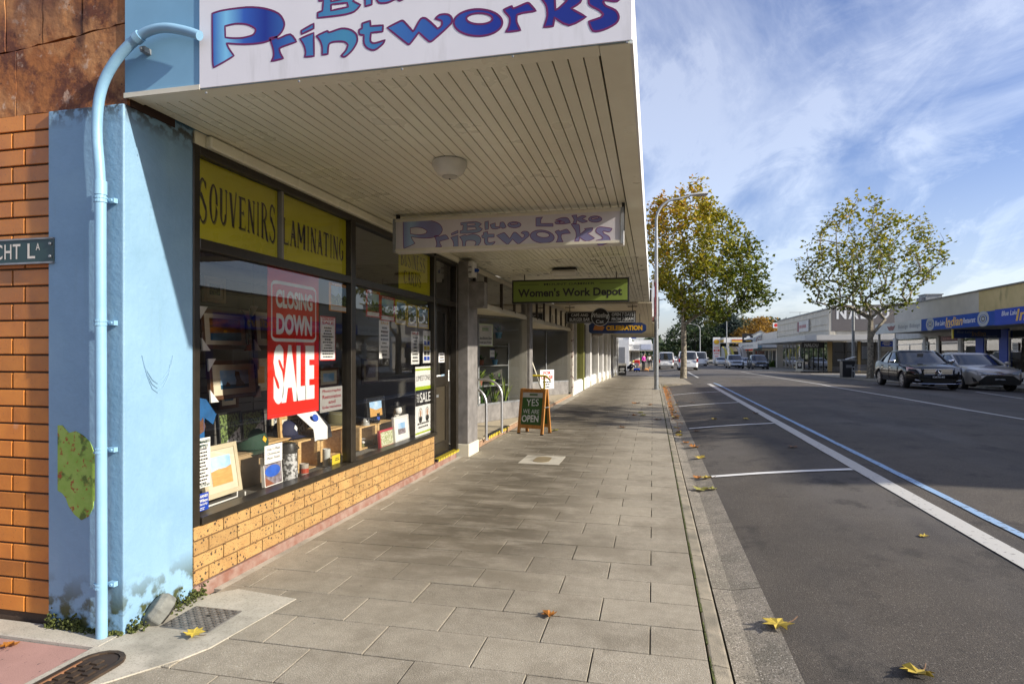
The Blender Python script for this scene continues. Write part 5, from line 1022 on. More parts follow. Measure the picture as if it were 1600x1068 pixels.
plant(rb+d*.65-q*.15+up*SH[2], .10, .12, 12, 'leafy', m_terra, m_leaf, 'low plant in the middle of the middle rack shelf', seed=2)
plant(rb+d*1.1-q*.15+up*SH[2], .12, .2, 12, 'spiky', m_potb, m_leaf, 'arching plant at the right of the middle rack shelf', seed=3)
plant(rb+d*.2-q*.15+up*SH[1], .14, .2, 18, 'leafy', m_black, m_leaf, 'bushy plant at the left of the lower rack shelf', seed=4)
plant(rb+d*.6-q*.15+up*SH[1], .16, .26, 22, 'leafy', m_terra, m_leaf2, 'tall leafy plant in the middle of the lower rack shelf', seed=5)
plant(rb+d*1.0-q*.15+up*SH[1], .08, .14, 14, 'leafy', simple('lime_pot', (.35, .6, .03), .4), m_leaf2, 'small plant in a lime green pot', seed=6)
plant(rb+d*1.25-q*.15+up*SH[1], .06, .14, 8, 'spiky', m_black, m_leaf, 'tiny plant in a black pot at the right end of the lower shelf', seed=7)
for i in range(4): plant(rb+d*(.05+.36*i)+q*.05+up*.12, .22, .5+.08*(i % 2), 20, 'spiky', m_black, m_leaf2 if i != 1 else m_leaf, ('spiky plant at the left foot of the rack', 'dark spiky plant second along the rack foot', 'tall yellow green spiky plant in front of the rack', 'spiky plant at the right foot of the rack')[i], .09, .16, 20+i)
plant(rb+d*.95+q*.05+up*1.62, .16, .14, 14, 'spiky', m_potb, m_leaf, 'hanging spider plant in a pale blue pot', .07, .12, 30)
b = [o for o in C.objects if o.get('label', '') == 'hanging spider plant in a pale blue pot'][0]; q_ = MB(local=True); q_.tube([(0, 0, .1), (0, 0, .9)], .004, 4); q_.build('cord', m_greytxt, b)
bt = thing('wash_tub', 'round cream tub standing in the near end of the plant shop window', 'tub', g0+d*1.15-q*.25+up*.36); b = MB(local=True); b.lathe([(.16, 0), (.20, .1), (.2, .28), (.17, .40), (.15, .40), (.15, .1)], (0, 0, 0), 18); b.build('body', m_cream, bt, smooth='auto')
# handrails
def arcrail(label, y, xp, zt, mat, xback, rr, group=None, r=.021, curl=0):
    t = thing('handrail', label, 'handrail', (xp, y, .06), group=group); pts = [(xp, y, .055), (xp, y, zt-rr)]
    for i in range(1, 7): a = math.pi/2*i/6; pts.append((xp-rr*(1-math.cos(a)), y, zt-rr+rr*math.sin(a)))
    pts.append((xback, y, zt+.03)); MB().tube(pts, r, 10).build('rail', mat, t, smooth='auto'); MB().lathe([(r*2, .055), (r*2, .062)], (xp, y, 0), 10).build('foot_plate', mat, t); return t
arcrail('near silver handrail at the plant shop entry', 8.74, -2.40, .84, m_alu, -3.6, .26); arcrail('far silver handrail at the plant shop entry', 9.62, -2.38, .90, m_alu, -3.35, .26)
MB().box(-2.52, -2.436, 9.0, 10.4, .0552, .0745).build('hazard_strip', m_blacktxt, s2)
b = MB(); [b.poly([(9.03+k*.1, 0), (9.08+k*.1, 0), (9.11+k*.1, .05), (9.06+k*.1, .05)], (-2.4345, 0, .022), (0, 1, 0), (0, 0, 1), th=.002) for k in range(13)]; b.build('hazard_stripes', m_yel, s2)
# shop for lease
s3 = thing('shop_for_lease', 'third shop on the left, empty behind a splayed window with a lease notice', 'shop', (-2.6, 15, 0))
G3 = recess_shop(s3, 12.35, 18.75, -3.65, (-3.6, 17.0), (-2.52, 18.7), riser=.46)
t, a, u, v = wsign('lease_notice', 'white for lease notice with red capitals in the empty shop window', 'notice', .33, .60, .28+.2, 1.0-.2+.03, G3, m_paper, off=.0)
MB().obox(a-q*.0, u*1.0, G3[3]*-.001, v*.0001)
zz0, zz1 = .25, .80
t.name = 'lease_notice'
bpy.data.objects.remove([c for c in t.children][0]); L3 = (G3[1]-G3[0]).length
aa = G3[0]+G3[2]*(L3*.36)+G3[3]*.01; w = L3*.30; MB().obox(aa+up*.27, G3[2]*w, -G3[3]*.008, up*.56).build('sheet', m_paper, t)
b = MB(); text(b, 'FOR', aa+G3[3]*.003+G3[2]*w*.22+up*.69, G3[2]*w*.56, up*.10, .04); text(b, 'LEASE', aa+G3[3]*.003+G3[2]*w*.08+up*.56, G3[2]*w*.84, up*.10, .04); b.build('red_lettering', m_red, t)
b = MB(); lines(b, aa+G3[3]*.003+G3[2]*w*.1+up*.29, G3[2]*w*.8, up*.22, 3, .6, 5); b.build('print', m_blacktxt, t)
ty = thing('handrail', 'yellow handrail at the entry of the shop for lease', 'handrail', (-2.33, 13.3, .06)); MB().tube([(-2.33, 13.3, .05), (-2.33, 13.3, .83)], .022, 8).build('post', m_yel, ty); MB().tube([(-3.4, 13.3, .83), (-2.36, 13.3, .83), (-2.28, 13.28, .82), (-2.18, 13.2, .74)], .022, 8).build('rail', m_yel, ty); MB().box(-2.40, -2.33, 13.27, 13.29, .42, .56).build('tag', m_yel, ty)
gpost(18.76, 19.05, 'stained post between the shop for lease and the white fronted shops', M('stained_white_post', (.45, .42, .36), .7, col2=(.10, .04, .03), vs=6, lo=.52, hi=.6))
MB().tube([(-2.5, 14.6, .1), (-3.2, 14.9, 1.9)], .02, 6).build('leaning_pole', m_cream, s3)
# white fronted row
s4 = thing('white_fronted_shops', 'long run of white fronted shops with tall narrow windows further down the left side', 'building', (-2.6, 30, 0))
yb = [19.06, 22.1, 24.6, 27.4, 30.0, 32.6, 35.2, 38.0, 41.0, 43.8]
m_olive = simple('olive_column', (.20, .20, .05), .5)
for i in range(len(yb)-1):
    a, b_ = yb[i], yb[i+1]; za = slope(a); wv = .28 if i > 1 else .16
    MB().box(-2.62, -2.45, a+wv, b_-.02, za-.3, za+.36).build('stall_riser', m_white, s4); MB().box(-2.66, -2.60, a+wv, b_, za+.36, za+2.35).build('dark_backing', m_interior if i > 2 else m_interior2, s4) if i > 2 else None
    MB().quad((-2.55, a+wv, za+.36), (-2.55, b_, za+.36), (-2.55, b_, za+2.4), (-2.55, a+wv, za+2.4)).build('pane', m_glass, s4)
    for yy in ([a+wv] if i > 1 else [a+wv, (a+b_)/2]): MB().box(-2.57, -2.50, yy, yy+.05, za+.36, za+2.4).build('mullion', m_offwhite if i != 1 else m_dark, s4)
    MB().box(-2.62, -2.49, a+wv, b_, za+.34, za+.39).build('sill', m_white, s4)
for i, y in enumerate(yb):
    za = slope(y); MB().box(-2.68, -2.36 if i > 2 else -2.42, y, y+(.30 if i > 1 else .18), za-.3, za+2.6).build('pilaster', m_olive if i == 1 else m_white if i % 2 == 0 else m_offwhite, s4, bev=.01)
    MB().box(-2.70, -2.34 if i > 2 else -2.40, y-.02, y+.32, za-.3, za+.2).build('pilaster_base', m_cream, s4) if i > 1 else None
MB().box(-6.4, -2.62, 19.06, 43.9, 2.35, 4.6).build('upper_wall', m_offwhite, s4); MB().box(-6.4, -6.3, 19.06, 44, -1, 2.4).build('rear_wall', m_interior2, s4); MB().box(-6.3, -2.62, 43.8, 44, -1, 4.6).build('end_wall', m_white, s4); MB().box(-6.3, -2.62, 19.06, 43.9, -.6, -.25).build('shop_floor', m_interior2, s4)
awning(s3, 15.45, 26.0, XF, -.03, 2.56, .34, M('cream_board_paint', (.58, .50, .34), .5, var=.15, vs=3, rnd=.05), m_offwhite, .10, seed=3); awning(s4, 26.05, 42.5, XF, .10, 2.57, .32, simple('cream_batten', (.52, .46, .30), .5), m_offwhite, .16, seed=4)
t = thing('fascia_board', 'red advertising board along the far awning edge', 'sign', (-.02, 25, 3)); MB().box(-.015, .03, 22.5, 27.5, 2.65, 3.9).build('panel', simple('red_board', (.40, .03, .03), .5), t); MB().box(-.02, .035, 22.45, 22.5, 2.62, 3.95).build('edge', m_white, t)
t = thing('blade_sign', 'dark grey and brown box sign above the far end of the left awnings', 'sign', (.2, 44, 3)); MB().box(-.15, .45, 44.0, 44.5, 3.9, 5.2).build('panel', m_greytxt, t); MB().box(-.15, .42, 44.0, 44.5, 3.0, 3.88).build('lower_panel', simple('brown_board', (.14, .07, .03), .6), t); MB().tube([(0, 44.2, 2.5), (0, 44.2, 3.0)], .05, 6).build('post', m_steel, t)
b = MB(); b.lathe([(.06, 0), (.30, .10), (.34, .22), (.18, .36)], (0, 0, 0), 12)
t = thing('wall_lamp', 'brown dome lamp above the dark doorway of the white fronted shops', 'lamp', (-2.3, 25.3, 1.95)); b.local = True; b.build('shade', simple('brown_shade', (.10, .07, .04), .4), t, smooth='auto'); b = MB(local=True); b.tube([(-.12, 0, .2), (0, 0, .28)], .03, 6); b.build('arm', m_dark, t)
# hanging signs under the awnings
t = thing('hanging_sign', 'green hanging sign reading Mount Gambier Womens Work Depot', 'sign', (-1.25, 9.57, 2.3))
MB().box(-2.2, -.355, 9.575, 9.64, 2.13, 2.50).build('case', m_blacktxt, t); MB().box(-2.175, -.38, 9.568, 9.576, 2.155, 2.475).build('panel', m_green, t)
def fit(b, s, x0, x1, z0, z1, Y, bold=0, sh=0): text(b, s, (x0, Y, z0), (x1-x0, 0, 0), (0, 0, z1-z0), bold, sh)
b = MB(); fit(b, 'MOUNT GAMBIER', -1.68, -.88, 2.405, 2.44, 9.566, .01); fit(b, "Women's Work Depot", -2.10, -.46, 2.19, 2.36, 9.566, .03)
for x0, x1 in ((-2.08, -1.76), (-.80, -.48)): b.poly(R4(x0, x1, 2.418, 2.424), (0, 9.566, 0), (1, 0, 0), (0, 0, 1))
b.build('lettering', m_blacktxt, t)
for x_ in (-2.0, -.55): MB().tube([(x_, 9.6, 2.5), (x_, 9.6, 2.6)], .008, 6).build('hanger', m_dark, t)
t = thing('hanging_sign', 'black cafe and burger bar hanging sign with a round badge', 'sign', (-1.3, 15.8, 2.2))
MB().box(-2.2, -.42, 15.80, 15.86, 2.10, 2.40).build('panel', m_blacktxt, t, bev=.004); b = MB(); b.ribbon(R4(-2.17, -.45, 2.12, 2.38), .012, (0, 15.797, 0), (1, 0, 0), (0, 0, 1)); fit(b, 'CAFÉ AND', -2.06, -1.62, 2.27, 2.36, 15.796, .01); fit(b, 'BURGER BAR', -2.10, -1.58, 2.15, 2.235, 15.796, .01); fit(b, 'OPEN 7 DAYS', -1.02, -.48, 2.27, 2.35, 15.796, .01); fit(b, 'FROM 7.00AM', -1.02, -.48, 2.15, 2.235, 15.796, .01); b.build('lettering', m_wtxt, t)
MB().lathe([(.235, 15.775), (.235, 15.80)], (-1.31, 0, 2.25), 28, 1).build('badge', m_blacktxt, t); b = MB(); b.ribbon(el(-1.31, 2.25, .225, .225), .012, (0, 15.772, 0), (1, 0, 0), (0, 0, 1)); fit(b, 'Whistling', -1.53, -1.09, 2.20, 2.35, 15.770, .012, .3); fit(b, 'Cat', -1.42, -1.22, 2.09, 2.18, 15.770, .01); b.build('badge_lettering', m_wtxt, t)
for x_ in (-2.1, -.5): MB().tube([(x_, 15.83, 2.4), (x_, 15.83, 2.57)], .01, 6).build('hanger', m_dark, t); MB().box(x_-.12, x_+.12, 15.8, 15.86, 2.5, 2.52).build('hanger_bar', m_dark, t)
t = thing('hanging_sign', 'dark blue hanging sign reading celebration in gold letters', 'sign', (-1.1, 19.7, 2.1)); oc = [(-2.0, 2.0), (-1.92, 1.95), (-.34, 1.95), (-.2, 2.03), (-.2, 2.2), (-.34, 2.28), (-.62, 2.28), (-.74, 2.33), (-1.0, 2.33), (-1.1, 2.28), (-1.92, 2.28), (-2.0, 2.22)]
MB().poly(oc, (0, 19.7, 0), (1, 0, 0), (0, 0, 1), th=.08).build('panel', m_navy, t); b = MB(); fit(b, 'CELEBRATION', -1.45, -.32, 2.04, 2.2, 19.695, .05); b.build('lettering', m_gold, t); b = MB(); b.poly([(-1.86, 2.06), (-1.56, 2.04), (-1.5, 2.14), (-1.62, 2.24), (-1.82, 2.2)], (0, 19.696, 0), (1, 0, 0), (0, 0, 1)); b.build('emblem', simple('copper_print', (.5, .2, .05), .4), t)
for x_ in (-1.8, -.4): MB().tube([(x_, 19.74, 2.27), (x_, 19.74, 2.57)], .01, 6).build('hanger', m_dark, t)
# sandwich boards
ab = thing('sandwich_board', 'wooden sandwich board with green chalk panel reading yes we are open', 'sign', (-1.85, 9.0, 0))
p0 = atZ(806, 677, 0); p1 = atZ(848, 680, 0); O = Vector((p0.x, p0.y, 0)); ux = Vector((p1.x-p0.x, p1.y-p0.y, 0)); Wd = ux.length; ux.normalize(); un = Vector((-ux.y, ux.x, 0)); LZ = 1.35-(607-550)/957*(p0.y*cs-p0.x*sn); lean = .17*LZ
fa = (un*lean+up*LZ); fl = fa.length; fa.normalize(); nrm = ux.cross(fa).normalized()
MB().obox(O+ux*.02, ux*.05, -nrm*.03, fa*fl).build('stile', m_wood, ab, bev=.004); MB().obox(O+ux*(Wd-.05), ux*.05, -nrm*.03, fa*fl).build('stile', m_wood, ab, bev=.004)
MB().obox(O+ux*.07+fa*(fl-.06), ux*(Wd-.12), -nrm*.03, fa*.06).build('top_rail', m_wood, ab, bev=.004); MB().obox(O+ux*.07+fa*.10, ux*(Wd-.12), -nrm*.03, fa*.06).build('bottom_rail', m_wood, ab, bev=.004)
MB().obox(O+ux*.07+fa*.16-nrm*.01, ux*(Wd-.12), -nrm*.01, fa*(fl-.22)).build('chalk_panel', m_chalk, ab)
MB().obox(O+ux*.075+fa*(fl-.145)-nrm*.008, ux*(Wd-.13), -nrm*.002, fa*.083).build('card', m_offwhite, ab); MB().obox(O+ux*(Wd*.4)+fa*(fl-.115)-nrm*.006, ux*(Wd*.3), -nrm*.002, fa*.035).build('card_badge', simple('sage_badge', (.1, .16, .08), .5), ab)
b = MB(); O2 = O+fa*.0-nrm*.0085
text(b, 'YES', O2+ux*Wd*.30+fa*(fl-.29), ux*Wd*.46+fa*.01, fa*.115, 0); text(b, 'WE ARE', O2+ux*Wd*.20+fa*(fl-.41), ux*Wd*.60, fa*.07, -.005); text(b, 'OPEN', O2+ux*Wd*.17+fa*.20, ux*Wd*.62+fa*.01, fa*.115, .02); b.build('chalk_lettering', simple('chalk', (.75, .75, .72), .9), ab)
O3 = O+un*(lean*2+.06); fb = (-un*lean+up*LZ).normalized()
MB().obox(O3+ux*.02, ux*.05, un*.03, fb*fl).build('rear_stile', m_wood, ab, bev=.004); MB().obox(O3+ux*(Wd-.05), ux*.05, un*.03, fb*fl).build('rear_stile', m_wood, ab, bev=.004); MB().obox(O3+ux*.07+fb*.16, ux*(Wd-.12), un*.01, fb*(fl-.22)).build('rear_panel', m_chalk, ab); MB().obox(O3+ux*.07+fb*.10, ux*(Wd-.12), un*.03, fb*.06).build('rear_rail', m_wood, ab)
for s_ in (.02, Wd-.05):
    for oo in (O, O3): MB().obox(oo+ux*s_-up*.001, ux*.05, un*.032*(1 if oo is O3 else 1), up*.02).build('rubber_foot', m_black, ab)
MB().tube([O+ux*Wd+fa*.45, O3+ux*Wd+fb*.45], .006, 5).build('stay', m_steel, ab)
t = thing('sandwich_board', 'small black sandwich board with a white top further down the footpath', 'sign', (-2, 36, -.1)); pz = atZ(966, 586, slope(36)); pz2 = atZ(976, 586, slope(36)); zz = pz.z; w = pz2.x-pz.x
MB().add([(pz.x, pz.y, zz), (pz2.x+.1, pz.y, zz), (pz2.x+.1, pz.y+.15, zz+.62), (pz.x, pz.y+.15, zz+.62), (pz.x, pz.y+.35, zz), (pz2.x+.1, pz.y+.35, zz), (pz2.x+.1, pz.y+.2, zz+.62), (pz.x, pz.y+.2, zz+.62)], [(0, 1, 2, 3), (5, 4, 7, 6), (3, 2, 6, 7), (0, 3, 7, 4), (1, 5, 6, 2)]).build('board', m_blacktxt, t)
MB().box(pz.x-.02, pz2.x+.12, pz.y+.1, pz.y+.25, zz+.62, zz+.78).build('header', m_offwhite, t); b = MB(); lines(b, (pz.x+.04, pz.y-.005+.03, zz+.15), (w, 0, 0), (0, .11, .4), 4, .5, 7); b.build('print', m_wtxt, t)

# ================================================================ street lamps
def street_lamp(label, x, y, h, arm, r=.075, toward=(1, 0), z0=None, group='street lamps'):
    z0 = slope(y) if z0 is None else z0; t = thing('street_lamp', label, 'street lamp', (x, y, z0), group=group); dx, dy = toward
    b = MB(local=True); b.tube([(0, 0, 0), (0, 0, h*.55), (0, 0, h-arm*.75)], [r, r*.8, r*.6], 14); b.build('pole', m_steel, t, smooth='auto'); b = MB(local=True); pts = []
    for i in range(13): a = math.pi/2*i/12; pts.append((dx*arm*.62*(1-math.cos(a)), dy*arm*.62*(1-math.cos(a)), h-arm*.76+arm*.66*math.sin(a)))
    pts.append((dx*arm, dy*arm, h)); b.tube(pts, [r*.58]*13+[r*.4], 10); b.build('arm', m_steel, t, smooth='auto')
    b = MB(local=True); s_ = .62
    for (u0, w0, hh) in [(0, .04, .03)]: pass
    n = 8; vs = []
    for i in range(6):
        u = i/5; wd = .05+.12*math.sin(min(1, u*1.25)*math.pi*.62); ht = .035+.055*math.sin(min(1, u*1.1)*math.pi*.6)
        for k in range(n): a = 2*math.pi*k/n; vs.append((dx*(arm+u*s_)+-dy*wd*math.cos(a), dy*(arm+u*s_)+dx*wd*math.cos(a), h+.02+u*.05+ht*math.sin(a)*(1 if math.sin(a) > 0 else .7)))
    b.add(vs, [(i*n+k, i*n+(k+1) % n, (i+1)*n+(k+1) % n, (i+1)*n+k) for i in range(5) for k in range(n)]+[tuple(range(n)), tuple(40+k for k in range(n))]); b.build('lamp_head', simple('grey_lamp_head', (.40, .40, .38), .5), t, smooth='auto')
    b = MB(local=True); b.lathe([(r*1.9, 0), (r*1.9, .02)], (0, 0, 0), 12); b.build('base_plate', m_steel, t); return t
lp = atZ(1025.5, 608, 0); street_lamp('nearest street lamp, curved galvanised pole on the near kerb', lp.x, lp.y, 7.05, 1.25, .085, (.96, .28))
street_lamp('second street lamp down the left kerb', .1, 61, 7.0, 1.2, .08); street_lamp('street lamp with upswept arm behind the service station trees', 12.5, 112, 9.5, 2, .11, (-1, 0)); street_lamp('tall street lamp standing behind the far street tree', 13.2, 45.5, 9.2, 1.6, .10, (-1, 0), None)
street_lamp('plain tall lamp pole in front of the dark far trees', 8.5, 118, 7.5, 1.5, .12, (-1, 0))
# ================================================================ trees
def leafmat(name, ramp, rough=.55):
    m = bpy.data.materials.new(name); m.use_nodes = True; N = m.node_tree.nodes; L = m.node_tree.links; B = N['Principled BSDF']
    at = N.new('ShaderNodeAttribute'); at.attribute_name = 'tint'; cr = N.new('ShaderNodeValToRGB'); e = cr.color_ramp.elements
    e[0].position = ramp[0][0]; e[0].color = ramp[0][1]+(1,); e[1].position = ramp[-1][0]; e[1].color = ramp[-1][1]+(1,)
    for p, c in ramp[1:-1]: k = e.new(p); k.color = c+(1,)
    L.new(at.outputs['Fac'], cr.inputs[0]); L.new(cr.outputs[0], B.inputs['Base Color']); B.inputs['Roughness'].default_value = rough
    tr = N.new('ShaderNodeBsdfTranslucent'); L.new(cr.outputs[0], tr.inputs[0]); mx = N.new('ShaderNodeMixShader'); mx.inputs[0].default_value = .42; L.new(B.outputs[0], mx.inputs[1]); L.new(tr.outputs[0], mx.inputs[2]); L.new(mx.outputs[0], N['Material Output'].inputs[0]); return m
m_bark = M('plane_tree_bark', (.30, .26, .19), .85, col2=(.13, .11, .08), vs=9, bump=.6, bs=30, bd=.01, lo=.42, hi=.58); m_bark2 = M('dark_bark', (.10, .08, .06), .9, var=.4, vs=6)
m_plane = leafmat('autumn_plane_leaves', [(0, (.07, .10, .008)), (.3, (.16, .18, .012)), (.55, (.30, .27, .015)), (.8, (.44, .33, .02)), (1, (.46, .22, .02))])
m_dkleaf = leafmat('dark_evergreen_leaves', [(0, (.016, .032, .010)), (.5, (.035, .060, .016)), (1, (.075, .105, .03))]); m_olleaf = leafmat('olive_grey_leaves', [(0, (.045, .06, .025)), (1, (.12, .13, .06))])
m_orleaf = leafmat('orange_autumn_leaves', [(0, (.16, .09, .015)), (.5, (.32, .17, .02)), (1, (.42, .26, .03))]); m_spruce = leafmat('blue_spruce_needles', [(0, (.02, .035, .03)), (1, (.06, .085, .07))]); m_gleaf = leafmat('fresh_green_leaves', [(0, (.05, .10, .015)), (1, (.14, .22, .03))])
def inpoly(P, x, y):
    c = False; j = len(P)-1
    for i in range(len(P)):
        if (P[i][1] > y) != (P[j][1] > y) and x < (P[j][0]-P[i][0])*(y-P[i][1])/(P[j][1]-P[i][1])+P[i][0]: c = not c
        j = i
    return c
def edged(P, x, y):
    d = 9e9
    for i in range(len(P)):
        ax, ay = P[i-1]; bx, by = P[i]; L2 = (bx-ax)**2+(by-ay)**2 or 1; t = max(0, min(1, ((x-ax)*(bx-ax)+(y-ay)*(by-ay))/L2)); d = min(d, math.hypot(ax+t*(bx-ax)-x, ay+t*(by-ay)-y))
    return d
def tree(name, label, base, prof, trunk_r, fork, nt, nleaf, leaf, lmat, bmat, tintf, seed, group=None, spread=.30, droop=0, depth=1.0, clus=None, cat='tree', twig=.012, limb_part=True):
    """prof: crown outline (lateral, height) in metres around the trunk; the crown is rounded in depth from it"""
    r = random.Random(seed); bx_, by_, bz_ = base; t = thing(name, label, cat, base, group=group)
    w0 = min(p[0] for p in prof); w1 = max(p[0] for p in prof); h0 = min(p[1] for p in prof); h1 = max(p[1] for p in prof); cxm = (w0+w1)/2
    def sample(k=1.0):
        while True:
            x, z = r.uniform(w0, w1), r.uniform(h0, h1)
            if inpoly(prof, x, z): break
        e = edged(prof, x, z); R = (w1-w0)/2; dm = math.sqrt(max(0, 2*R*e-e*e)) if e < R else R; y = r.uniform(-1, 1)
        y = math.copysign(abs(y)**.8, y)*dm*depth*k; return Vector((x, y, z))
    # skeleton: targets joined to the nearest node already grown
    nodes = [Vector((0, 0, 0)), Vector((.03, .02, fork*.5)), Vector((0, .02, fork))]; par = [-1, 0, 1]; hts = []
    leader = [Vector((cxm*.25*s_, r.uniform(-.2, .2), fork+(h1*.80-fork)*s_)) for s_ in (.2, .4, .6, .8, 1)]
    for p in leader: nodes.append(p+Vector((r.uniform(-.1, .1), 0, 0))); par.append(len(nodes)-2)
    T = sorted([sample() for _ in range(nt)], key=lambda p: (p-Vector((0, 0, fork))).length)
    arr = np.array([tuple(n) for n in nodes]); tips = []
    for p in T:
        A = np.array([tuple(n) for n in nodes[2:]]); hd_ = np.hypot(A[:, 0]-p.x, A[:, 1]-p.y); dd = np.linalg.norm(A-np.array(tuple(p)), axis=1)+np.maximum(0, A[:, 2]-(p.z-.85*hd_))*1.5
        j = int(dd.argmin())+2; a = nodes[j]; L_ = (p-a).length; k = max(1, int(L_/.45)); prev = j
        for i in range(1, k+1):
            s_ = i/k; q = a.lerp(p, s_)+Vector((0, 0, math.sin(s_*math.pi)*L_*.07+droop*s_*s_))+Vector((r.gauss(0, .03), r.gauss(0, .03), 0))*(L_**.5); nodes.append(q); par.append(prev); prev = len(nodes)-1
        tips.append(prev)
    cnt = [0]*len(nodes)
    for i in tips:
        j = i
        while j >= 0: cnt[j] += 1; j = par[j]
    tot = cnt[0]; rad = [max(twig, trunk_r*(c/tot)**.52) for c in cnt]; rad[0] = trunk_r*1.12; rad[1] = trunk_r*.92; rad[2] = trunk_r*.86
    kids = {}
    for i, p in enumerate(par): kids.setdefault(p, []).append(i)
    trunk = MB(local=True); limbs = MB(local=True)
    trunk.tube([nodes[0]-Vector((0, 0, .1)), nodes[0]+Vector((0, 0, .12)), nodes[1], nodes[2]], [trunk_r*1.35, rad[0], rad[1], rad[2]], 12)
    st = [(2, c) for c in kids.get(2, [])]
    while st:
        p, c = st.pop(); ch = [p, c]
        while True:
            k = kids.get(ch[-1], [])
            if not k: break
            k = sorted(k, key=lambda q: -cnt[q]); st += [(ch[-1], q) for q in k[1:]]; ch.append(k[0])
        R = [min(rad[i], rad[ch[1]]*1.15) for i in ch]; R[0] = rad[ch[1]]; R[-1] *= .5; big_ = R[0] > .05
        limbs.tube([nodes[i] for i in ch], R, 7 if big_ else 4, cap=False)
    tk = trunk.build('trunk', bmat, t, smooth='auto'); limbs.build('limbs', bmat, t, smooth='auto')
    lf = MB(local=True); lf.att = []; per = max(1, nleaf//len(tips)); npos = [nodes[i] for i in tips]+[nodes[par[i]] for i in tips]
    cl = clus or spread
    for i in range(nleaf):
        c = npos[r.randrange(len(npos))] if r.random() < .93 else sample(); p = c+Vector((r.gauss(0, cl), r.gauss(0, cl), r.gauss(0, cl*.8)))
        if edged(prof, p.x, p.z) > leaf*.6 and not inpoly(prof, p.x, p.z): continue
        s_ = leaf*r.uniform(.6, 1.25); a = r.uniform(0, 6.28); el_ = r.uniform(-1.0, .7); u = Vector((math.cos(a)*math.cos(el_), math.sin(a)*math.cos(el_), math.sin(el_))); v = u.cross(Vector((r.gauss(0, .6), r.gauss(0, .6), 1))).normalized(); n = u.cross(v)*.18*s_
        lf.add([p, p+(u*.25-v*.5)*s_+n, p+(u*.62-v*.22)*s_+n*.4, p+u*s_-n, p+(u*.62+v*.22)*s_+n*.4, p+(u*.25+v*.5)*s_+n], [(0, 1, 2), (0, 2, 3), (0, 3, 4), (0, 4, 5)]); tn = min(1, max(0, tintf(p, r))); lf.att += [tn]*4
    o = lf.build('crown', lmat, t); return t
# outlines of the street trees, measured on a plane through each trunk that faces the viewer
def outline(pix, px0, ybase, z, gz_): return [((x-px0)/957*z*.935, (ybase-y)/957*z) for x, y in pix]
def facing(t): t.rotation_euler = (0, 0, YAW)
z1_ = 35.0; tb = atD(1068, 590, z1_)
P1 = outline([(1011, 345), (1012, 318), (1022, 305), (1040, 300), (1060, 292), (1075, 277), (1092, 282), (1107, 300), (1112, 322), (1135, 330), (1152, 350), (1172, 368), (1188, 380), (1198, 398), (1203, 425), (1208, 455), (1206, 478), (1192, 485), (1170, 483), (1152, 484), (1136, 497), (1108, 504), (1088, 505), (1072, 497), (1062, 478), (1045, 462), (1030, 452), (1016, 436), (1009, 400)], 1068, 590, z1_, 0)
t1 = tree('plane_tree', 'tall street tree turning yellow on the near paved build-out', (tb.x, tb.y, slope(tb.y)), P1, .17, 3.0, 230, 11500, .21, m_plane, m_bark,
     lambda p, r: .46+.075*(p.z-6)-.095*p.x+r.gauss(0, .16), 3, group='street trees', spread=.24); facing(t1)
z2_ = 37.3; tb2 = atD(1360, 589, z2_)
P2 = outline([(1249, 405), (1251, 392), (1260, 378), (1275, 362), (1292, 338), (1303, 330), (1318, 318), (1325, 300), (1345, 308), (1365, 318), (1385, 328), (1402, 330), (1425, 334), (1440, 348), (1458, 362), (1466, 380), (1472, 398), (1470, 424), (1455, 436), (1436, 440), (1420, 452), (1412, 468), (1424, 478), (1412, 486), (1385, 478), (1372, 490), (1345, 486), (1320, 480), (1300, 482), (1285, 472), (1268, 466), (1250, 456), (1246, 430)], 1360, 589, z2_, 0)
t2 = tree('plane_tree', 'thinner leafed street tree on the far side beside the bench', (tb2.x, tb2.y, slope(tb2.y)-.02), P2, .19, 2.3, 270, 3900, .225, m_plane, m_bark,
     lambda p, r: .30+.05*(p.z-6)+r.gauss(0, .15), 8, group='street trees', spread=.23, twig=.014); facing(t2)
# street trees of the far side just outside the frame; their crowns shade the road
for k, (x, y, s_, lb) in enumerate(((12.6, 11.5, .95, 'street tree opposite, beside the camera position'), (12.7, -3.0, .9, 'street tree opposite, behind the camera position'))):
    P = [(-3.2, 4), (-3.6, 5.5), (-2.8, 7.4), (-1, 8.9), (.6, 9.2), (2.4, 8), (3.5, 6.2), (3.2, 4.4), (1.6, 3.4), (-1.4, 3.2)]
    tree('plane_tree', lb, (x, y, -.13), [(a*s_, b*s_) for a, b in P], .17, 2.3, 120, 3000, .22, m_plane, m_bark, lambda p, r: .3+r.gauss(0, .15), 40+k, group='street trees', spread=.3)
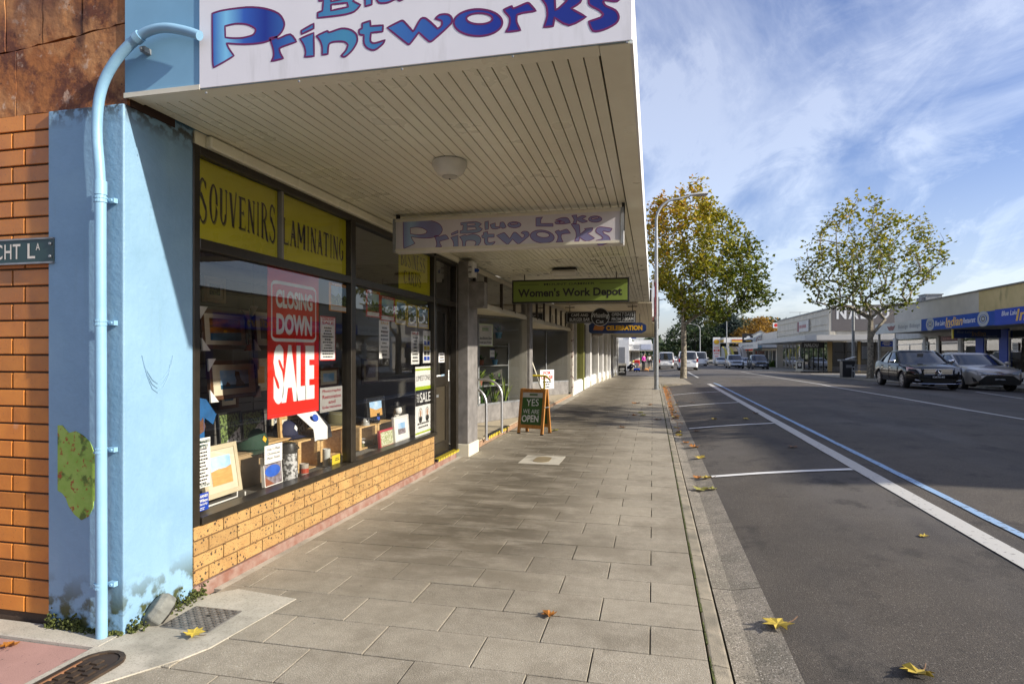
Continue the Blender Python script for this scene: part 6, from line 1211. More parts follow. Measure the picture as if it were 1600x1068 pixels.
# trees far down the street
def blob(w, h, low=.08, seed=0, top=1.0):
    r = random.Random(seed); n = 16; o = []
    for i in range(n):
        a = 2*math.pi*i/n; q = 1+r.uniform(-.12, .12); o.append((w/2*q*math.cos(a), h*(low+(1-low)*(.5+.5*q*math.sin(a)*.94))))
    return o
FT = [ # px centre, base y, z, width m, height m, mat, label, leaf
 (1086, 566, 150, 14, 10.5, m_dkleaf, 'dark round tree at the left end of the far tree belt', .55), (1104, 566, 165, 17, 15.8, m_dkleaf, 'tallest dark tree behind the fuel price sign', .6), (1128, 566, 160, 18, 14.2, m_olleaf, 'olive grey gum behind the fuel canopy', .6),
 (1150, 566, 170, 16, 13.5, m_olleaf, 'olive gum right of the fuel canopy', .6), (1066, 562, 190, 14, 6.5, m_dkleaf, 'low dark tree beyond the parked white vans', .6), (1187, 560, 140, 11, 10.2, m_orleaf, 'orange autumn tree behind the car wash tower', .5),
 (1172, 560, 165, 10, 12.0, m_orleaf, 'dull orange tree left of the car wash tower', .5), (1203, 560, 170, 15, 12.5, m_dkleaf, 'dark tree top behind the orange tree', .6), (1222, 560, 150, 9, 8.3, m_gleaf, 'bright green tree beside the round signed shop', .5), (1226, 560, 200, 14, 11.6, m_dkleaf, 'far dark tree above the shops on the right', .7)]
for k, (px_, py_, z_, w_, h_, mt_, lb, lf_) in enumerate(FT):
    p = atD(px_, 550, z_); t = tree('broadleaf_tree', lb, (p.x, p.y, slope(p.y)), blob(w_, h_, .06 if k != 7 else .3, k), .35, h_*.22, 60, 3000, lf_*1.15, mt_, m_bark2, lambda q, r: .5+r.gauss(0, .25), 60+k, group='trees beyond the service station', spread=.85); facing(t)
p = atD(1142, 550, 150); PS = [(0, 17.5), (-1.0, 15), (-1.0, 14.2), (-2.4, 12.6), (-2.0, 12.2), (-3.8, 10.6), (-3.2, 10.2), (-5.0, 8.6), (-4, 7), (-5, 5), (5, 5), (4, 7), (5.2, 8.6), (3.4, 10.2), (4, 10.8), (2.0, 12.2), (2.5, 12.8), (1.0, 14.4)]
PS = [(x*.95, z*.74) for x, z in PS]
t = tree('conifer', 'dark layered conifer rising behind the gums', (p.x, p.y, slope(p.y)), PS, .4, 4, 110, 4500, .7, m_spruce, m_bark2, lambda q, r: .45+r.gauss(0, .25), 81, spread=.55, droop=-.5); facing(t)
fw = MB(); fw.att = []; r = random.Random(12)
for i in range(9000):
    a = r.random(); X = -70+a*110; Y = 235+r.gauss(0, 12)+12*math.sin(a*9); hh = r.random()**.6*(5.5+2.5*math.sin(a*23)+1.5*math.sin(a*61)); s_ = r.uniform(.5, 1.3); p = Vector((X, Y, slope(Y)+hh)); u = Vector((r.gauss(0, 1), r.gauss(0, 1), r.gauss(0, 1))).normalized(); v = u.orthogonal().normalized(); fw.add([p-u*s_, p-v*s_*.6, p+u*s_, p+v*s_*.6], [(0, 1, 2, 3)]); fw.att.append(min(1, max(0, r.gauss(.4, .25))))
fw.build('far_woodland', m_dkleaf, kind='stuff')
# fallen leaves
m_fl = [M('fallen_leaf_'+n, c, .6, var=.35, vs=60, coords='obj') for n, c in (('orange', (.42, .16, .02)), ('yellow', (.55, .40, .05)), ('brown', (.20, .09, .03)), ('olive', (.32, .30, .06)))]
LP = [(0, -.5), (.10, -.28), (.42, -.42), (.34, -.18), (.55, -.02), (.36, .08), (.44, .34), (.18, .24), (.0, .58), (-.18, .24), (-.46, .32), (-.36, .08), (-.56, -.04), (-.33, -.18), (-.40, -.42), (-.10, -.28)]
def leaf(p, size, mi, rot, label=None, curl=.16, group='fallen leaves', stem=True, seed=1):
    curl *= .42
    r = random.Random(seed); b = MB(local=True); c_ = []
    for x, y in LP: c_.append((x*size, y*size, size*(.05+curl*(abs(x)*1.3+r.uniform(-.1, .35))*2*r.random()+curl*abs(y)*.5)))
    b.add([(0, 0, size*.05)]+c_, [(0, i+1, (i+1) % 16+1) for i in range(16)]); b.add([(x, y, z-.0015) for x, y, z in [(0, 0, size*.05)]+c_], [(0, (i+1) % 16+1, i+1) for i in range(16)])
    o = b.build('fallen_leaf', m_fl[mi]); o.location = p; o.rotation_euler = (r.uniform(-.12, .12), r.uniform(-.12, .12), rot); tag(o, label, 'leaf', group)
    if stem: s = MB(local=True); s.tube([(0, -.3*size, size*.06), (.05*size, -.6*size, size*.10), (.15*size, -.85*size, size*.2)], size*.016, 4); so = s.build('stalk', m_fl[2], o)
    return o
def lz(px_, py_, dz=0):
    p = atZ(px_, py_, 0)
    if p.x > .24: x, y = gr(px_, py_); p = Vector((x, y, rz(x, y) if x > .645 else (-.121+max(0, x-.47)*.183) if x > .36 else 0))
    p.z += .001 if p.x > .24 else 0
    return p+Vector((0, 0, .004))
leaf(lz(857, 962), .075, 0, 1.0, 'single orange leaf lying in the middle of the near pavers', .5, seed=2); leaf(lz(1215, 979), .15, 1, 1.9, 'big yellow leaf on the gutter edge in the foreground', .22, seed=3); leaf(lz(1433, 1054), .12, 1, 2.3, 'yellow leaf on the asphalt at the bottom right', .4, seed=4)
leaf(atZ(14, 1009, -.008), .075, 0, .5, 'orange leaf on the pink lane slab', .5, seed=5); leaf(Vector((-2.12, 2.49, .016)), .085, 1, 1.3, 'yellow leaf at the corner of the chequer plate cover', .3, seed=6); leaf(lz(1443, 838), .06, 1, .4, 'small pale leaf on the asphalt left of the white line', .3, seed=7)
G = [(1090, 747, 0), (1104, 748, 1), (1095, 766, 3), (1113, 765, 3), (1094, 716, 1), (1084, 699, 0), (1072, 692, 0), (1061, 680, 1), (1060, 676, 1), (1056, 668, 1), (1058, 651, 0), (1055, 652, 1), (1051, 648, 0), (1053, 645, 1), (1048, 637, 0), (1050, 634, 0), (1057, 633, 1), (1047, 629, 2), (1046, 622, 1), (1044, 617, 0), (1043, 612, 0), (1041, 608, 0), (1040, 604, 1), (1042, 601, 0), (1046, 616, 2), (1051, 641, 1), (1055, 654, 0), (1049, 631, 1), (1045, 620, 0), (1043, 606, 2), (1051, 601, 3), (1056, 602, 1)]
for i, (a, b_, m_) in enumerate(G):
    p = lz(a, b_); leaf(p, .10+.03*((i*7) % 3), m_, i*1.7, 'dry autumn leaf lying in the near gutter', .3, 'leaves in the gutter', stem=i < 8, seed=50+i)
for i, (a, b_, m_, lb) in enumerate([(991, 630, 0, 'left one of two leaves together on the far footpath'), (997, 630, 2, 'right one of two leaves together on the far footpath'), (1016, 633, 0, 'lone leaf near the kerb on the far footpath'), (1001, 645, 3, 'green yellow leaf above the trio on the footpath'), (992, 649, 0, 'reddish leaf at the left of the trio on the footpath'), (1005, 649, 3, 'yellow leaf at the right of the trio on the footpath'), (1029, 656, 2, 'brown leaf by the kerb beside the footpath trio'), (972, 668, 2, 'brown leaf on the footpath below the trio'), (867, 673, 3, 'yellow leaf lying right of the wooden sandwich board'),
     (1082, 629, 2, 'brown leaf in the second parking bay'), (1116, 655, 1, 'yellow leaf in the parking bay beside the divider'), (1166, 619+36, 1, 'leaf on the white bay line'), (1239, 699, 2, 'brown leaf inside the nearest full parking bay'), (1180, 646, 2, 'leaf on the asphalt right of the white line'), (1089, 674, 2, 'leaf at the gutter end of the bay divider')]):
    leaf(lz(a, b_), .13, m_, i*2.1, lb, .3, seed=90+i, stem=False)
# a scatter of old litter too small to pick out
b = MB(); r = random.Random(21)
for i in range(700):
    Y = 14+12.5*r.random()**.7 if i < 560 else r.uniform(10, 26); X = .42+abs(r.gauss(0, .09)); z_ = (-.118+max(0, X-.47)*.183 if X < .645 else rz(X, Y))+.004; s_ = r.uniform(.015, .05); a = r.uniform(0, 3); b.add([(X, Y, z_), (X+s_*math.cos(a), Y+s_*math.sin(a), z_+s_*.4), (X+s_*math.cos(a+1.4), Y+s_*math.sin(a+1.4), z_+.003)], [(0, 1, 2)])
b.build('leaf_litter', m_fl[0], kind='stuff')
# ================================================================ far side buildings (facing -X)
FXW, FXA = 17.0, 14.4
YN0 = 65.72
def yX(px_, X=FXW): return atX(px_, 550, X).y
m_darkwin = simple('dark_room', (.03, .028, .025), .8); m_bluepost = simple('blue_painted_brick', (.04, .08, .40), .6, vs=4, bump=.3, bs=20); m_parY = M('mustard_render', (.66, .51, .24), .8, col2=(.58, .45, .20), vs=1.5, extra=lambda N, L, s, c, B: mixc(N, L, mul(N, L, rangez(N, L, 2, 4.7, 3.9), nz(N, L, s, 3, 6, .5, .6, (1, 1, .3))), c, (.14, .12, .04), .7) if False else mixc(N, L, nz(N, L, s, 2.2, 6, .55, .7, (1, 1, .3)), c, (.22, .18, .07), .6))
m_parB = M('beige_render', (.66, .61, .52), .85, var=.12, vs=1.2); m_parNal = M('weathered_beige_render', (.62, .57, .47), .85, col2=(.50, .46, .37), vs=2, stretch=(1, 1, .3))
def facade(t, Y0, Y1, X, z0, ztop, bays, post_mat, head=.35, hsoff=2.55, riser=.35, name='window'):
    """bays: list of (ya, yb, kind, riser)"""
    for ya, yb, kind, rs in bays:
        if kind == 'post': MB().box(X-.12, X+.12, ya, yb, z0-.2, z0+hsoff).build('post', post_mat, t, bev=.01); continue
        if rs: MB().box(X-.05, X+.1, ya, yb, z0-.2, z0+rs).build('stall_riser', m_offwhite if kind != 'dark' else m_greypost, t)
        f = MB().box(X-.06, X+.0, ya, ya+.05, z0+rs, z0+hsoff-.1).build(name, m_frame if kind in ('dark', 'film') else m_offwhite, t)
        MB().box(X-.06, X, yb-.05, yb, z0+rs, z0+hsoff-.1).build('frame', f.data.materials[0], f); MB().box(X-.06, X, ya+.05, yb-.05, z0+hsoff-.5, z0+hsoff-.45).build('transom', f.data.materials[0], f); MB().box(X-.06, X, ya+.05, yb-.05, z0+rs, z0+rs+.05).build('frame', f.data.materials[0], f)
        MB().quad((X-.03, yb-.05, z0+rs), (X-.03, ya+.05, z0+rs), (X-.03, ya+.05, z0+hsoff-.1), (X-.03, yb-.05, z0+hsoff-.1)).build('pane', m_farglass if kind == 'dark' else m_glass, f)
        if yb-ya > 2.4: MB().box(X-.06, X, (ya+yb)/2-.025, (ya+yb)/2+.025, z0+rs+.05, z0+hsoff-.5).build('mullion', f.data.materials[0], f)
    MB().box(X, X+.15, Y0, Y1, z0+hsoff-.1, z0+hsoff+.5).build('lintel', m_offwhite, t)
    MB().box(X+4.0, X+4.15, Y0, Y1, z0-.2, z0+3.0).build('rear_wall', m_interior2, t); MB().box(X+.05, X+4, Y0, Y1, z0-.1, z0-.02).build('floor', m_interior2, t); MB().box(X+.1, X+4, Y0, Y1, z0+2.9, z0+3.0).build('ceiling', m_cream, t)
    for yy in (Y0, Y1-.15): MB().box(X+.0, X+4, yy, yy+.15, z0-.2, z0+3.0).build('side_wall', m_interior2, t)
ym, ye = yX(1530), yX(1368); y3 = yX(1368, FXA)
# mustard parapet restaurant
rs = thing('restaurant', 'mustard parapet restaurant with blue posts on the right', 'building', (FXW, 33, -.1))
yp = [yX(1578), yX(1565), yX(1540), yX(1528)]
facade(rs, 22, ym, FXW, -.05, 4.66, [(22.4, 26.6, 'glass', .5), (26.6, 27.1, 'post', 0), (27.1, 30.2, 'glass', .1), (30.2, 30.7, 'post', 0), (30.7, yp[0], 'glass', .4), (yp[0], yp[1], 'post', 0), (yp[1], yp[2], 'glass', .1), (yp[2], yp[3], 'post', 0)], m_bluepost)
MB().box(FXW-.02, FXW+.25, 22, ym, 3.05, 4.60).build('parapet', m_parY, rs); MB().box(FXW-.08, FXW+.32, 22, ym, 4.60, 4.68).build('coping', simple('coping_metal', (.18, .17, .15), .5), rs); MB().box(FXW+.25, 27, 22, ym, 3.0, 3.9).build('roof', m_steel, rs); MB().box(26.8, 27, 22, ym, -.3, 3.9).build('rear_wall', m_parB, rs)
tk = thing('takeaway_shops', 'beige parapet shops left of the blue restaurant sign', 'building', (FXW, 45, -.2))
bays = [(ym+.05, yX(1505), 'glass', .3), (yX(1505), yX(1500), 'post', 0), (yX(1500), yX(1470), 'dark', .1), (yX(1470), yX(1466), 'post', 0), (yX(1466), yX(1449), 'glass', .3), (yX(1449), yX(1445), 'post', 0), (yX(1445), yX(1402), 'glass', .3), (yX(1402), yX(1398), 'post', 0)]
facade(tk, ym, yX(1398), FXW, -.2, 4.6, bays, m_offwhite)
MB().box(FXW-.01, FXW+.25, ym, yX(1398), 3.05, 4.60).build('parapet', m_parB, tk); MB().box(FXW-.07, FXW+.32, ym, yX(1398), 4.60, 4.67).build('coping', simple('coping_metal', (.18, .17, .15), .5), tk); MB().box(FXW+.25, 27, ym, yX(1398), 3.0, 3.9).build('roof', m_steel, tk); MB().box(26.8, 27, ym, yX(1398), -.3, 3.9).build('rear_wall', m_parB, tk)
MB().box(FXW+.02, 26.9, yX(1398)-.15, yX(1398), -.4, 4.55).build('end_wall', m_parB, tk); MB().box(FXA+.1, FXA+.22, y3-.25, y3-.13, -.4, 2.55).build('awning_post', m_offwhite, tk)
t = thing('roof_air_conditioner', 'grey evaporative cooler box on the beige shop roof', 'air conditioner', (20, 47, 3.9)); a = atD(1446, 473, 47); b_ = atD(1470, 459, 47); MB().box(a.x, b_.x, a.y, a.y+1.2, 3.9, b_.z-.08).build('case', m_steel, t, bev=.02); MB().box(a.x-.06, b_.x+.06, a.y-.06, a.y+1.26, b_.z-.08, b_.z).build('lid', m_steel, t); MB().box(a.x-.25, a.x, a.y+.1, a.y+1.0, 4.2, b_.z-.25).build('duct', m_greytxt, t)
def far_awning(t, Y0, Y1, z0, z1, mat, name='awning'):
    aw = MB().box(FXA+.02, FXW-.01, Y0, Y1, z0+.05, z0+.12).build(name, simple('far_soffit', (.42, .40, .35), .6), t); MB().box(FXA-.02, FXA+.02, Y0, Y1, z0, z1).build('fascia', mat, aw); MB().box(FXA+.02, FXW-.01, Y0, Y1, z1-.12, z1-.08).build('roof_sheet', m_steel, aw); return aw
_, y2, y1_ = yX(1368, FXA), yX(1440, FXA), yX(1555, FXA)
m_pale = simple('pale_grey_board', (.68, .70, .67), .5, vs=1)
far_awning(tk, y2, y3, 2.52, 3.15, m_pale); far_awning(tk, y1_, y2, 2.52, 3.15, simple('blue_sign_vinyl', (.012, .07, .34), .6, vs=1.2, spec=.2)); far_awning(rs, 24, y1_, 2.50, 3.18, m_royal)
def ftext(b, s, ya, yb, z0, z1, X=FXA-.026, bold=0, sh=0): text(b, s, (X, ya, z0), (0, yb-ya, 0), (0, 0, z1-z0), bold, sh)
def Yf(px_): return yX(px_, FXA)
t = thing('fascia_sign', 'long blue Indian restaurant fascia sign with two round emblems', 'sign', (FXA, y1_, 2.8))
b = MB(); ftext(b, 'Blue Lake', Yf(1462), Yf(1477), 2.72, 2.97, bold=.01, sh=.2); ftext(b, 'Restaurant', Yf(1506), Yf(1525), 2.72, 2.97, bold=.01, sh=.2); b.build('white_lettering', m_wtxt, t)
b = MB(); ftext(b, 'Indian', Yf(1478), Yf(1505), 2.64, 3.08, bold=.02, sh=.2); b.poly(R4(-Yf(1479), -Yf(1488), 2.58, 2.62), (FXA-.026, 0, 0), (0, -1, 0), (0, 0, 1)); b.build('gold_lettering', m_gold, t)
m_emb = simple('grey_emblem', (.38, .40, .40), .5)
for cx_ in (1454, 1537):
    y_ = Yf(cx_); b = MB(); b.ribbon(el(-y_, 2.84, .42, .27), .16, (FXA-.025, 0, 0), (0, -1, 0), (0, 0, 1)); b.poly(el(-y_, 2.84, .26, .17), (FXA-.024, 0, 0), (0, -1, 0), (0, 0, 1)); b.build('emblem', m_emb, t); b = MB(); b.ribbon(el(-y_, 2.84, .15, .10), .05, (FXA-.027, 0, 0), (0, -1, 0), (0, 0, 1)); b.build('emblem_face', m_blacktxt, t)
t = thing('fascia_sign', 'bright blue restaurant fascia sign at the right edge', 'sign', (FXA, 28, 2.8)); b = MB(); ftext(b, 'Blue Lake', Yf(1566), Yf(1592), 2.88, 3.08, bold=.01, sh=.2); ftext(b, 'Restaurant', 26.2, 25.0, 2.7, 2.95, sh=.2); b.build('white_lettering', m_wtxt, t); b = MB(); ftext(b, 'Indian', Yf(1588), 26.4, 2.62, 3.10, bold=.02, sh=.2); b.build('gold_lettering', m_gold, t)
t = thing('fascia_sign', 'pale grey fascia sign with a red moustache emblem', 'sign', (FXA, 42, 2.8)); b = MB(); ftext(b, 'Bidesign', Yf(1404), Yf(1419), 2.68, 2.98, sh=.1); ftext(b, 'Bidesign', Yf(1422), Yf(1438), 2.68, 2.98, sh=.1); b.build('lettering', simple('slate_print', (.2, .22, .28), .5), t)
yy = -Yf(1393); b = MB(); b.poly([(yy-.7, 2.98), (yy-.3, 2.93), (yy, 2.98), (yy+.3, 2.93), (yy+.7, 2.98), (yy+.4, 2.72), (yy+.1, 2.66), (yy, 2.74), (yy-.1, 2.66), (yy-.4, 2.72)], (FXA-.025, 0, 0), (0, -1, 0), (0, 0, 1)); b.build('emblem', simple('dull_red_print', (.25, .05, .04), .5), t)
t = thing('hanging_sign', 'dim blue hanging sign under the restaurant awning', 'sign', (15.7, 34.9, 2.2)); a = atY(1490, 524, 34.9); b_ = atY(1564, 507, 34.9); MB().box(a.x, min(b_.x, 16.9), 34.9, 34.98, 2.05, 2.50).build('panel', m_navy, t); MB().box(a.x-.05, a.x, 34.88, 35.0, 2.03, 2.52).build('edge', m_yel, t)
b = MB(); fit(b, 'Blue Lake', a.x+.15, a.x+.8, 2.3, 2.42, 34.895, 0, .2); fit(b, 'Restaurant', a.x+1.3, a.x+1.9, 2.1, 2.2, 34.895, 0, .2); b.build('lettering', m_greytxt, t); b = MB(); fit(b, 'Indian', a.x+.8, a.x+1.4, 2.15, 2.40, 34.895, 0, .2); b.build('gold_lettering', simple('dark_gold', (.3, .18, .03), .5), t)
y3 = yX(1368, FXA)
t = thing('wall_poster', 'blue poster with white lines on the dark window right of the far tree', 'poster', (22, YN0, 1.8)); a, b_ = atY(1376, 541, YN0), atY(1395, 528, YN0)
MB().box(a.x, b_.x, YN0-.03, YN0-.01, a.z, b_.z).build('sheet', m_royal, t); b = MB(); lines(b, (a.x+.1, YN0-.032, a.z+.08), (b_.x-a.x-.2, 0, 0), (0, 0, b_.z-a.z-.16), 5, .5, 3); b.build('print', m_wtxt, t)
for k, (a, b_, z0_, z1_c, mt_, lb) in enumerate(((1443, 1452, 1.0, 2.0, m_pale, 'pale blue strip poster in the takeaway window'), (1452, 1462, .7, 1.2, m_paper, 'white notice low in the takeaway window'), (1585, 1594, 1.4, 1.8, m_paper, 'white notice in the restaurant window at the right edge'))):
    t = thing('wall_poster', lb, 'poster', (FXW-.1, yX(a), z0_)); MB().box(FXW-.085, FXW-.07, yX(b_), yX(a), z0_, z1_c).build('sheet', mt_, t); b = MB(); lines(b, (FXW-.087, yX(a), z0_+.05), (0, yX(b_)-yX(a), 0), (0, 0, z1_c-z0_-.1), 4, .4, k); b.build('print', m_blacktxt, t)
t = thing('wall_poster', 'dark red neon style banner above the takeaway door', 'banner', (FXW-.1, 42, 2.0)); MB().box(FXW-.085, FXW-.07, yX(1500), yX(1472), 2.0, 2.3).build('sheet', simple('maroon', (.15, .02, .02), .5), t); b = MB(); ftext(b, 'OPEN', yX(1474), yX(1498), 2.05, 2.25, FXW-.088) if False else lines(b, (FXW-.087, yX(1472), 2.03), (0, yX(1500)-yX(1472), 0), (0, 0, .24), 1, .5, 9); b.build('print', simple('dull_pink', (.4, .1, .1), .5), t)
# NALOU corner building
na = thing('corner_boutique', 'boutique on the far corner with a big grey NALOU wall panel', 'building', (FXW, 66, -.5)); YN = 65.8; zn = slope(YN)-.05
def xN(px_, Y=YN): return atY(px_, 550, Y).x
xr = xN(1398); MB().box(FXW+.02, xr+4, YN+.02, 92, 3.0, 5.62).build('upper_wall', m_parNal, na); MB().box(FXW-.08, xr+4.1, YN-.06, 92, 5.62, 5.75).build('coping', m_greytxt, na)
for z_, h_ in ((3.55, .12), (4.15, .10), (5.05, .10)): MB().box(FXW-.06, FXW+.02, YN+.02, 92, z_, z_+h_).build('moulding', m_parNal, na); 
MB().box(FXW-.08, FXW+.45, YN-.08, YN+.5, 3.0, 5.7).build('corner_pier', m_parNal, na, bev=.03)
MB().box(xN(1299), xr, YN-.10, YN+.01, zn+4.0, 5.95).build('wall_panel', simple('mid_grey_panel', (.135, .12, .115), .6), na)
t = thing('wall_sign', 'huge white NALOU capitals on the grey wall panel', 'sign', (19, YN-.12, 5)); b = MB()
for ch, (a, b_) in zip('NALOU', ((1306.5, 1322), (1325, 1341), (1344, 1353), (1354, 1371), (1374, 1389))): fit(b, ch, xN(a), xN(b_), zn+5.15, 5.75, YN-.115, .03)
b.build('lettering', m_wtxt, t)
t = thing('wall_sign', 'white and maroon sign board on the beige boutique wall', 'sign', (FXW-.1, 75, 4.4)); a, b_ = yX(1266), yX(1249); MB().box(FXW-.22, FXW-.07, a, b_, 3.7, 4.95).build('board', m_offwhite, t); MB().box(FXW-.23, FXW-.221, b_-.8, b_, 3.75, 4.9).build('band', simple('maroon_board', (.2, .03, .04), .5), t); b = MB(); ftext(b, 'La Cucina', b_-1.0, a+.3, 4.1, 4.5, FXW-.224, 0, .2) if False else lines(b, (FXW-.224, b_-1.0, 4.0), (0, a-b_+1.3, 0), (0, 0, .6), 1, .6, 4, .8, .95, False); b.build('print', simple('dusty_rose_print', (.35, .12, .12), .6), t)
# its awning wraps the corner
za, zb_ = zn+2.95, zn+3.55
aw = MB().poly([(14.4, 92), (14.4, 64.4), (15.2, 63.3), (xr+1.5, 63.3), (xr+1.5, YN), (FXW, YN), (FXW, 92)], (0, 0, za+.1), (1, 0, 0), (0, 1, 0), th=.08).build('awning', simple('grey_soffit', (.28, .27, .25), .6), na)
for a, b_ in (((14.4, 92), (14.4, 64.4)), ((14.4, 64.4), (15.2, 63.3)), ((15.2, 63.3), (xr+1.5, 63.3))):
    A = Vector(a+(za,)); d_ = Vector(b_+(za,))-A; nn = Vector((d_.y, -d_.x, 0)).normalized(); MB().obox(A, d_, -nn*.05, Vector((0, 0, zb_-za))).build('fascia', M('pale_metal_fascia', (.48, .47, .44), .5, var=.12, vs=1), aw)
xs = [xN(1297), xN(1342), xN(1385)]
MB().box(xN(1296)-.15, xN(1296)+.22, YN-.1, YN+.15, zn-.2, za+.1).build('gold_column', simple('ochre_column', (.26, .18, .06), .6), na); MB().box(xN(1342)-.12, xN(1342)+.12, YN-.1, YN+.15, zn-.2, za+.1).build('gold_column', simple('ochre_column', (.26, .18, .06), .6), na)
for a, b_ in ((1300, 1319), (1320, 1340), (1345, 1366), (1367, 1394)):
    f = MB().box(xN(a), xN(a)+.06, YN-.04, YN+.02, zn+.5, za).build('window', m_frame, na); MB().quad((xN(a), YN, zn+.5), (xN(b_), YN, zn+.5), (xN(b_), YN, za), (xN(a), YN, za)).build('pane', m_farglass, f); MB().box(xN(a)+.06, xN(b_), YN-.04, YN+.02, zn+1.9, zn+1.97).build('transom', m_frame, f); MB().box(xN(a), xN(b_), YN-.06, YN+.05, zn-.3, zn+.5).build('tiled_base', M('dark_tiled_base', (.07, .065, .06), .5, var=.5, vs=3), f)
MB().box(FXW+.3, xr+3, YN+3, YN+3.1, zn, za).build('rear_wall', m_darkwin, na); MB().box(FXW+.2, xr+3, YN+.05, YN+3, zn-.1, zn).build('floor', m_darkwin, na); MB().box(xr+.0, xr+4, YN, YN+.2, zn-.3, za+.1).build('side_wall', m_parB, na)
for k in range(11):
    y0_, y1_c = YN+.3+k*2.0, YN+.3+(k+1)*2.0; MB().box(FXW-.05, FXW+.05, y0_, y0_+.14, zn-.4, za).build('window_post', m_offwhite if k > 5 else m_frame, na); MB().quad((FXW, y1_c, zn+.1), (FXW, y0_+.14, zn+.1), (FXW, y0_+.14, za), (FXW, y1_c, za)).build('pane', m_farglass, na)
MB().box(FXW+2.4, FXW+2.5, YN+.2, 92, zn-.6, za).build('inner_wall', simple('cream_inner_wall', (.3, .28, .24), .8), na)  # plain cream wall behind the street windows
t = thing('hanging_sign', 'small grey NALOU hanging sign under the boutique awning', 'sign', (15.6, 68, 2)); a, b_ = atY(1252, 540, 67.5), atY(1286, 530, 67.5); MB().box(a.x, b_.x, 67.5, 67.6, za-.62, za-.02).build('panel', simple('charcoal_panel', (.06, .055, .05), .5), t); b = MB(); fit(b, 'NALOU', a.x+.3, a.x+1.6, za-.5, za-.14, 67.49, .02); b.build('lettering', m_wtxt, t)
t = thing('a_frame_sign', 'cream framed footpath sign outside the boutique', 'sign', (14.6, 63, -.5)); p = atD(1249, 577, 62); MB().box(p.x-.3, p.x+.35, p.y, p.y+.06, slope(p.y)-.02, slope(p.y)+.95).build('board', m_cream, t, bev=.02); MB().box(p.x-.2, p.x+.25, p.y-.004, p.y, slope(p.y)+.2, slope(p.y)+.85).build('picture', m_blacktxt, t); MB().poly(el(p.x+.02, slope(p.y)+.6, .15, .18), (0, p.y-.006, 0), (1, 0, 0), (0, 0, 1)).build('print', m_offwhite, t); MB().box(p.x-.3, p.x+.35, p.y+.3, p.y+.34, slope(p.y)-.02, slope(p.y)+.8).build('rear_leg', m_cream, t)
t = thing('roof_antenna', 'spidery television antenna on the boutique roof', 'antenna', (19, 80, 5.7)); p = atD(1250, 500, 80); b = MB(); b.tube([(p.x, p.y, 5.4), (p.x, p.y, 6.6)], .03, 5); b.build('mast', m_greytxt, t)
for k in range(4): b = MB(); b.tube([(p.x-1.2+.6*k, p.y-.3, 6.5), (p.x-1.0+.6*k, p.y+.3, 6.62)], .02, 4); b.build('rod', m_greytxt, t)
b = MB(); b.tube([(p.x-1.3, p.y, 6.55), (p.x+1.1, p.y, 6.55)], .025, 4); b.build('boom', m_greytxt, t)
# shops beyond the boutique
br = thing('round_sign_shops', 'low shops beyond the boutique with a red disc sign and white fascia', 'building', (FXW, 100, -.8)); MB().box(FXW, 26, 92.2, 112, -1.2, 4.3).build('wall', m_parB, br); MB().box(14.5, FXW, 92.2, 112, 1.9, 2.0).build('awning', m_greytxt, br); MB().box(14.45, 14.5, 92.2, 112, 1.85, 2.85).build('fascia', m_offwhite, br)
b = MB(); lines(b, (14.44, 111, 2.1), (0, -18, 0), (0, 0, .5), 1, .5, 8); b.build('print', m_greytxt, br)
for k in range(6): MB().quad((FXW-.01, 95.5+k*2.9, -.8), (FXW-.01, 93+k*2.9, -.8), (FXW-.01, 93+k*2.9, 1.6), (FXW-.01, 95.5+k*2.9, 1.6)).build('window', m_farglass if k % 2 else m_darkwin, br)
t = thing('blade_sign', 'white blade sign with a red disc on the far shops', 'sign', (15, 92, 5)); a, b_ = atD(1208, 512, 92), atD(1239, 505, 92); MB().box(a.x, b_.x, a.y, a.y+.3, a.z, b_.z+.1).build('panel', m_white, t); MB().poly(el(a.x+.4, (a.z+b_.z)/2+.05, .26, .26), (0, a.y-.01, 0), (1, 0, 0), (0, 0, 1)).build('disc', m_red, t); b = MB(); lines(b, (a.x+.8, a.y-.01, a.z+.2), (b_.x-a.x-1, 0, 0), (0, 0, b_.z-a.z-.25), 1, .6, 2); b.build('print', m_greytxt, t); MB().box(b_.x, FXW+1, a.y+.1, a.y+.2, a.z+.2, a.z+.3).build('bracket', m_greytxt, t)
# car wash tower, fuel station
cw = thing('car_wash_tower', 'pale gabled tower sign reading 24 7 car and dog wash', 'sign', (15, 98, -1)); a, b_ = atD(1177, 550, 98), atD(1199, 550, 98); zb0, zt0 = slope(98), atD(1188, 524, 98).z; w = b_.x-a.x
MB().poly([(a.x, zb0), (b_.x, zb0), (b_.x, zt0), ((a.x+b_.x)/2, zt0+.6), (a.x, zt0)], (0, a.y, 0), (1, 0, 0), (0, 0, 1), th=.5).build('panel', simple('pale_tower', (.52, .54, .52), .6), cw)
b = MB(); b.poly([(a.x-.15, zt0-.05), ((a.x+b_.x)/2, zt0+.62), (b_.x+.15, zt0-.05), (b_.x+.15, zt0+.12), ((a.x+b_.x)/2, zt0+.80), (a.x-.15, zt0+.12)], (0, a.y-.05, 0), (1, 0, 0), (0, 0, 1), th=.6); b.build('gable_cap', m_greytxt, cw)
hT = zt0-zb0; b = MB(); fit(b, 'CAR', a.x+w*.15, a.x+w*.85, zb0+hT*.52, zb0+hT*.66, a.y-.02, .03); fit(b, 'WASH', a.x+w*.15, a.x+w*.9, zb0+hT*.22, zb0+hT*.34, a.y-.02, .03); b.build('blue_lettering', simple('sky_print', (.25, .55, .70), .5), cw)
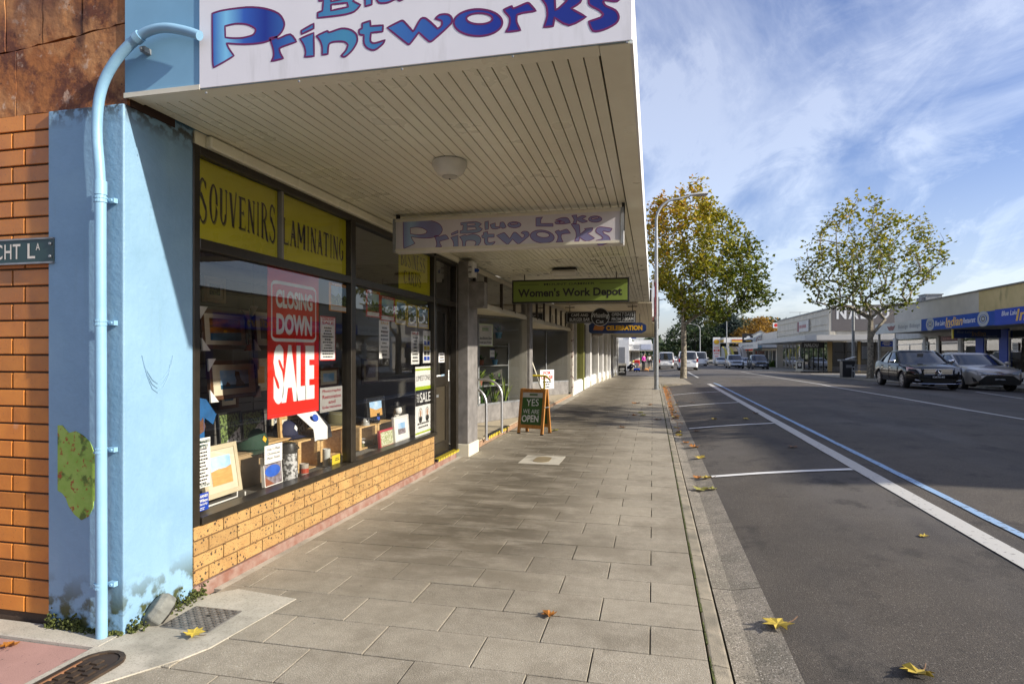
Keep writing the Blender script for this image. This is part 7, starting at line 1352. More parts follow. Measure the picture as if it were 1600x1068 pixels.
b = MB(); fit(b, '& DOG', a.x+w*.12, a.x+w*.9, zb0+hT*.38, zb0+hT*.49, a.y-.02, .03); b.build('red_lettering', simple('dull_red_print2', (.45, .08, .05), .5), cw); b = MB(); b.ribbon(el((a.x+b_.x)/2, zb0+hT*.84, w*.3, hT*.12, 40, 330), .08, (0, a.y-.02, 0), (1, 0, 0), (0, 0, 1), False); fit(b, '24/7', a.x+w*.3, a.x+w*.7, zb0+hT*.80, zb0+hT*.88, a.y-.025, .02); b.build('clock_lettering', simple('rust_print', (.3, .1, .05), .5), cw)
ps = thing('fuel_price_sign', 'tall white price pylon with a yellow and red shell emblem', 'sign', (13, 128, -1)); a, b_ = atD(1114, 566, 128), atD(1125, 527, 128); MB().box(a.x, b_.x, a.y, a.y+.5, slope(128), b_.z).build('pylon', m_white, ps, bev=.05); cx_ = (a.x+b_.x)/2
sh_ = [(math.cos(t_)*.52*(1 if i % 2 else .93), math.sin(t_)*.5*(1 if i % 2 else .93)) for i, t_ in enumerate([math.radians(-20+220*k/14) for k in range(15)])]+[(-.22, -.42), (.22, -.42)]
MB().poly([(x*1.12, z*1.12) for x, z in sh_], (cx_, a.y-.02, b_.z-.95), (1, 0, 0), (0, 0, 1)).build('emblem_edge', m_red, ps); MB().poly(sh_, (cx_, a.y-.04, b_.z-.95), (1, 0, 0), (0, 0, 1)).build('emblem', simple('shell_yellow', (.8, .5, .02), .4), ps)
for k in range(4): z_ = b_.z-2.3-.62*k; MB().box(a.x+.12, b_.x-.12, a.y-.02, a.y, z_, z_+.42).build('price_panel', (m_red if k == 1 else m_wtxt), ps); b = MB(); lines(b, (a.x+.15, a.y-.03, z_+.05), (b_.x-a.x-.3, 0, 0), (0, 0, .32), 1, .6, k); b.build('price_print', m_wtxt if k == 1 else m_red, ps)
fc = thing('fuel_canopy', 'fuel station canopy with yellow, red and white fascia', 'canopy', (18, 124, -1)); a, b_ = atD(1131, 535, 124), atD(1194, 527, 124); YC = a.y
MB().box(a.x, b_.x+6, YC, YC+12, a.z, b_.z).build('roof', m_white, fc); MB().box(a.x+1.5, b_.x+6, YC-.04, YC, a.z+.1, a.z+.42).build('yellow_band', simple('fuel_yellow', (.75, .45, .03), .4), fc); MB().box(a.x+1.5, b_.x+6, YC-.05, YC-.001, a.z+.44, a.z+.62).build('red_band', simple('fuel_red', (.5, .06, .02), .4), fc); MB().box(a.x-.04, a.x-.001, YC, YC+12, a.z+.1, a.z+.62).build('yellow_band', simple('fuel_yellow', (.75, .45, .03), .4), fc)
for x_ in (a.x+.8, b_.x-1): MB().box(x_, x_+.35, YC+1, YC+1.35, slope(YC), a.z).build('column', m_white, fc)
t = thing('fuel_shop', 'dim convenience store behind the fuel canopy', 'building', (20, 138, -1)); MB().box(15.5, 40, 140, 150, -1.2, 2.6).build('wall', m_parB, t); MB().box(16.5, 38, 139.95, 140, -.9, 1.5).build('window', m_darkwin, t); MB().box(19, 24, 139.9, 139.95, 1.7, 2.4).build('red_band', m_red, t)
ao = thing('wall_sign', 'black billboard with a white car silhouette beside the car wash tower', 'sign', (15, 104, 3)); a, b_ = atD(1160, 535, 104), atD(1178, 521, 104); MB().box(a.x, b_.x, a.y, a.y+.2, a.z, b_.z).build('board', m_blacktxt, ao); MB().poly([(a.x+.2, a.z+.5), (b_.x-.2, a.z+.5), (b_.x-.3, a.z+.8), (b_.x-.6, a.z+.85), (b_.x-.8, a.z+1.1), (a.x+.8, a.z+1.1), (a.x+.6, a.z+.85), (a.x+.3, a.z+.8)], (0, a.y-.02, 0), (1, 0, 0), (0, 0, 1)).build('silhouette', m_wtxt, ao); b = MB(); lines(b, (a.x+.2, a.y-.02, a.z+.15), (b_.x-a.x-.4, 0, 0), (0, 0, .25), 1, .6, 1); b.build('print', m_gold, ao); MB().box(a.x+.8, a.x+1.0, a.y+.05, a.y+.2, slope(104), a.z).build('post', m_greytxt, ao)
fl_ = M('yellow_flag_cloth', (.70, .60, .10), .7); flw = simple('white_flag_cloth', (.7, .66, .64), .7)
for k, (px_, w_, h_, mt_, lb) in enumerate(((1133, 1, 2.6, fl_, 'leftmost feather flag, yellow, beside the fuel sign'), (1143, -1, 2.4, fl_, 'second feather flag, yellow, leaning left'), (1154, 1, 2.5, flw, 'third feather flag, pink and white'), (1159, 1, 2.5, flw, 'fourth feather flag, white'), (1163, 1, 2.5, flw, 'rightmost feather flag, white'))):
    p = atD(px_, 550, 100); t = thing('feather_flag', lb, 'flag', (p.x, p.y, slope(100)), group='feather flags at the fuel station'); b = MB(local=True); b.tube([(0, 0, 0), (0, 0, 1.8), (-.15, 0, 2.6), (-.5, 0, 3.1)], .03, 5); b.build('pole', m_greytxt, t); b = MB(local=True); b.poly([(.02, .9), (.38, 1.1), (.42, 1.8), (.2, 2.6), (-.3, 3.1), (-.5, 3.1), (-.12, 2.6), (.02, 1.8)], (0, 0, 0), (1, 0, 0), (0, 0, 1), th=.02); b.build('cloth', mt_, t)
t = thing('flowering_bush', 'low green bush on the corner in front of the fuel station', 'shrub', (15.6, 92, -.7)); p = atD(1208, 566, 88); b = MB(); b.att = []; r = random.Random(3)
for i in range(900):
    q_ = Vector((p.x+r.gauss(0, .55), p.y+r.gauss(0, .5), slope(p.y)+abs(r.gauss(.35, .28)))); s_ = r.uniform(.05, .14); u = Vector((r.gauss(0, 1), r.gauss(0, 1), r.gauss(0, 1))).normalized(); v = u.orthogonal(); b.add([q_-u*s_, q_-v*s_*.5, q_+u*s_, q_+v*s_*.5], [(0, 1, 2, 3)]); b.att.append(r.random())
b.build('foliage', m_gleaf, t); b = MB(); [b.tube([(p.x+.1*k-.2, p.y, slope(p.y)-.05), (p.x+.25*k-.5, p.y, slope(p.y)+.4)], .02, 4) for k in range(5)]; b.build('stems', m_bark2, t)
t = thing('post_box', 'small red post box beyond the corner bush', 'post box', (17, 99, -1)); p = atD(1208.5, 566, 96); MB().box(p.x-.25, p.x+.25, p.y, p.y+.5, slope(96)-.1, slope(96)+1.3).build('body', m_red, t, bev=.05); MB().box(p.x-.15, p.x+.15, p.y-.02, p.y, slope(96)+.95, slope(96)+1.02).build('slot', m_dark, t)
# unseen two storey building opposite, sized so its shade falls over the road
ob = thing('shade_building', 'unseen two storey brick building opposite, sized to shade the road', 'building', (FXW, 12, 0)); MB().box(FXW, 28, 4.2, 21.6, -.3, SHADE_H).build('wall', M('red_brick_wall', (.28, .12, .07), .85, var=.2, vs=4), ob); MB().box(FXW-.15, 28.1, 4.1, 21.7, SHADE_H, SHADE_H+.15).build('coping', m_offwhite, ob)
for k in range(5):
    for z_ in (.6, 4.4): f = MB().box(FXW-.03, FXW+.02, 4.9+k*3.4, 6.6+k*3.4, z_, z_+1.9).build('window', m_darkwin, ob); MB().box(FXW-.06, FXW-.03, 5.72+k*3.4, 5.78+k*3.4, z_, z_+1.9).build('mullion', m_white, f)
MB().box(14.6, FXW, 4.2, 21.6, 3.0, 3.3).build('awning', m_offwhite, ob)
# left row beyond the side street
vw = thing('white_vet_shops', 'white shops beyond the side street on the left, with blue vet letters', 'building', (-2.5, 66, -.6)); zv = slope(66)
a = atD(960, 550, 67); MB().box(-9, -2.46, 66, 120, zv-.6, zv+3.2).build('wall', m_white, vw); 
for k in range(5): MB().box(-8.8+k*1.27, -8.8+k*1.27+.85, 65.9, 66, zv, zv+2.4).build('window', m_greytxt, vw)
MB().box(-2.46, -.05, 66.5, 120, zv+2.05, zv+2.15).build('awning', m_white, vw); MB().box(-.06, .0, 66.5, 120, zv+2.05, zv+2.75).build('fascia', m_white, vw); MB().box(-2.46, -.0, 66.44, 66.5, zv+2.05, zv+2.75).build('fascia', m_white, vw)
b = MB(); lines(b, (-2.2, 66.43, zv+2.2), (1.0, 0, 0), (0, 0, .4), 2, .5, 3); b.build('awning_print', m_greytxt, vw); MB().box(-1.2, -.2, 66.41, 66.44, zv+2.15, zv+2.7).build('awning_panel', simple('pale_lilac_panel', (.55, .58, .68), .5), vw)
for k in range(10): MB().box(-2.47, -2.44, 67.2+k*5, 70.4+k*5, zv+.4, zv+1.9).build('window', m_darkwin if k % 2 else m_greytxt, vw)
MB().box(-6.5, -2.46, 66.2, 74, zv+3.2, zv+3.9).build('parapet', m_white, vw); MB().box(-5, -3.6, 72, 73.5, zv+3.9, zv+4.5).build('roof_box', m_greypost, vw)
MB().box(-2.46, -.2, 84, 120, zv+2.7, zv+3.5).build('parapet', m_white, vw)
t = thing('vet_sign', 'blue vet lettering on the white parapet down the left side', 'sign', (-3, 66, zv+4)); a, b_ = atY(986, 527, 66.1), atY(1012, 519, 66.1); MB().box(a.x, a.x+.55, 66.05, 66.15, a.z-.1, b_.z+.05).build('emblem', m_royal, t); b = MB(); fit(b, 'vet', a.x+.65, b_.x+.1, a.z, b_.z, 66.1, .06); b.build('lettering', simple('vet_blue', (.02, .14, .45), .5), t); MB().box(a.x, b_.x, 66.12, 66.16, zv+3.9, a.z).build('rail', m_steel, t)
# litter bin and bench on the far build-out
bn = thing('litter_bin', 'black street litter bin housing with a sloping grey lid near the far tree', 'bin', (12.7, 45, -.3)); p = atD(1325, 586, 39.5); zb0 = slope(p.y)-.02; MB(local=False).box(p.x-.40, p.x+.34, p.y-.3, p.y+.35, zb0, zb0+1.05).build('housing', simple('black_bin', (.02, .02, .022), .4), bn, bev=.02); MB().box(p.x-.52, p.x+.42, p.y-.38, p.y+.4, zb0+1.05, zb0+1.14).build('canopy', m_greytxt, bn, bev=.01); MB().obox((p.x-.1, p.y-.3, zb0+1.14), (.5, 0, .16), (0, .6, 0), (0, 0, .04)).build('lid', m_offwhite, bn); MB().box(p.x-.2, p.x+.15, p.y-.31, p.y-.3, zb0+.62, zb0+.8).build('opening', m_greytxt, bn)
be = thing('park_bench', 'steel bench with slatted back between the bin and the far tree', 'bench', (12.6, 41, -.25)); p = atD(1345, 588, 38); zb0 = slope(p.y)-.02
for dx_ in (-.42, .5): MB().tube([(p.x+dx_, p.y-.25, zb0), (p.x+dx_, p.y-.2, zb0+.42), (p.x+dx_, p.y+.25, zb0+.45), (p.x+dx_*1.05, p.y-.32, zb0+.78)][:3], .035, 6).build('leg', m_steel, be); MB().tube([(p.x+dx_, p.y-.25, zb0+.4), (p.x+dx_, p.y-.38, zb0+.85)], .03, 6).build('leg', m_steel, be); MB().tube([(p.x+dx_, p.y-.33, zb0+.68), (p.x+dx_, p.y+.2, zb0+.66), (p.x+dx_, p.y+.25, zb0+.0)], .03, 6).build('arm', m_steel, be)
for k in range(4): MB().box(p.x-.42, p.x+.5, p.y-.18+k*.12, p.y-.08+k*.12, zb0+.44, zb0+.47).build('seat_slat', m_steel, be)
for k in range(3): MB().box(p.x-.42, p.x+.5, p.y-.30-.03*k, p.y-.27-.03*k, zb0+.5+k*.12, zb0+.59+k*.12).build('back_slat', m_greytxt, be)
t = thing('parking_sign', 'grey sign plate on the tall lamp pole behind the far tree', 'sign', (13.2, 45.4, 1.6)); p = atD(1325, 534, 45); MB().box(p.x-.32, p.x+.2, 45.2, 45.24, .9, 1.75).build('plate', simple('grey_plate', (.25, .25, .25), .5), t); MB().tube([(13.2, 45.28, .9), (13.2, 45.28, 1.75)], .03, 6).build('bracket', m_steel, t)

# ================================================================ vehicles
def interp(P, x):
    if x <= P[0][0]: return P[0][1]
    for (a, b), (c, d) in zip(P, P[1:]):
        if x <= c: t = (x-a)/(c-a) if c > a else 0; return b+(d-b)*t
    return P[-1][1]
m_carglass = M('car_glass', (.02, .022, .022), .04, var=.1, spec=1.0); m_rim = M('alloy_rim', (.45, .45, .46), .3, metal=.8, var=.1); m_lens = M('headlamp_lens', (.45, .47, .50), .08, var=.3, vs=30, spec=1.0); m_taill = simple('tail_lamp_red', (.35, .01, .01), .2); m_chrome = M('chrome_trim', (.7, .7, .7), .12, metal=1, var=.05)
def car(label, loc, rot, L_, Wd, paint, deck, roof, belt, wheel_r=.33, wx=(-1.3, 1.35), name='parked_car', cat='car', detail=1, group=None, rear=False, sill=.24, rowW=(.93, .90, .78), nose=.22):
    """deck: top line of the lower body [(x, z)]; roof: dict with windscreen and rear glass points; front is +x"""
    t = thing(name, label, cat, loc, rot, group=group); n = 44 if detail else 26; xs = [-L_/2+L_*i/(n-1) for i in range(n)]; W2 = Wd/2; body = MB(local=True); ring = []
    for x in xs:
        e = abs(x)/(L_/2); wq = 1-(.30*max(0, (e-.78)/.22)**2.2 if x > 0 else .22*max(0, (e-.82)/.18)**2.2); w = W2*wq; zt = interp(deck, x); zb = sill+.10*max(0, (e-.86)/.14)
        arch = 0
        for wxx in wx:
            R = wheel_r*1.16
            if abs(x-wxx) < R: arch = max(arch, wheel_r+math.sqrt(R*R-(x-wxx)**2))
        za = max(zb, arch); mid = max(za+.01, .52*belt+.1); hi = max(mid+.02, min(zt-.06, belt-.06)); cab = roof['r0'] < x < roof['f0']
        ring.append([(x, 0, zb), (x, w*.80, zb), (x, w*.82, za), (x, w*.965, max(za, zb+.03)), (x, w*1.0, max(mid-.12, za+.005)), (x, w*.995, mid+.06 if mid+.06 < hi else (mid+hi)/2), (x, w*.965, hi), (x, w*(.93 if cab else .90), zt-.012), (x, w*(.84 if cab else .74), zt+.008), (x, w*.4, zt+.028), (x, 0, zt+.034)])
    m = len(ring[0]); full = [r_+[(a, -b, c) for a, b, c in r_[-2:0:-1]] for r_ in ring]; k = len(full[0]); vs = [p for r_ in full for p in r_]
    body.rec = True; body.add(vs, [(i*k+j, i*k+(j+1) % k, (i+1)*k+(j+1) % k, (i+1)*k+j) for i in range(n-1) for j in range(k)]+[tuple(range(k))[::-1], tuple((n-1)*k+j for j in range(k))])
    bo = body.build('body', paint, t, smooth='auto')
    # cabin: glass shell under a painted roof, painted pillars
    def outl(h):   # h 0 belt .. 1 roof edge
        f = roof['f0']+(roof['f1']-roof['f0'])*h; b_ = roof['r0']+(roof['r1']-roof['r0'])*h; w = W2*(rowW[0]+(rowW[2]-rowW[0])*h**1.2); wf = w*.86; z = belt-.02+(roof['z']-.07-belt)*h+ (.0 if h else 0)
        P = [(f, wf*.45), (f-.05*(1-h)-.02, wf*.86), (f-.16, w*.96), (f-.35, w), ((f+b_)/2, w*1.01), (b_+.35, w*.985), (b_+.14, w*.93), (b_+.02, w*.80), (b_, w*.4)]
        return [(x, y, z) for x, y in P]+[(x, -y, z) for x, y in P[::-1]]
    R0, R1, R2 = outl(0), outl(.5), outl(1); k = len(R0); g = MB(local=True)
    zc = interp(deck, roof['f0']); zr = interp(deck, roof['r0'])
    R0 = [(x, y, min(z, max(interp(deck, x)-.01, belt-.2))) for x, y, z in R0]
    g.rec = True; g.add(R0+R1+R2, [(a*k+j, (a+1)*k+j, (a+1)*k+(j+1) % k, a*k+(j+1) % k) for a in (0, 1) for j in range(k)][::1]); g.build('windows', m_carglass, t, smooth='auto')
    rf = MB(local=True); zt = roof['z']; inn = [((x-(roof['f1']+roof['r1'])/2)*.86+(roof['f1']+roof['r1'])/2, y*.86, zt-.018) for x, y, z in R2]; cen = [((x-(roof['f1']+roof['r1'])/2)*.4+(roof['f1']+roof['r1'])/2, y*.4, zt) for x, y, z in R2]
    out = [(x*1.004, y*1.012, z+.004) for x, y, z in R2]; rf.rec = True; rf.add(out+inn+cen, [(a*k+j, (a+1)*k+j, (a+1)*k+(j+1) % k, a*k+(j+1) % k) for a in (0, 1) for j in range(k)]+[tuple(range(2*k, 3*k))[::-1]]); rf.build('roof', paint, t, smooth='auto')
    for s_ in (1, -1):
        for j, nm in ((2, 'front_pillar'), (6, 'rear_pillar')):
            P = [Vector(q_[j]) for q_ in (R0, R1, R2)]; P = [Vector((p.x, p.y*s_*1.004, p.z)) for p in P]; b = MB(local=True); b.tube(P, .035 if j == 2 else .055, 6); b.build(nm, paint, t, smooth='auto')
        b = MB(local=True); p, q_, r_ = ((a[4][0]-.05, a[4][1]*s_*1.006, a[4][2]) for a in (R0, R1, R2)); b.tube([p, q_, r_], .022, 5); b.build('centre_pillar', m_black, t)
        if detail:
            for xx in ((roof['f0']+wx[1])/2-.35, -.08, wx[0]+.42): 
                b = MB(local=True); b.box(xx-.006, xx+.006, s_*(W2*.985), s_*(W2*1.004), sill+.12, belt-.08); b.build('door_gap', m_dark, t)
            for xx in (.12, -.85): b = MB(local=True); b.box(xx-.10, xx+.10, s_*W2*.98, s_*(W2*1.0+.022), belt-.20, belt-.17); b.build('door_handle', paint if rear else m_chrome, t)
        b = lumpy((roof['f0']-.42, s_*(W2+.09), belt+.07), .06, .12, .075, 8, 6, .04, 5); b.local = True; mo = b.build('side_mirror', paint if detail < 2 else m_chrome, t, smooth=True)
    # wheels
    for wxx in wx:
        for s_ in (1, -1):
            yc = s_*(W2-.115); wv = MB(local=True); R = wheel_r; wv.lathe([(R*.64, -.095), (R*.9, -.105), (R, -.07), (R, .07), (R*.9, .105), (R*.64, .095)], (wxx, yc, R), 24, 1); w_ = wv.build('wheel', m_tyre, t, smooth='auto'); b = MB(local=True); yo = yc+s_*.085
            b.lathe([(R*.66, -.02), (R*.66, .0)], (wxx, yo, R), 20, 1); b.build('hub_well', m_black, w_) ; b = MB(local=True)
            for q_ in range(7 if detail else 5):
                a = 2*math.pi*q_/(7 if detail else 5); d_ = Vector((math.cos(a), 0, math.sin(a))); e_ = Vector((-math.sin(a), 0, math.cos(a))); o_ = Vector((wxx, yo+s_*.002, R)); b.obox(o_-e_*.032, d_*R*.64, e_*.064, Vector((0, s_*.022, 0)))
            b.lathe([(R*.20, 0), (R*.16, s_*.03)], (wxx, yo, R), 12, 1); b.build('rim', m_rim, w_)
            rr = MB(local=True); rr.ribbon(el(0, 0, R*.64, R*.64, n=22), .02, (wxx, yo+s_*.024, R), (1, 0, 0), (0, 0, 1)); rr.v += []; rr.build('rim_edge', m_rim, w_)
    return t
def box_l(t, name, mat, *a, bev=0): return MB(local=True).box(*a).build(name, mat, t, bev=bev)
m_cblack = M('black_car_paint', (.005, .005, .006), .14, var=.1, coat=.25, spec=.15); m_cbronze = M('bronze_grey_car_paint', (.46, .41, .34), .3, metal=.2, var=.08, coat=1.0); m_cwhite = M('white_car_paint', (.66, .66, .64), .3, var=.05, coat=.8); m_csilver = M('silver_car_paint', (.42, .44, .46), .3, metal=.4, var=.06, coat=.8); m_cdark = M('dark_grey_car_paint', (.035, .038, .042), .25, var=.1, coat=.9)
SED = dict(deck=[(-2.30, .62), (-2.24, .90), (-2.1, .99), (-1.5, 1.03), (-1.0, .98), (1.0, .95), (1.25, .93), (1.7, .88), (2.05, .82), (2.2, .75), (2.27, .62), (2.30, .48)], roof=dict(f0=1.12, f1=.34, r0=-1.72, r1=-.92, z=1.445), belt=.955)
def locg(x, y): return (x, y, rz(x, y))
bs_ = car('glossy black sedan driving toward the viewer on the far lane', locg(10.0, 26.9), -math.pi/2-.05, 4.6, 1.78, m_cblack, SED['deck'], SED['roof'], SED['belt'], .325, (-1.38, 1.40), 'moving_car', detail=2)
F = 2.26
def shell_quads(t, name, mat, pts, th=.02, bev=0):    # pts on the car front: (x, y, z) loop
    b = MB(local=True); b.rec = True; n = len(pts); c = [(x+th, y, z) for x, y, z in pts]; b.add(list(pts)+c, [tuple(range(n, 2*n))]+[(i, (i+1) % n, n+(i+1) % n, n+i) for i in range(n)]); return b.build(name, mat, t, bev=bev)
def front(t, F, W2, zg0, zg1, gw, bars, plate, hl=((.50, .82), (.60, .80)), star=True, grille_mat=None, lower=True):
    shell_quads(t, 'grille', m_dark, [(F, -gw, zg0+.02), (F, gw, zg0+.02), (F-.03, gw*1.12, zg1), (F-.03, -gw*1.12, zg1)], .03)
    for i in range(bars): z = zg0+.05+(zg1-zg0-.06)*i/max(1, bars-1); MB(local=True).box(F+.028, F+.045, -gw*1.05, gw*1.05, z-.013, z+.013).build('grille_bar', m_chrome, t)
    b = MB(local=True); b.tube([(F+.03, -gw, zg0+.01), (F+.03, gw, zg0+.01), (F, gw*1.15, zg1+.01), (F, -gw*1.15, zg1+.01), (F+.03, -gw, zg0+.01)], .012, 5); b.build('grille_surround', m_chrome, t)
    if star:
        b = MB(local=True); b.lathe([(.085, 0), (.085, .012)], (F+.045, 0, (zg0+zg1)/2), 20, 0); b.build('badge_disc', m_black, t); b = MB(local=True); zc = (zg0+zg1)/2
        ringp = [(F+.062, .088*math.cos(a), zc+.088*math.sin(a)) for a in [2*math.pi*i/20 for i in range(21)]]; b.tube(ringp, .011, 5)
        for q_ in range(3): a = math.pi/2+q_*2*math.pi/3; b.tube([(F+.062, 0, zc), (F+.062, .085*math.cos(a), zc+.085*math.sin(a))], [.016, .004], 5)
        b.build('star_badge', m_chrome, t)
    for s_ in (1, -1):
        (z0, z1), _ = hl; P = [(F+.0, s_*gw*1.22, z0+.03), (F-.05, s_*W2*.80, z0+.0), (F-.36, s_*W2*.99, z0+.10), (F-.40, s_*W2*.985, z1+.03), (F-.14, s_*W2*.80, z1-.0), (F-.02, s_*gw*1.24, z1-.04)]
        if s_ < 0: P = P[::-1]
        shell_quads(t, 'headlight', m_lens, P, .03)
        if lower: shell_quads(t, 'fog_lamp', m_lens, [(F+.02, s_*W2*.62, .335), (F+.0, s_*W2*.80, .35), (F, s_*W2*.80, .40), (F+.02, s_*W2*.62, .39)][::s_], .02)
    if lower: shell_quads(t, 'lower_intake', m_dark, [(F+.03, -W2*.55, .28), (F+.03, W2*.55, .28), (F+.04, W2*.5, .42), (F+.04, -W2*.5, .42)], .02); b = MB(local=True); b.tube([(F-.1, -W2*.86, .26), (F+.06, -W2*.6, .245), (F+.075, 0, .24), (F+.06, W2*.6, .245), (F-.1, W2*.86, .26)], .012, 5); b.build('chrome_lip', m_chrome, t)
    MB(local=True).box(F+.07, F+.085, -.20, .20, .44, .535).build('number_plate', m_blacktxt, t); b = MB(local=True); text(b, plate, (F+.087, -.18, .458), (0, .36, 0), (0, 0, .06), .01); b.build('plate_lettering', m_wtxt, t)
front(bs_, F, .89, .56, .76, .42, 4, 'CATS-45', ((.58, .80), 0))
box_l(bs_, 'rear_view_mirror', m_dark, .55, .58, -.1, .1, 1.25, 1.31)
SED2 = dict(deck=[(-2.40, .62), (-2.3, .95), (-2.1, 1.03), (-1.5, 1.06), (-1.0, 1.0), (1.0, .98), (1.3, .95), (1.8, .89), (2.15, .82), (2.3, .74), (2.37, .6), (2.40, .46)], roof=dict(f0=1.28, f1=.42, r0=-1.80, r1=-.95, z=1.47), belt=.985)
cm = car('bronze grey sedan with a gaping black grille parked behind the black one', locg(12.55, 28.6), -math.pi/2, 4.8, 1.82, m_cbronze, SED2['deck'], SED2['roof'], SED2['belt'], .33, (-1.38, 1.43), 'parked_car', detail=1)
F = 2.36; shell_quads(cm, 'grille', m_dark, [(F+.0, -.62, .28), (F+.0, .62, .28), (F+.02, .70, .40), (F, .42, .62), (F, -.42, .62), (F+.02, -.70, .40)], .05)
b = MB(local=True); b.tube([(F-.18, -.72, .72), (F-.02, -.42, .68), (F+.06, 0, .665), (F-.02, .42, .68), (F-.18, .72, .72)], .018, 5); b.build('chrome_bar', m_chrome, cm); b = MB(local=True); b.ribbon(el(0, .675, .11, .05, n=18), .015, (F+.085, 0, 0), (0, 1, 0), (0, 0, 1)); b.ribbon(el(0, .685, .05, .03, n=12), .012, (F+.086, 0, 0), (0, 1, 0), (0, 0, 1)); b.build('oval_badge', m_chrome, cm)
for s_ in (1, -1): shell_quads(cm, 'headlight', m_lens, [(F-.0, s_*.42, .66), (F-.06, s_*.70, .64), (F-.40, s_*.91, .74), (F-.44, s_*.905, .85), (F-.14, s_*.70, .79), (F-.02, s_*.42, .73)][::s_], .03); shell_quads(cm, 'fog_slot', m_dark, [(F-.03, s_*.68, .36), (F-.10, s_*.80, .40), (F-.14, s_*.84, .56), (F-.08, s_*.76, .50)][::s_], .03)
MB(local=True).box(F+.055, F+.07, -.19, .19, .43, .52).build('number_plate', m_blacktxt, cm); b = MB(local=True); text(b, 'XVY-932A', (F+.072, -.17, .45), (0, .34, 0), (0, 0, .055), .01); b.build('plate_lettering', m_wtxt, cm)
# distant traffic
def suv(label, x, y, rot, paint, L_=4.6, Wd=1.85, H=1.7, name='parked_car', group=None, lights=True, detail=0):
    b_ = H*.62; t = car(label, locg(x, y), rot, L_, Wd, paint, [(-L_/2, .7), (-L_/2+.06, b_), (L_/2-1.25, b_), (L_/2-.9, b_-.03), (L_/2-.2, b_-.12), (L_/2-.04, b_-.35), (L_/2, .6)], dict(f0=L_/2-1.15, f1=L_/2-1.9, r0=-L_/2+.06, r1=-L_/2+.38, z=H), b_, .36, (-L_/2+.95, L_/2-.9), name, detail=detail, rowW=(.95, .9, .82))
    fz = b_-.22
    for s_ in (1, -1):
        box_l(t, 'headlight', m_lens, L_/2-.06, L_/2+.01, s_*Wd*.28, s_*Wd*.44, fz-.06, fz+.06); box_l(t, 'tail_light', m_taill, -L_/2-.02, -L_/2+.05, s_*Wd*.40, s_*Wd*.485, b_-.35, b_+.0)
    box_l(t, 'grille', m_dark, L_/2-.03, L_/2+.02, -Wd*.26, Wd*.26, fz-.10, fz+.04); box_l(t, 'grille_bar', m_chrome, L_/2+.0, L_/2+.03, -Wd*.26, Wd*.26, fz-.02, fz); box_l(t, 'number_plate', m_wtxt, L_/2+.0, L_/2+.03, -.2, .2, .48, .58); box_l(t, 'number_plate', m_wtxt, -L_/2-.02, -L_/2, -.2, .2, .75, .86); box_l(t, 'lower_bumper', m_black, L_/2-.05, L_/2+.015, -Wd*.36, Wd*.36, .32, .45); return t
suv('white four wheel drive seen from behind, half hidden by the near tree', 3.3, 63, math.pi/2, m_cwhite, 4.7, 1.85, 1.85)
suv('silver SUV approaching with its headlights toward the viewer', 9.9, 80.5, -math.pi/2, m_csilver, 4.5, 1.82, 1.68, 'moving_car')
suv('dark grey SUV parked at the far kerb right of the silver one', 12.1, 77, -math.pi/2, m_cdark, 4.6, 1.85, 1.72)
def sedan(label, x, y, rot, paint, name='parked_car'):
    t = car(label, locg(x, y), rot, 4.5, 1.76, paint, SED['deck'], SED['roof'], SED['belt'], .32, (-1.35, 1.38), name, detail=0)
    for s_ in (1, -1): box_l(t, 'headlight', m_lens, 2.1, 2.2, s_*.45, s_*.74, .62, .74); box_l(t, 'tail_light', m_taill, -2.31, -2.2, s_*.5, s_*.8, .70, .84)
    box_l(t, 'grille', m_dark, 2.15, 2.24, -.4, .4, .6, .72); box_l(t, 'number_plate', m_wtxt, 2.24, 2.3, -.2, .2, .42, .52); return t
sedan('white sedan parked between the silver and the dark SUV', 12.2, 90, -math.pi/2, m_cwhite); sedan('white sedan parked far off in front of the price pylon', 11.4, 111, -math.pi/2, m_cwhite); sedan('small dark sedan in the far distance behind the white van', 9.0, 118, -math.pi/2, m_cdark, 'moving_car'); sedan('white sedan parked far down the left kerb past the van', 3.2, 108, math.pi/2, m_cwhite)
def van(label, x, y, rot, paint, name='parked_van', L_=4.8, H=1.98):
    t = car(label, locg(x, y), rot, L_, 1.72, paint, [(-L_/2, .6), (-L_/2+.03, 1.15), (L_/2-.75, 1.15), (L_/2-.12, .98), (L_/2-.02, .7), (L_/2, .5)], dict(f0=L_/2-.25, f1=L_/2-1.15, r0=-L_/2+.03, r1=-L_/2+.12, z=H), 1.12, .33, (-L_/2+.95, L_/2-.9), name, 'van', 0, rowW=(.98, .96, .90))
    for s_ in (1, -1): box_l(t, 'headlight', m_lens, L_/2-.05, L_/2+.01, s_*.5, s_*.76, .72, .86); box_l(t, 'tail_light', m_taill, -L_/2-.02, -L_/2+.05, s_*.72, s_*.84, .75, 1.1); box_l(t, 'side_panel', paint, -L_/2+.2, L_/2-1.9, s_*.80, s_*.845, 1.13, H-.14)
    box_l(t, 'bumper', m_greytxt, -L_/2-.06, -L_/2+.02, -.82, .82, .32, .48); box_l(t, 'number_plate', m_wtxt, -L_/2-.03, -L_/2, -.2, .2, .6, .7); return t
van('cream van parked at the left kerb, seen from behind', 1.55, 76.5, math.pi/2, m_cwhite); van('white delivery van coming up the middle of the street', 6.9, 96, -math.pi/2, m_cwhite, 'moving_van', 5.0, 2.1)
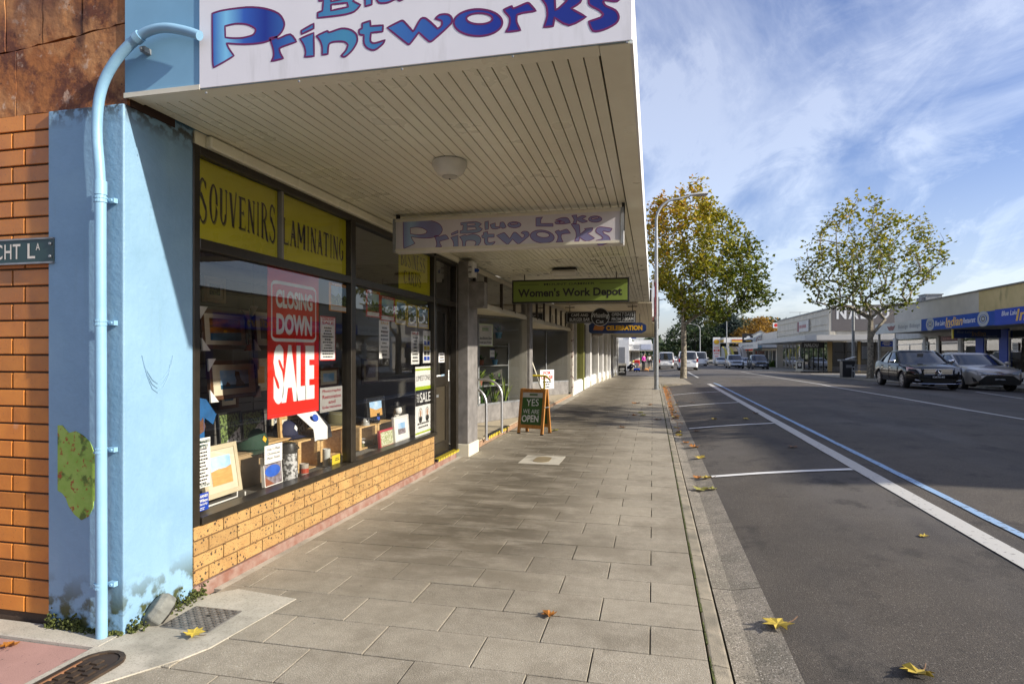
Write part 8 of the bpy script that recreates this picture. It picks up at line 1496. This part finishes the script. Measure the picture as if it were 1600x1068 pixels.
# ================================================================ people and the mobility scooter
m_skin = simple('skin', (.45, .27, .18), .6); m_blackc = simple('black_cloth', (.015, .015, .018), .9); m_mag = simple('magenta_jacket', (.50, .03, .30), .7); m_hair = simple('dark_hair', (.02, .015, .012), .7); m_greyc = simple('grey_cloth', (.2, .2, .2), .9)
def skinned(name, pts, edges, rad, mat, parent, root=0):
    me = bpy.data.meshes.new(name); me.from_pydata([tuple(p) for p in pts], edges, []); o = bpy.data.objects.new(name, me); C.objects.link(o); me.materials.append(mat); o.parent = parent
    sk = o.modifiers.new('skin', 'SKIN'); sk.use_smooth_shade = True
    if not me.skin_vertices: me.attributes
    lay_ = me.skin_vertices[0].data if me.skin_vertices else None
    if lay_ is not None:
        for i, r_ in enumerate(rad): lay_[i].radius = (r_, r_); lay_[i].use_root = (i == root)
    ss = o.modifiers.new('sub', 'SUBSURF'); ss.levels = 1; ss.render_levels = 1; return o
def human(name, label, loc, rot, J, top, legs, hair=m_hair, capm=None):
    """J: joints in metres local to the feet"""
    t = thing(name, label, 'person', loc, rot); k = ['pelvis', 'chest', 'neck', 'head', 'ls', 'le', 'lh', 'rs', 're', 'rh', 'lhip', 'lk', 'la', 'lt', 'rhip', 'rk', 'ra', 'rt']; P = [J[a] for a in k]; E = [(0, 1), (1, 2), (2, 3), (1, 4), (4, 5), (5, 6), (1, 7), (7, 8), (8, 9), (0, 10), (10, 11), (11, 12), (12, 13), (0, 14), (14, 15), (15, 16), (16, 17)]
    skinned('body', P, E, [.11, .12, .05, .085, .055, .04, .035, .055, .04, .035, .08, .055, .04, .03, .08, .055, .04, .03], m_skin, t)
    hd = Vector(J['head']); b = lumpy(tuple(hd+Vector((0, 0, .03))), .085, .095, .115, 10, 8, .02, 3); b.local = True; b.build('head', m_skin, t, smooth=True); fwd = Vector(J.get('face', (0, -1, 0))).normalized()
    b = lumpy(tuple(hd-fwd*.02+Vector((0, 0, .06))), .10, .105, .105, 10, 8, .04, 4); b.local = True; b.build('hair', hair if capm is None else capm, t, smooth=True)
    b = MB(local=True); c_ = hd+fwd*.095; b.tube([c_+Vector((0, 0, .02)), c_+fwd*.02-Vector((0, 0, .01))], .012, 5); b.build('nose', m_skin, t)
    if capm is not None: b = MB(local=True); c_ = hd+fwd*.13+Vector((0, 0, .08)); s_ = Vector((fwd.y, -fwd.x, 0))*.08; b.add([c_-s_-fwd*.05, c_+s_-fwd*.05, c_+s_*.7+fwd*.06, c_-s_*.7+fwd*.06], [(0, 1, 2, 3)]); b.build('cap_peak', capm, t)
    skinned('jacket', [J['pelvis'], (Vector(J['pelvis'])+Vector(J['chest']))/2, J['chest'], J['ls'], J['le'], Vector(J['le']).lerp(Vector(J['lh']), .8), J['rs'], J['re'], Vector(J['re']).lerp(Vector(J['rh']), .8)], [(0, 1), (1, 2), (2, 3), (3, 4), (4, 5), (2, 6), (6, 7), (7, 8)], [.15, .15, .16, .08, .062, .05, .08, .062, .05], top, t)
    skinned('trousers', [J['pelvis'], J['lhip'], J['lk'], J['la'], J['rhip'], J['rk'], J['ra']], [(0, 1), (1, 2), (2, 3), (0, 4), (4, 5), (5, 6)], [.14, .10, .07, .055, .10, .07, .055], legs, t)
    for s_ in 'lr': b = MB(local=True); a = Vector(J[s_+'a']); f_ = Vector(J[s_+'t']); b.tube([a+Vector((0, 0, -.03)), f_], [.05, .04], 6); b.build('shoe', m_black, t)
    return t
stand = dict(pelvis=(0, 0, .92), chest=(0, -.02, 1.28), neck=(0, -.03, 1.42), head=(0, -.07, 1.52), ls=(.17, -.02, 1.34), le=(.24, .02, 1.08), lh=(.20, -.16, .92), rs=(-.17, -.02, 1.34), re=(-.24, .02, 1.08), rh=(-.2, -.16, .92), lhip=(.09, 0, .86), lk=(.10, -.02, .48), la=(.10, .02, .08), lt=(.10, -.14, .04), rhip=(-.09, 0, .86), rk=(-.11, .0, .48), ra=(-.12, .04, .08), rt=(-.12, -.12, .04))
crouch = dict(pelvis=(0, .12, .34), chest=(0, -.16, .66), neck=(0, -.26, .76), head=(0, -.34, .84), ls=(.17, -.18, .68), le=(.2, -.38, .46), lh=(.12, -.58, .36), rs=(-.17, -.18, .68), re=(-.2, -.38, .46), rh=(-.10, -.58, .36), lhip=(.1, .1, .34), lk=(.16, -.30, .46), la=(.14, .02, .08), lt=(.15, -.14, .04), rhip=(-.1, .1, .34), rk=(-.16, -.30, .44), ra=(-.14, .04, .08), rt=(-.15, -.12, .04))
def gp(px_, py_):   # pixel to the footpath, following the fall of the street
    h = 0
    for _ in range(14): p = atZ(px_, py_, h); h = .5*h+.5*slope(p.y)
    return Vector((p.x, p.y, slope(p.y)))
p = gp(1005.5, 580); human('person', 'person in a magenta jacket and black leggings standing on the far footpath', p, math.radians(60), stand, m_mag, m_blackc)
p2 = gp(984, 580); human('person', 'person crouching in black clothes and a yellow cap beside the scooter', p2, math.radians(80), crouch, m_blackc, m_blackc, capm=m_yel)
p3 = gp(995, 580.5); sc = thing('mobility_scooter', 'red and blue mobility scooter parked on the far footpath', 'scooter', p3, 0); 
for (x, y) in ((-.22, .3), (.22, .3), (0, -.45)): b = MB(local=True); b.lathe([(.06, -.04), (.12, -.05), (.12, .05), (.06, .04)], (x, y, .12), 12, 0); b.build('wheel', m_tyre, sc)
box_l(sc, 'deck', m_royal, -.27, .27, -.5, .45, .16, .30, bev=.04); box_l(sc, 'seat', m_red, -.24, .24, .0, .42, .52, .64, bev=.04); box_l(sc, 'backrest', m_red, -.24, .24, .38, .48, .62, 1.05, bev=.03); box_l(sc, 'seat_post', m_black, -.06, .06, .15, .27, .3, .52); b = MB(local=True); b.tube([(0, -.42, .25), (0, -.30, .85)], .03, 6); b.tube([(-.24, -.28, .88), (.24, -.28, .88)], .02, 6); b.build('tiller', m_black, sc); box_l(sc, 'basket', m_greytxt, -.2, .2, -.62, -.40, .55, .78)
for k, (px_, py_, mt_, lb) in enumerate(((1014, 575, m_wtxt, 'distant person in a white top walking away'), (1016.5, 575, m_blackc, 'distant person in dark clothes walking away'))):
    p = gp(px_, py_-1.5); human('person', lb, p, math.pi, stand, mt_, m_blackc)
p = gp(1009.5, 579.5); dg = thing('dog', 'small tan dog lying by the person in magenta', 'dog', p, .3); b = MB(local=True); b = lumpy((0, 0, .16), .28, .13, .13, 10, 6, .05, 2); b.local = True; b.build('body', simple('tan_fur', (.45, .22, .08), .9), dg, smooth=True); b = lumpy((.30, 0, .30), .11, .08, .09, 8, 6, .05, 3); b.local = True; b.build('head', simple('tan_fur', (.45, .22, .08), .9), dg, smooth=True)
for x, y in ((.18, .08), (.18, -.08), (-.2, .08), (-.2, -.08)): b = MB(local=True); b.tube([(x, y, .14), (x+.03, y, .0)], [.04, .025], 6); b.build('leg', simple('tan_fur', (.45, .22, .08), .9), dg)
b = MB(local=True); b.tube([(-.26, 0, .2), (-.4, 0, .3)], [.03, .015], 5); b.build('tail', simple('tan_fur', (.45, .22, .08), .9), dg)
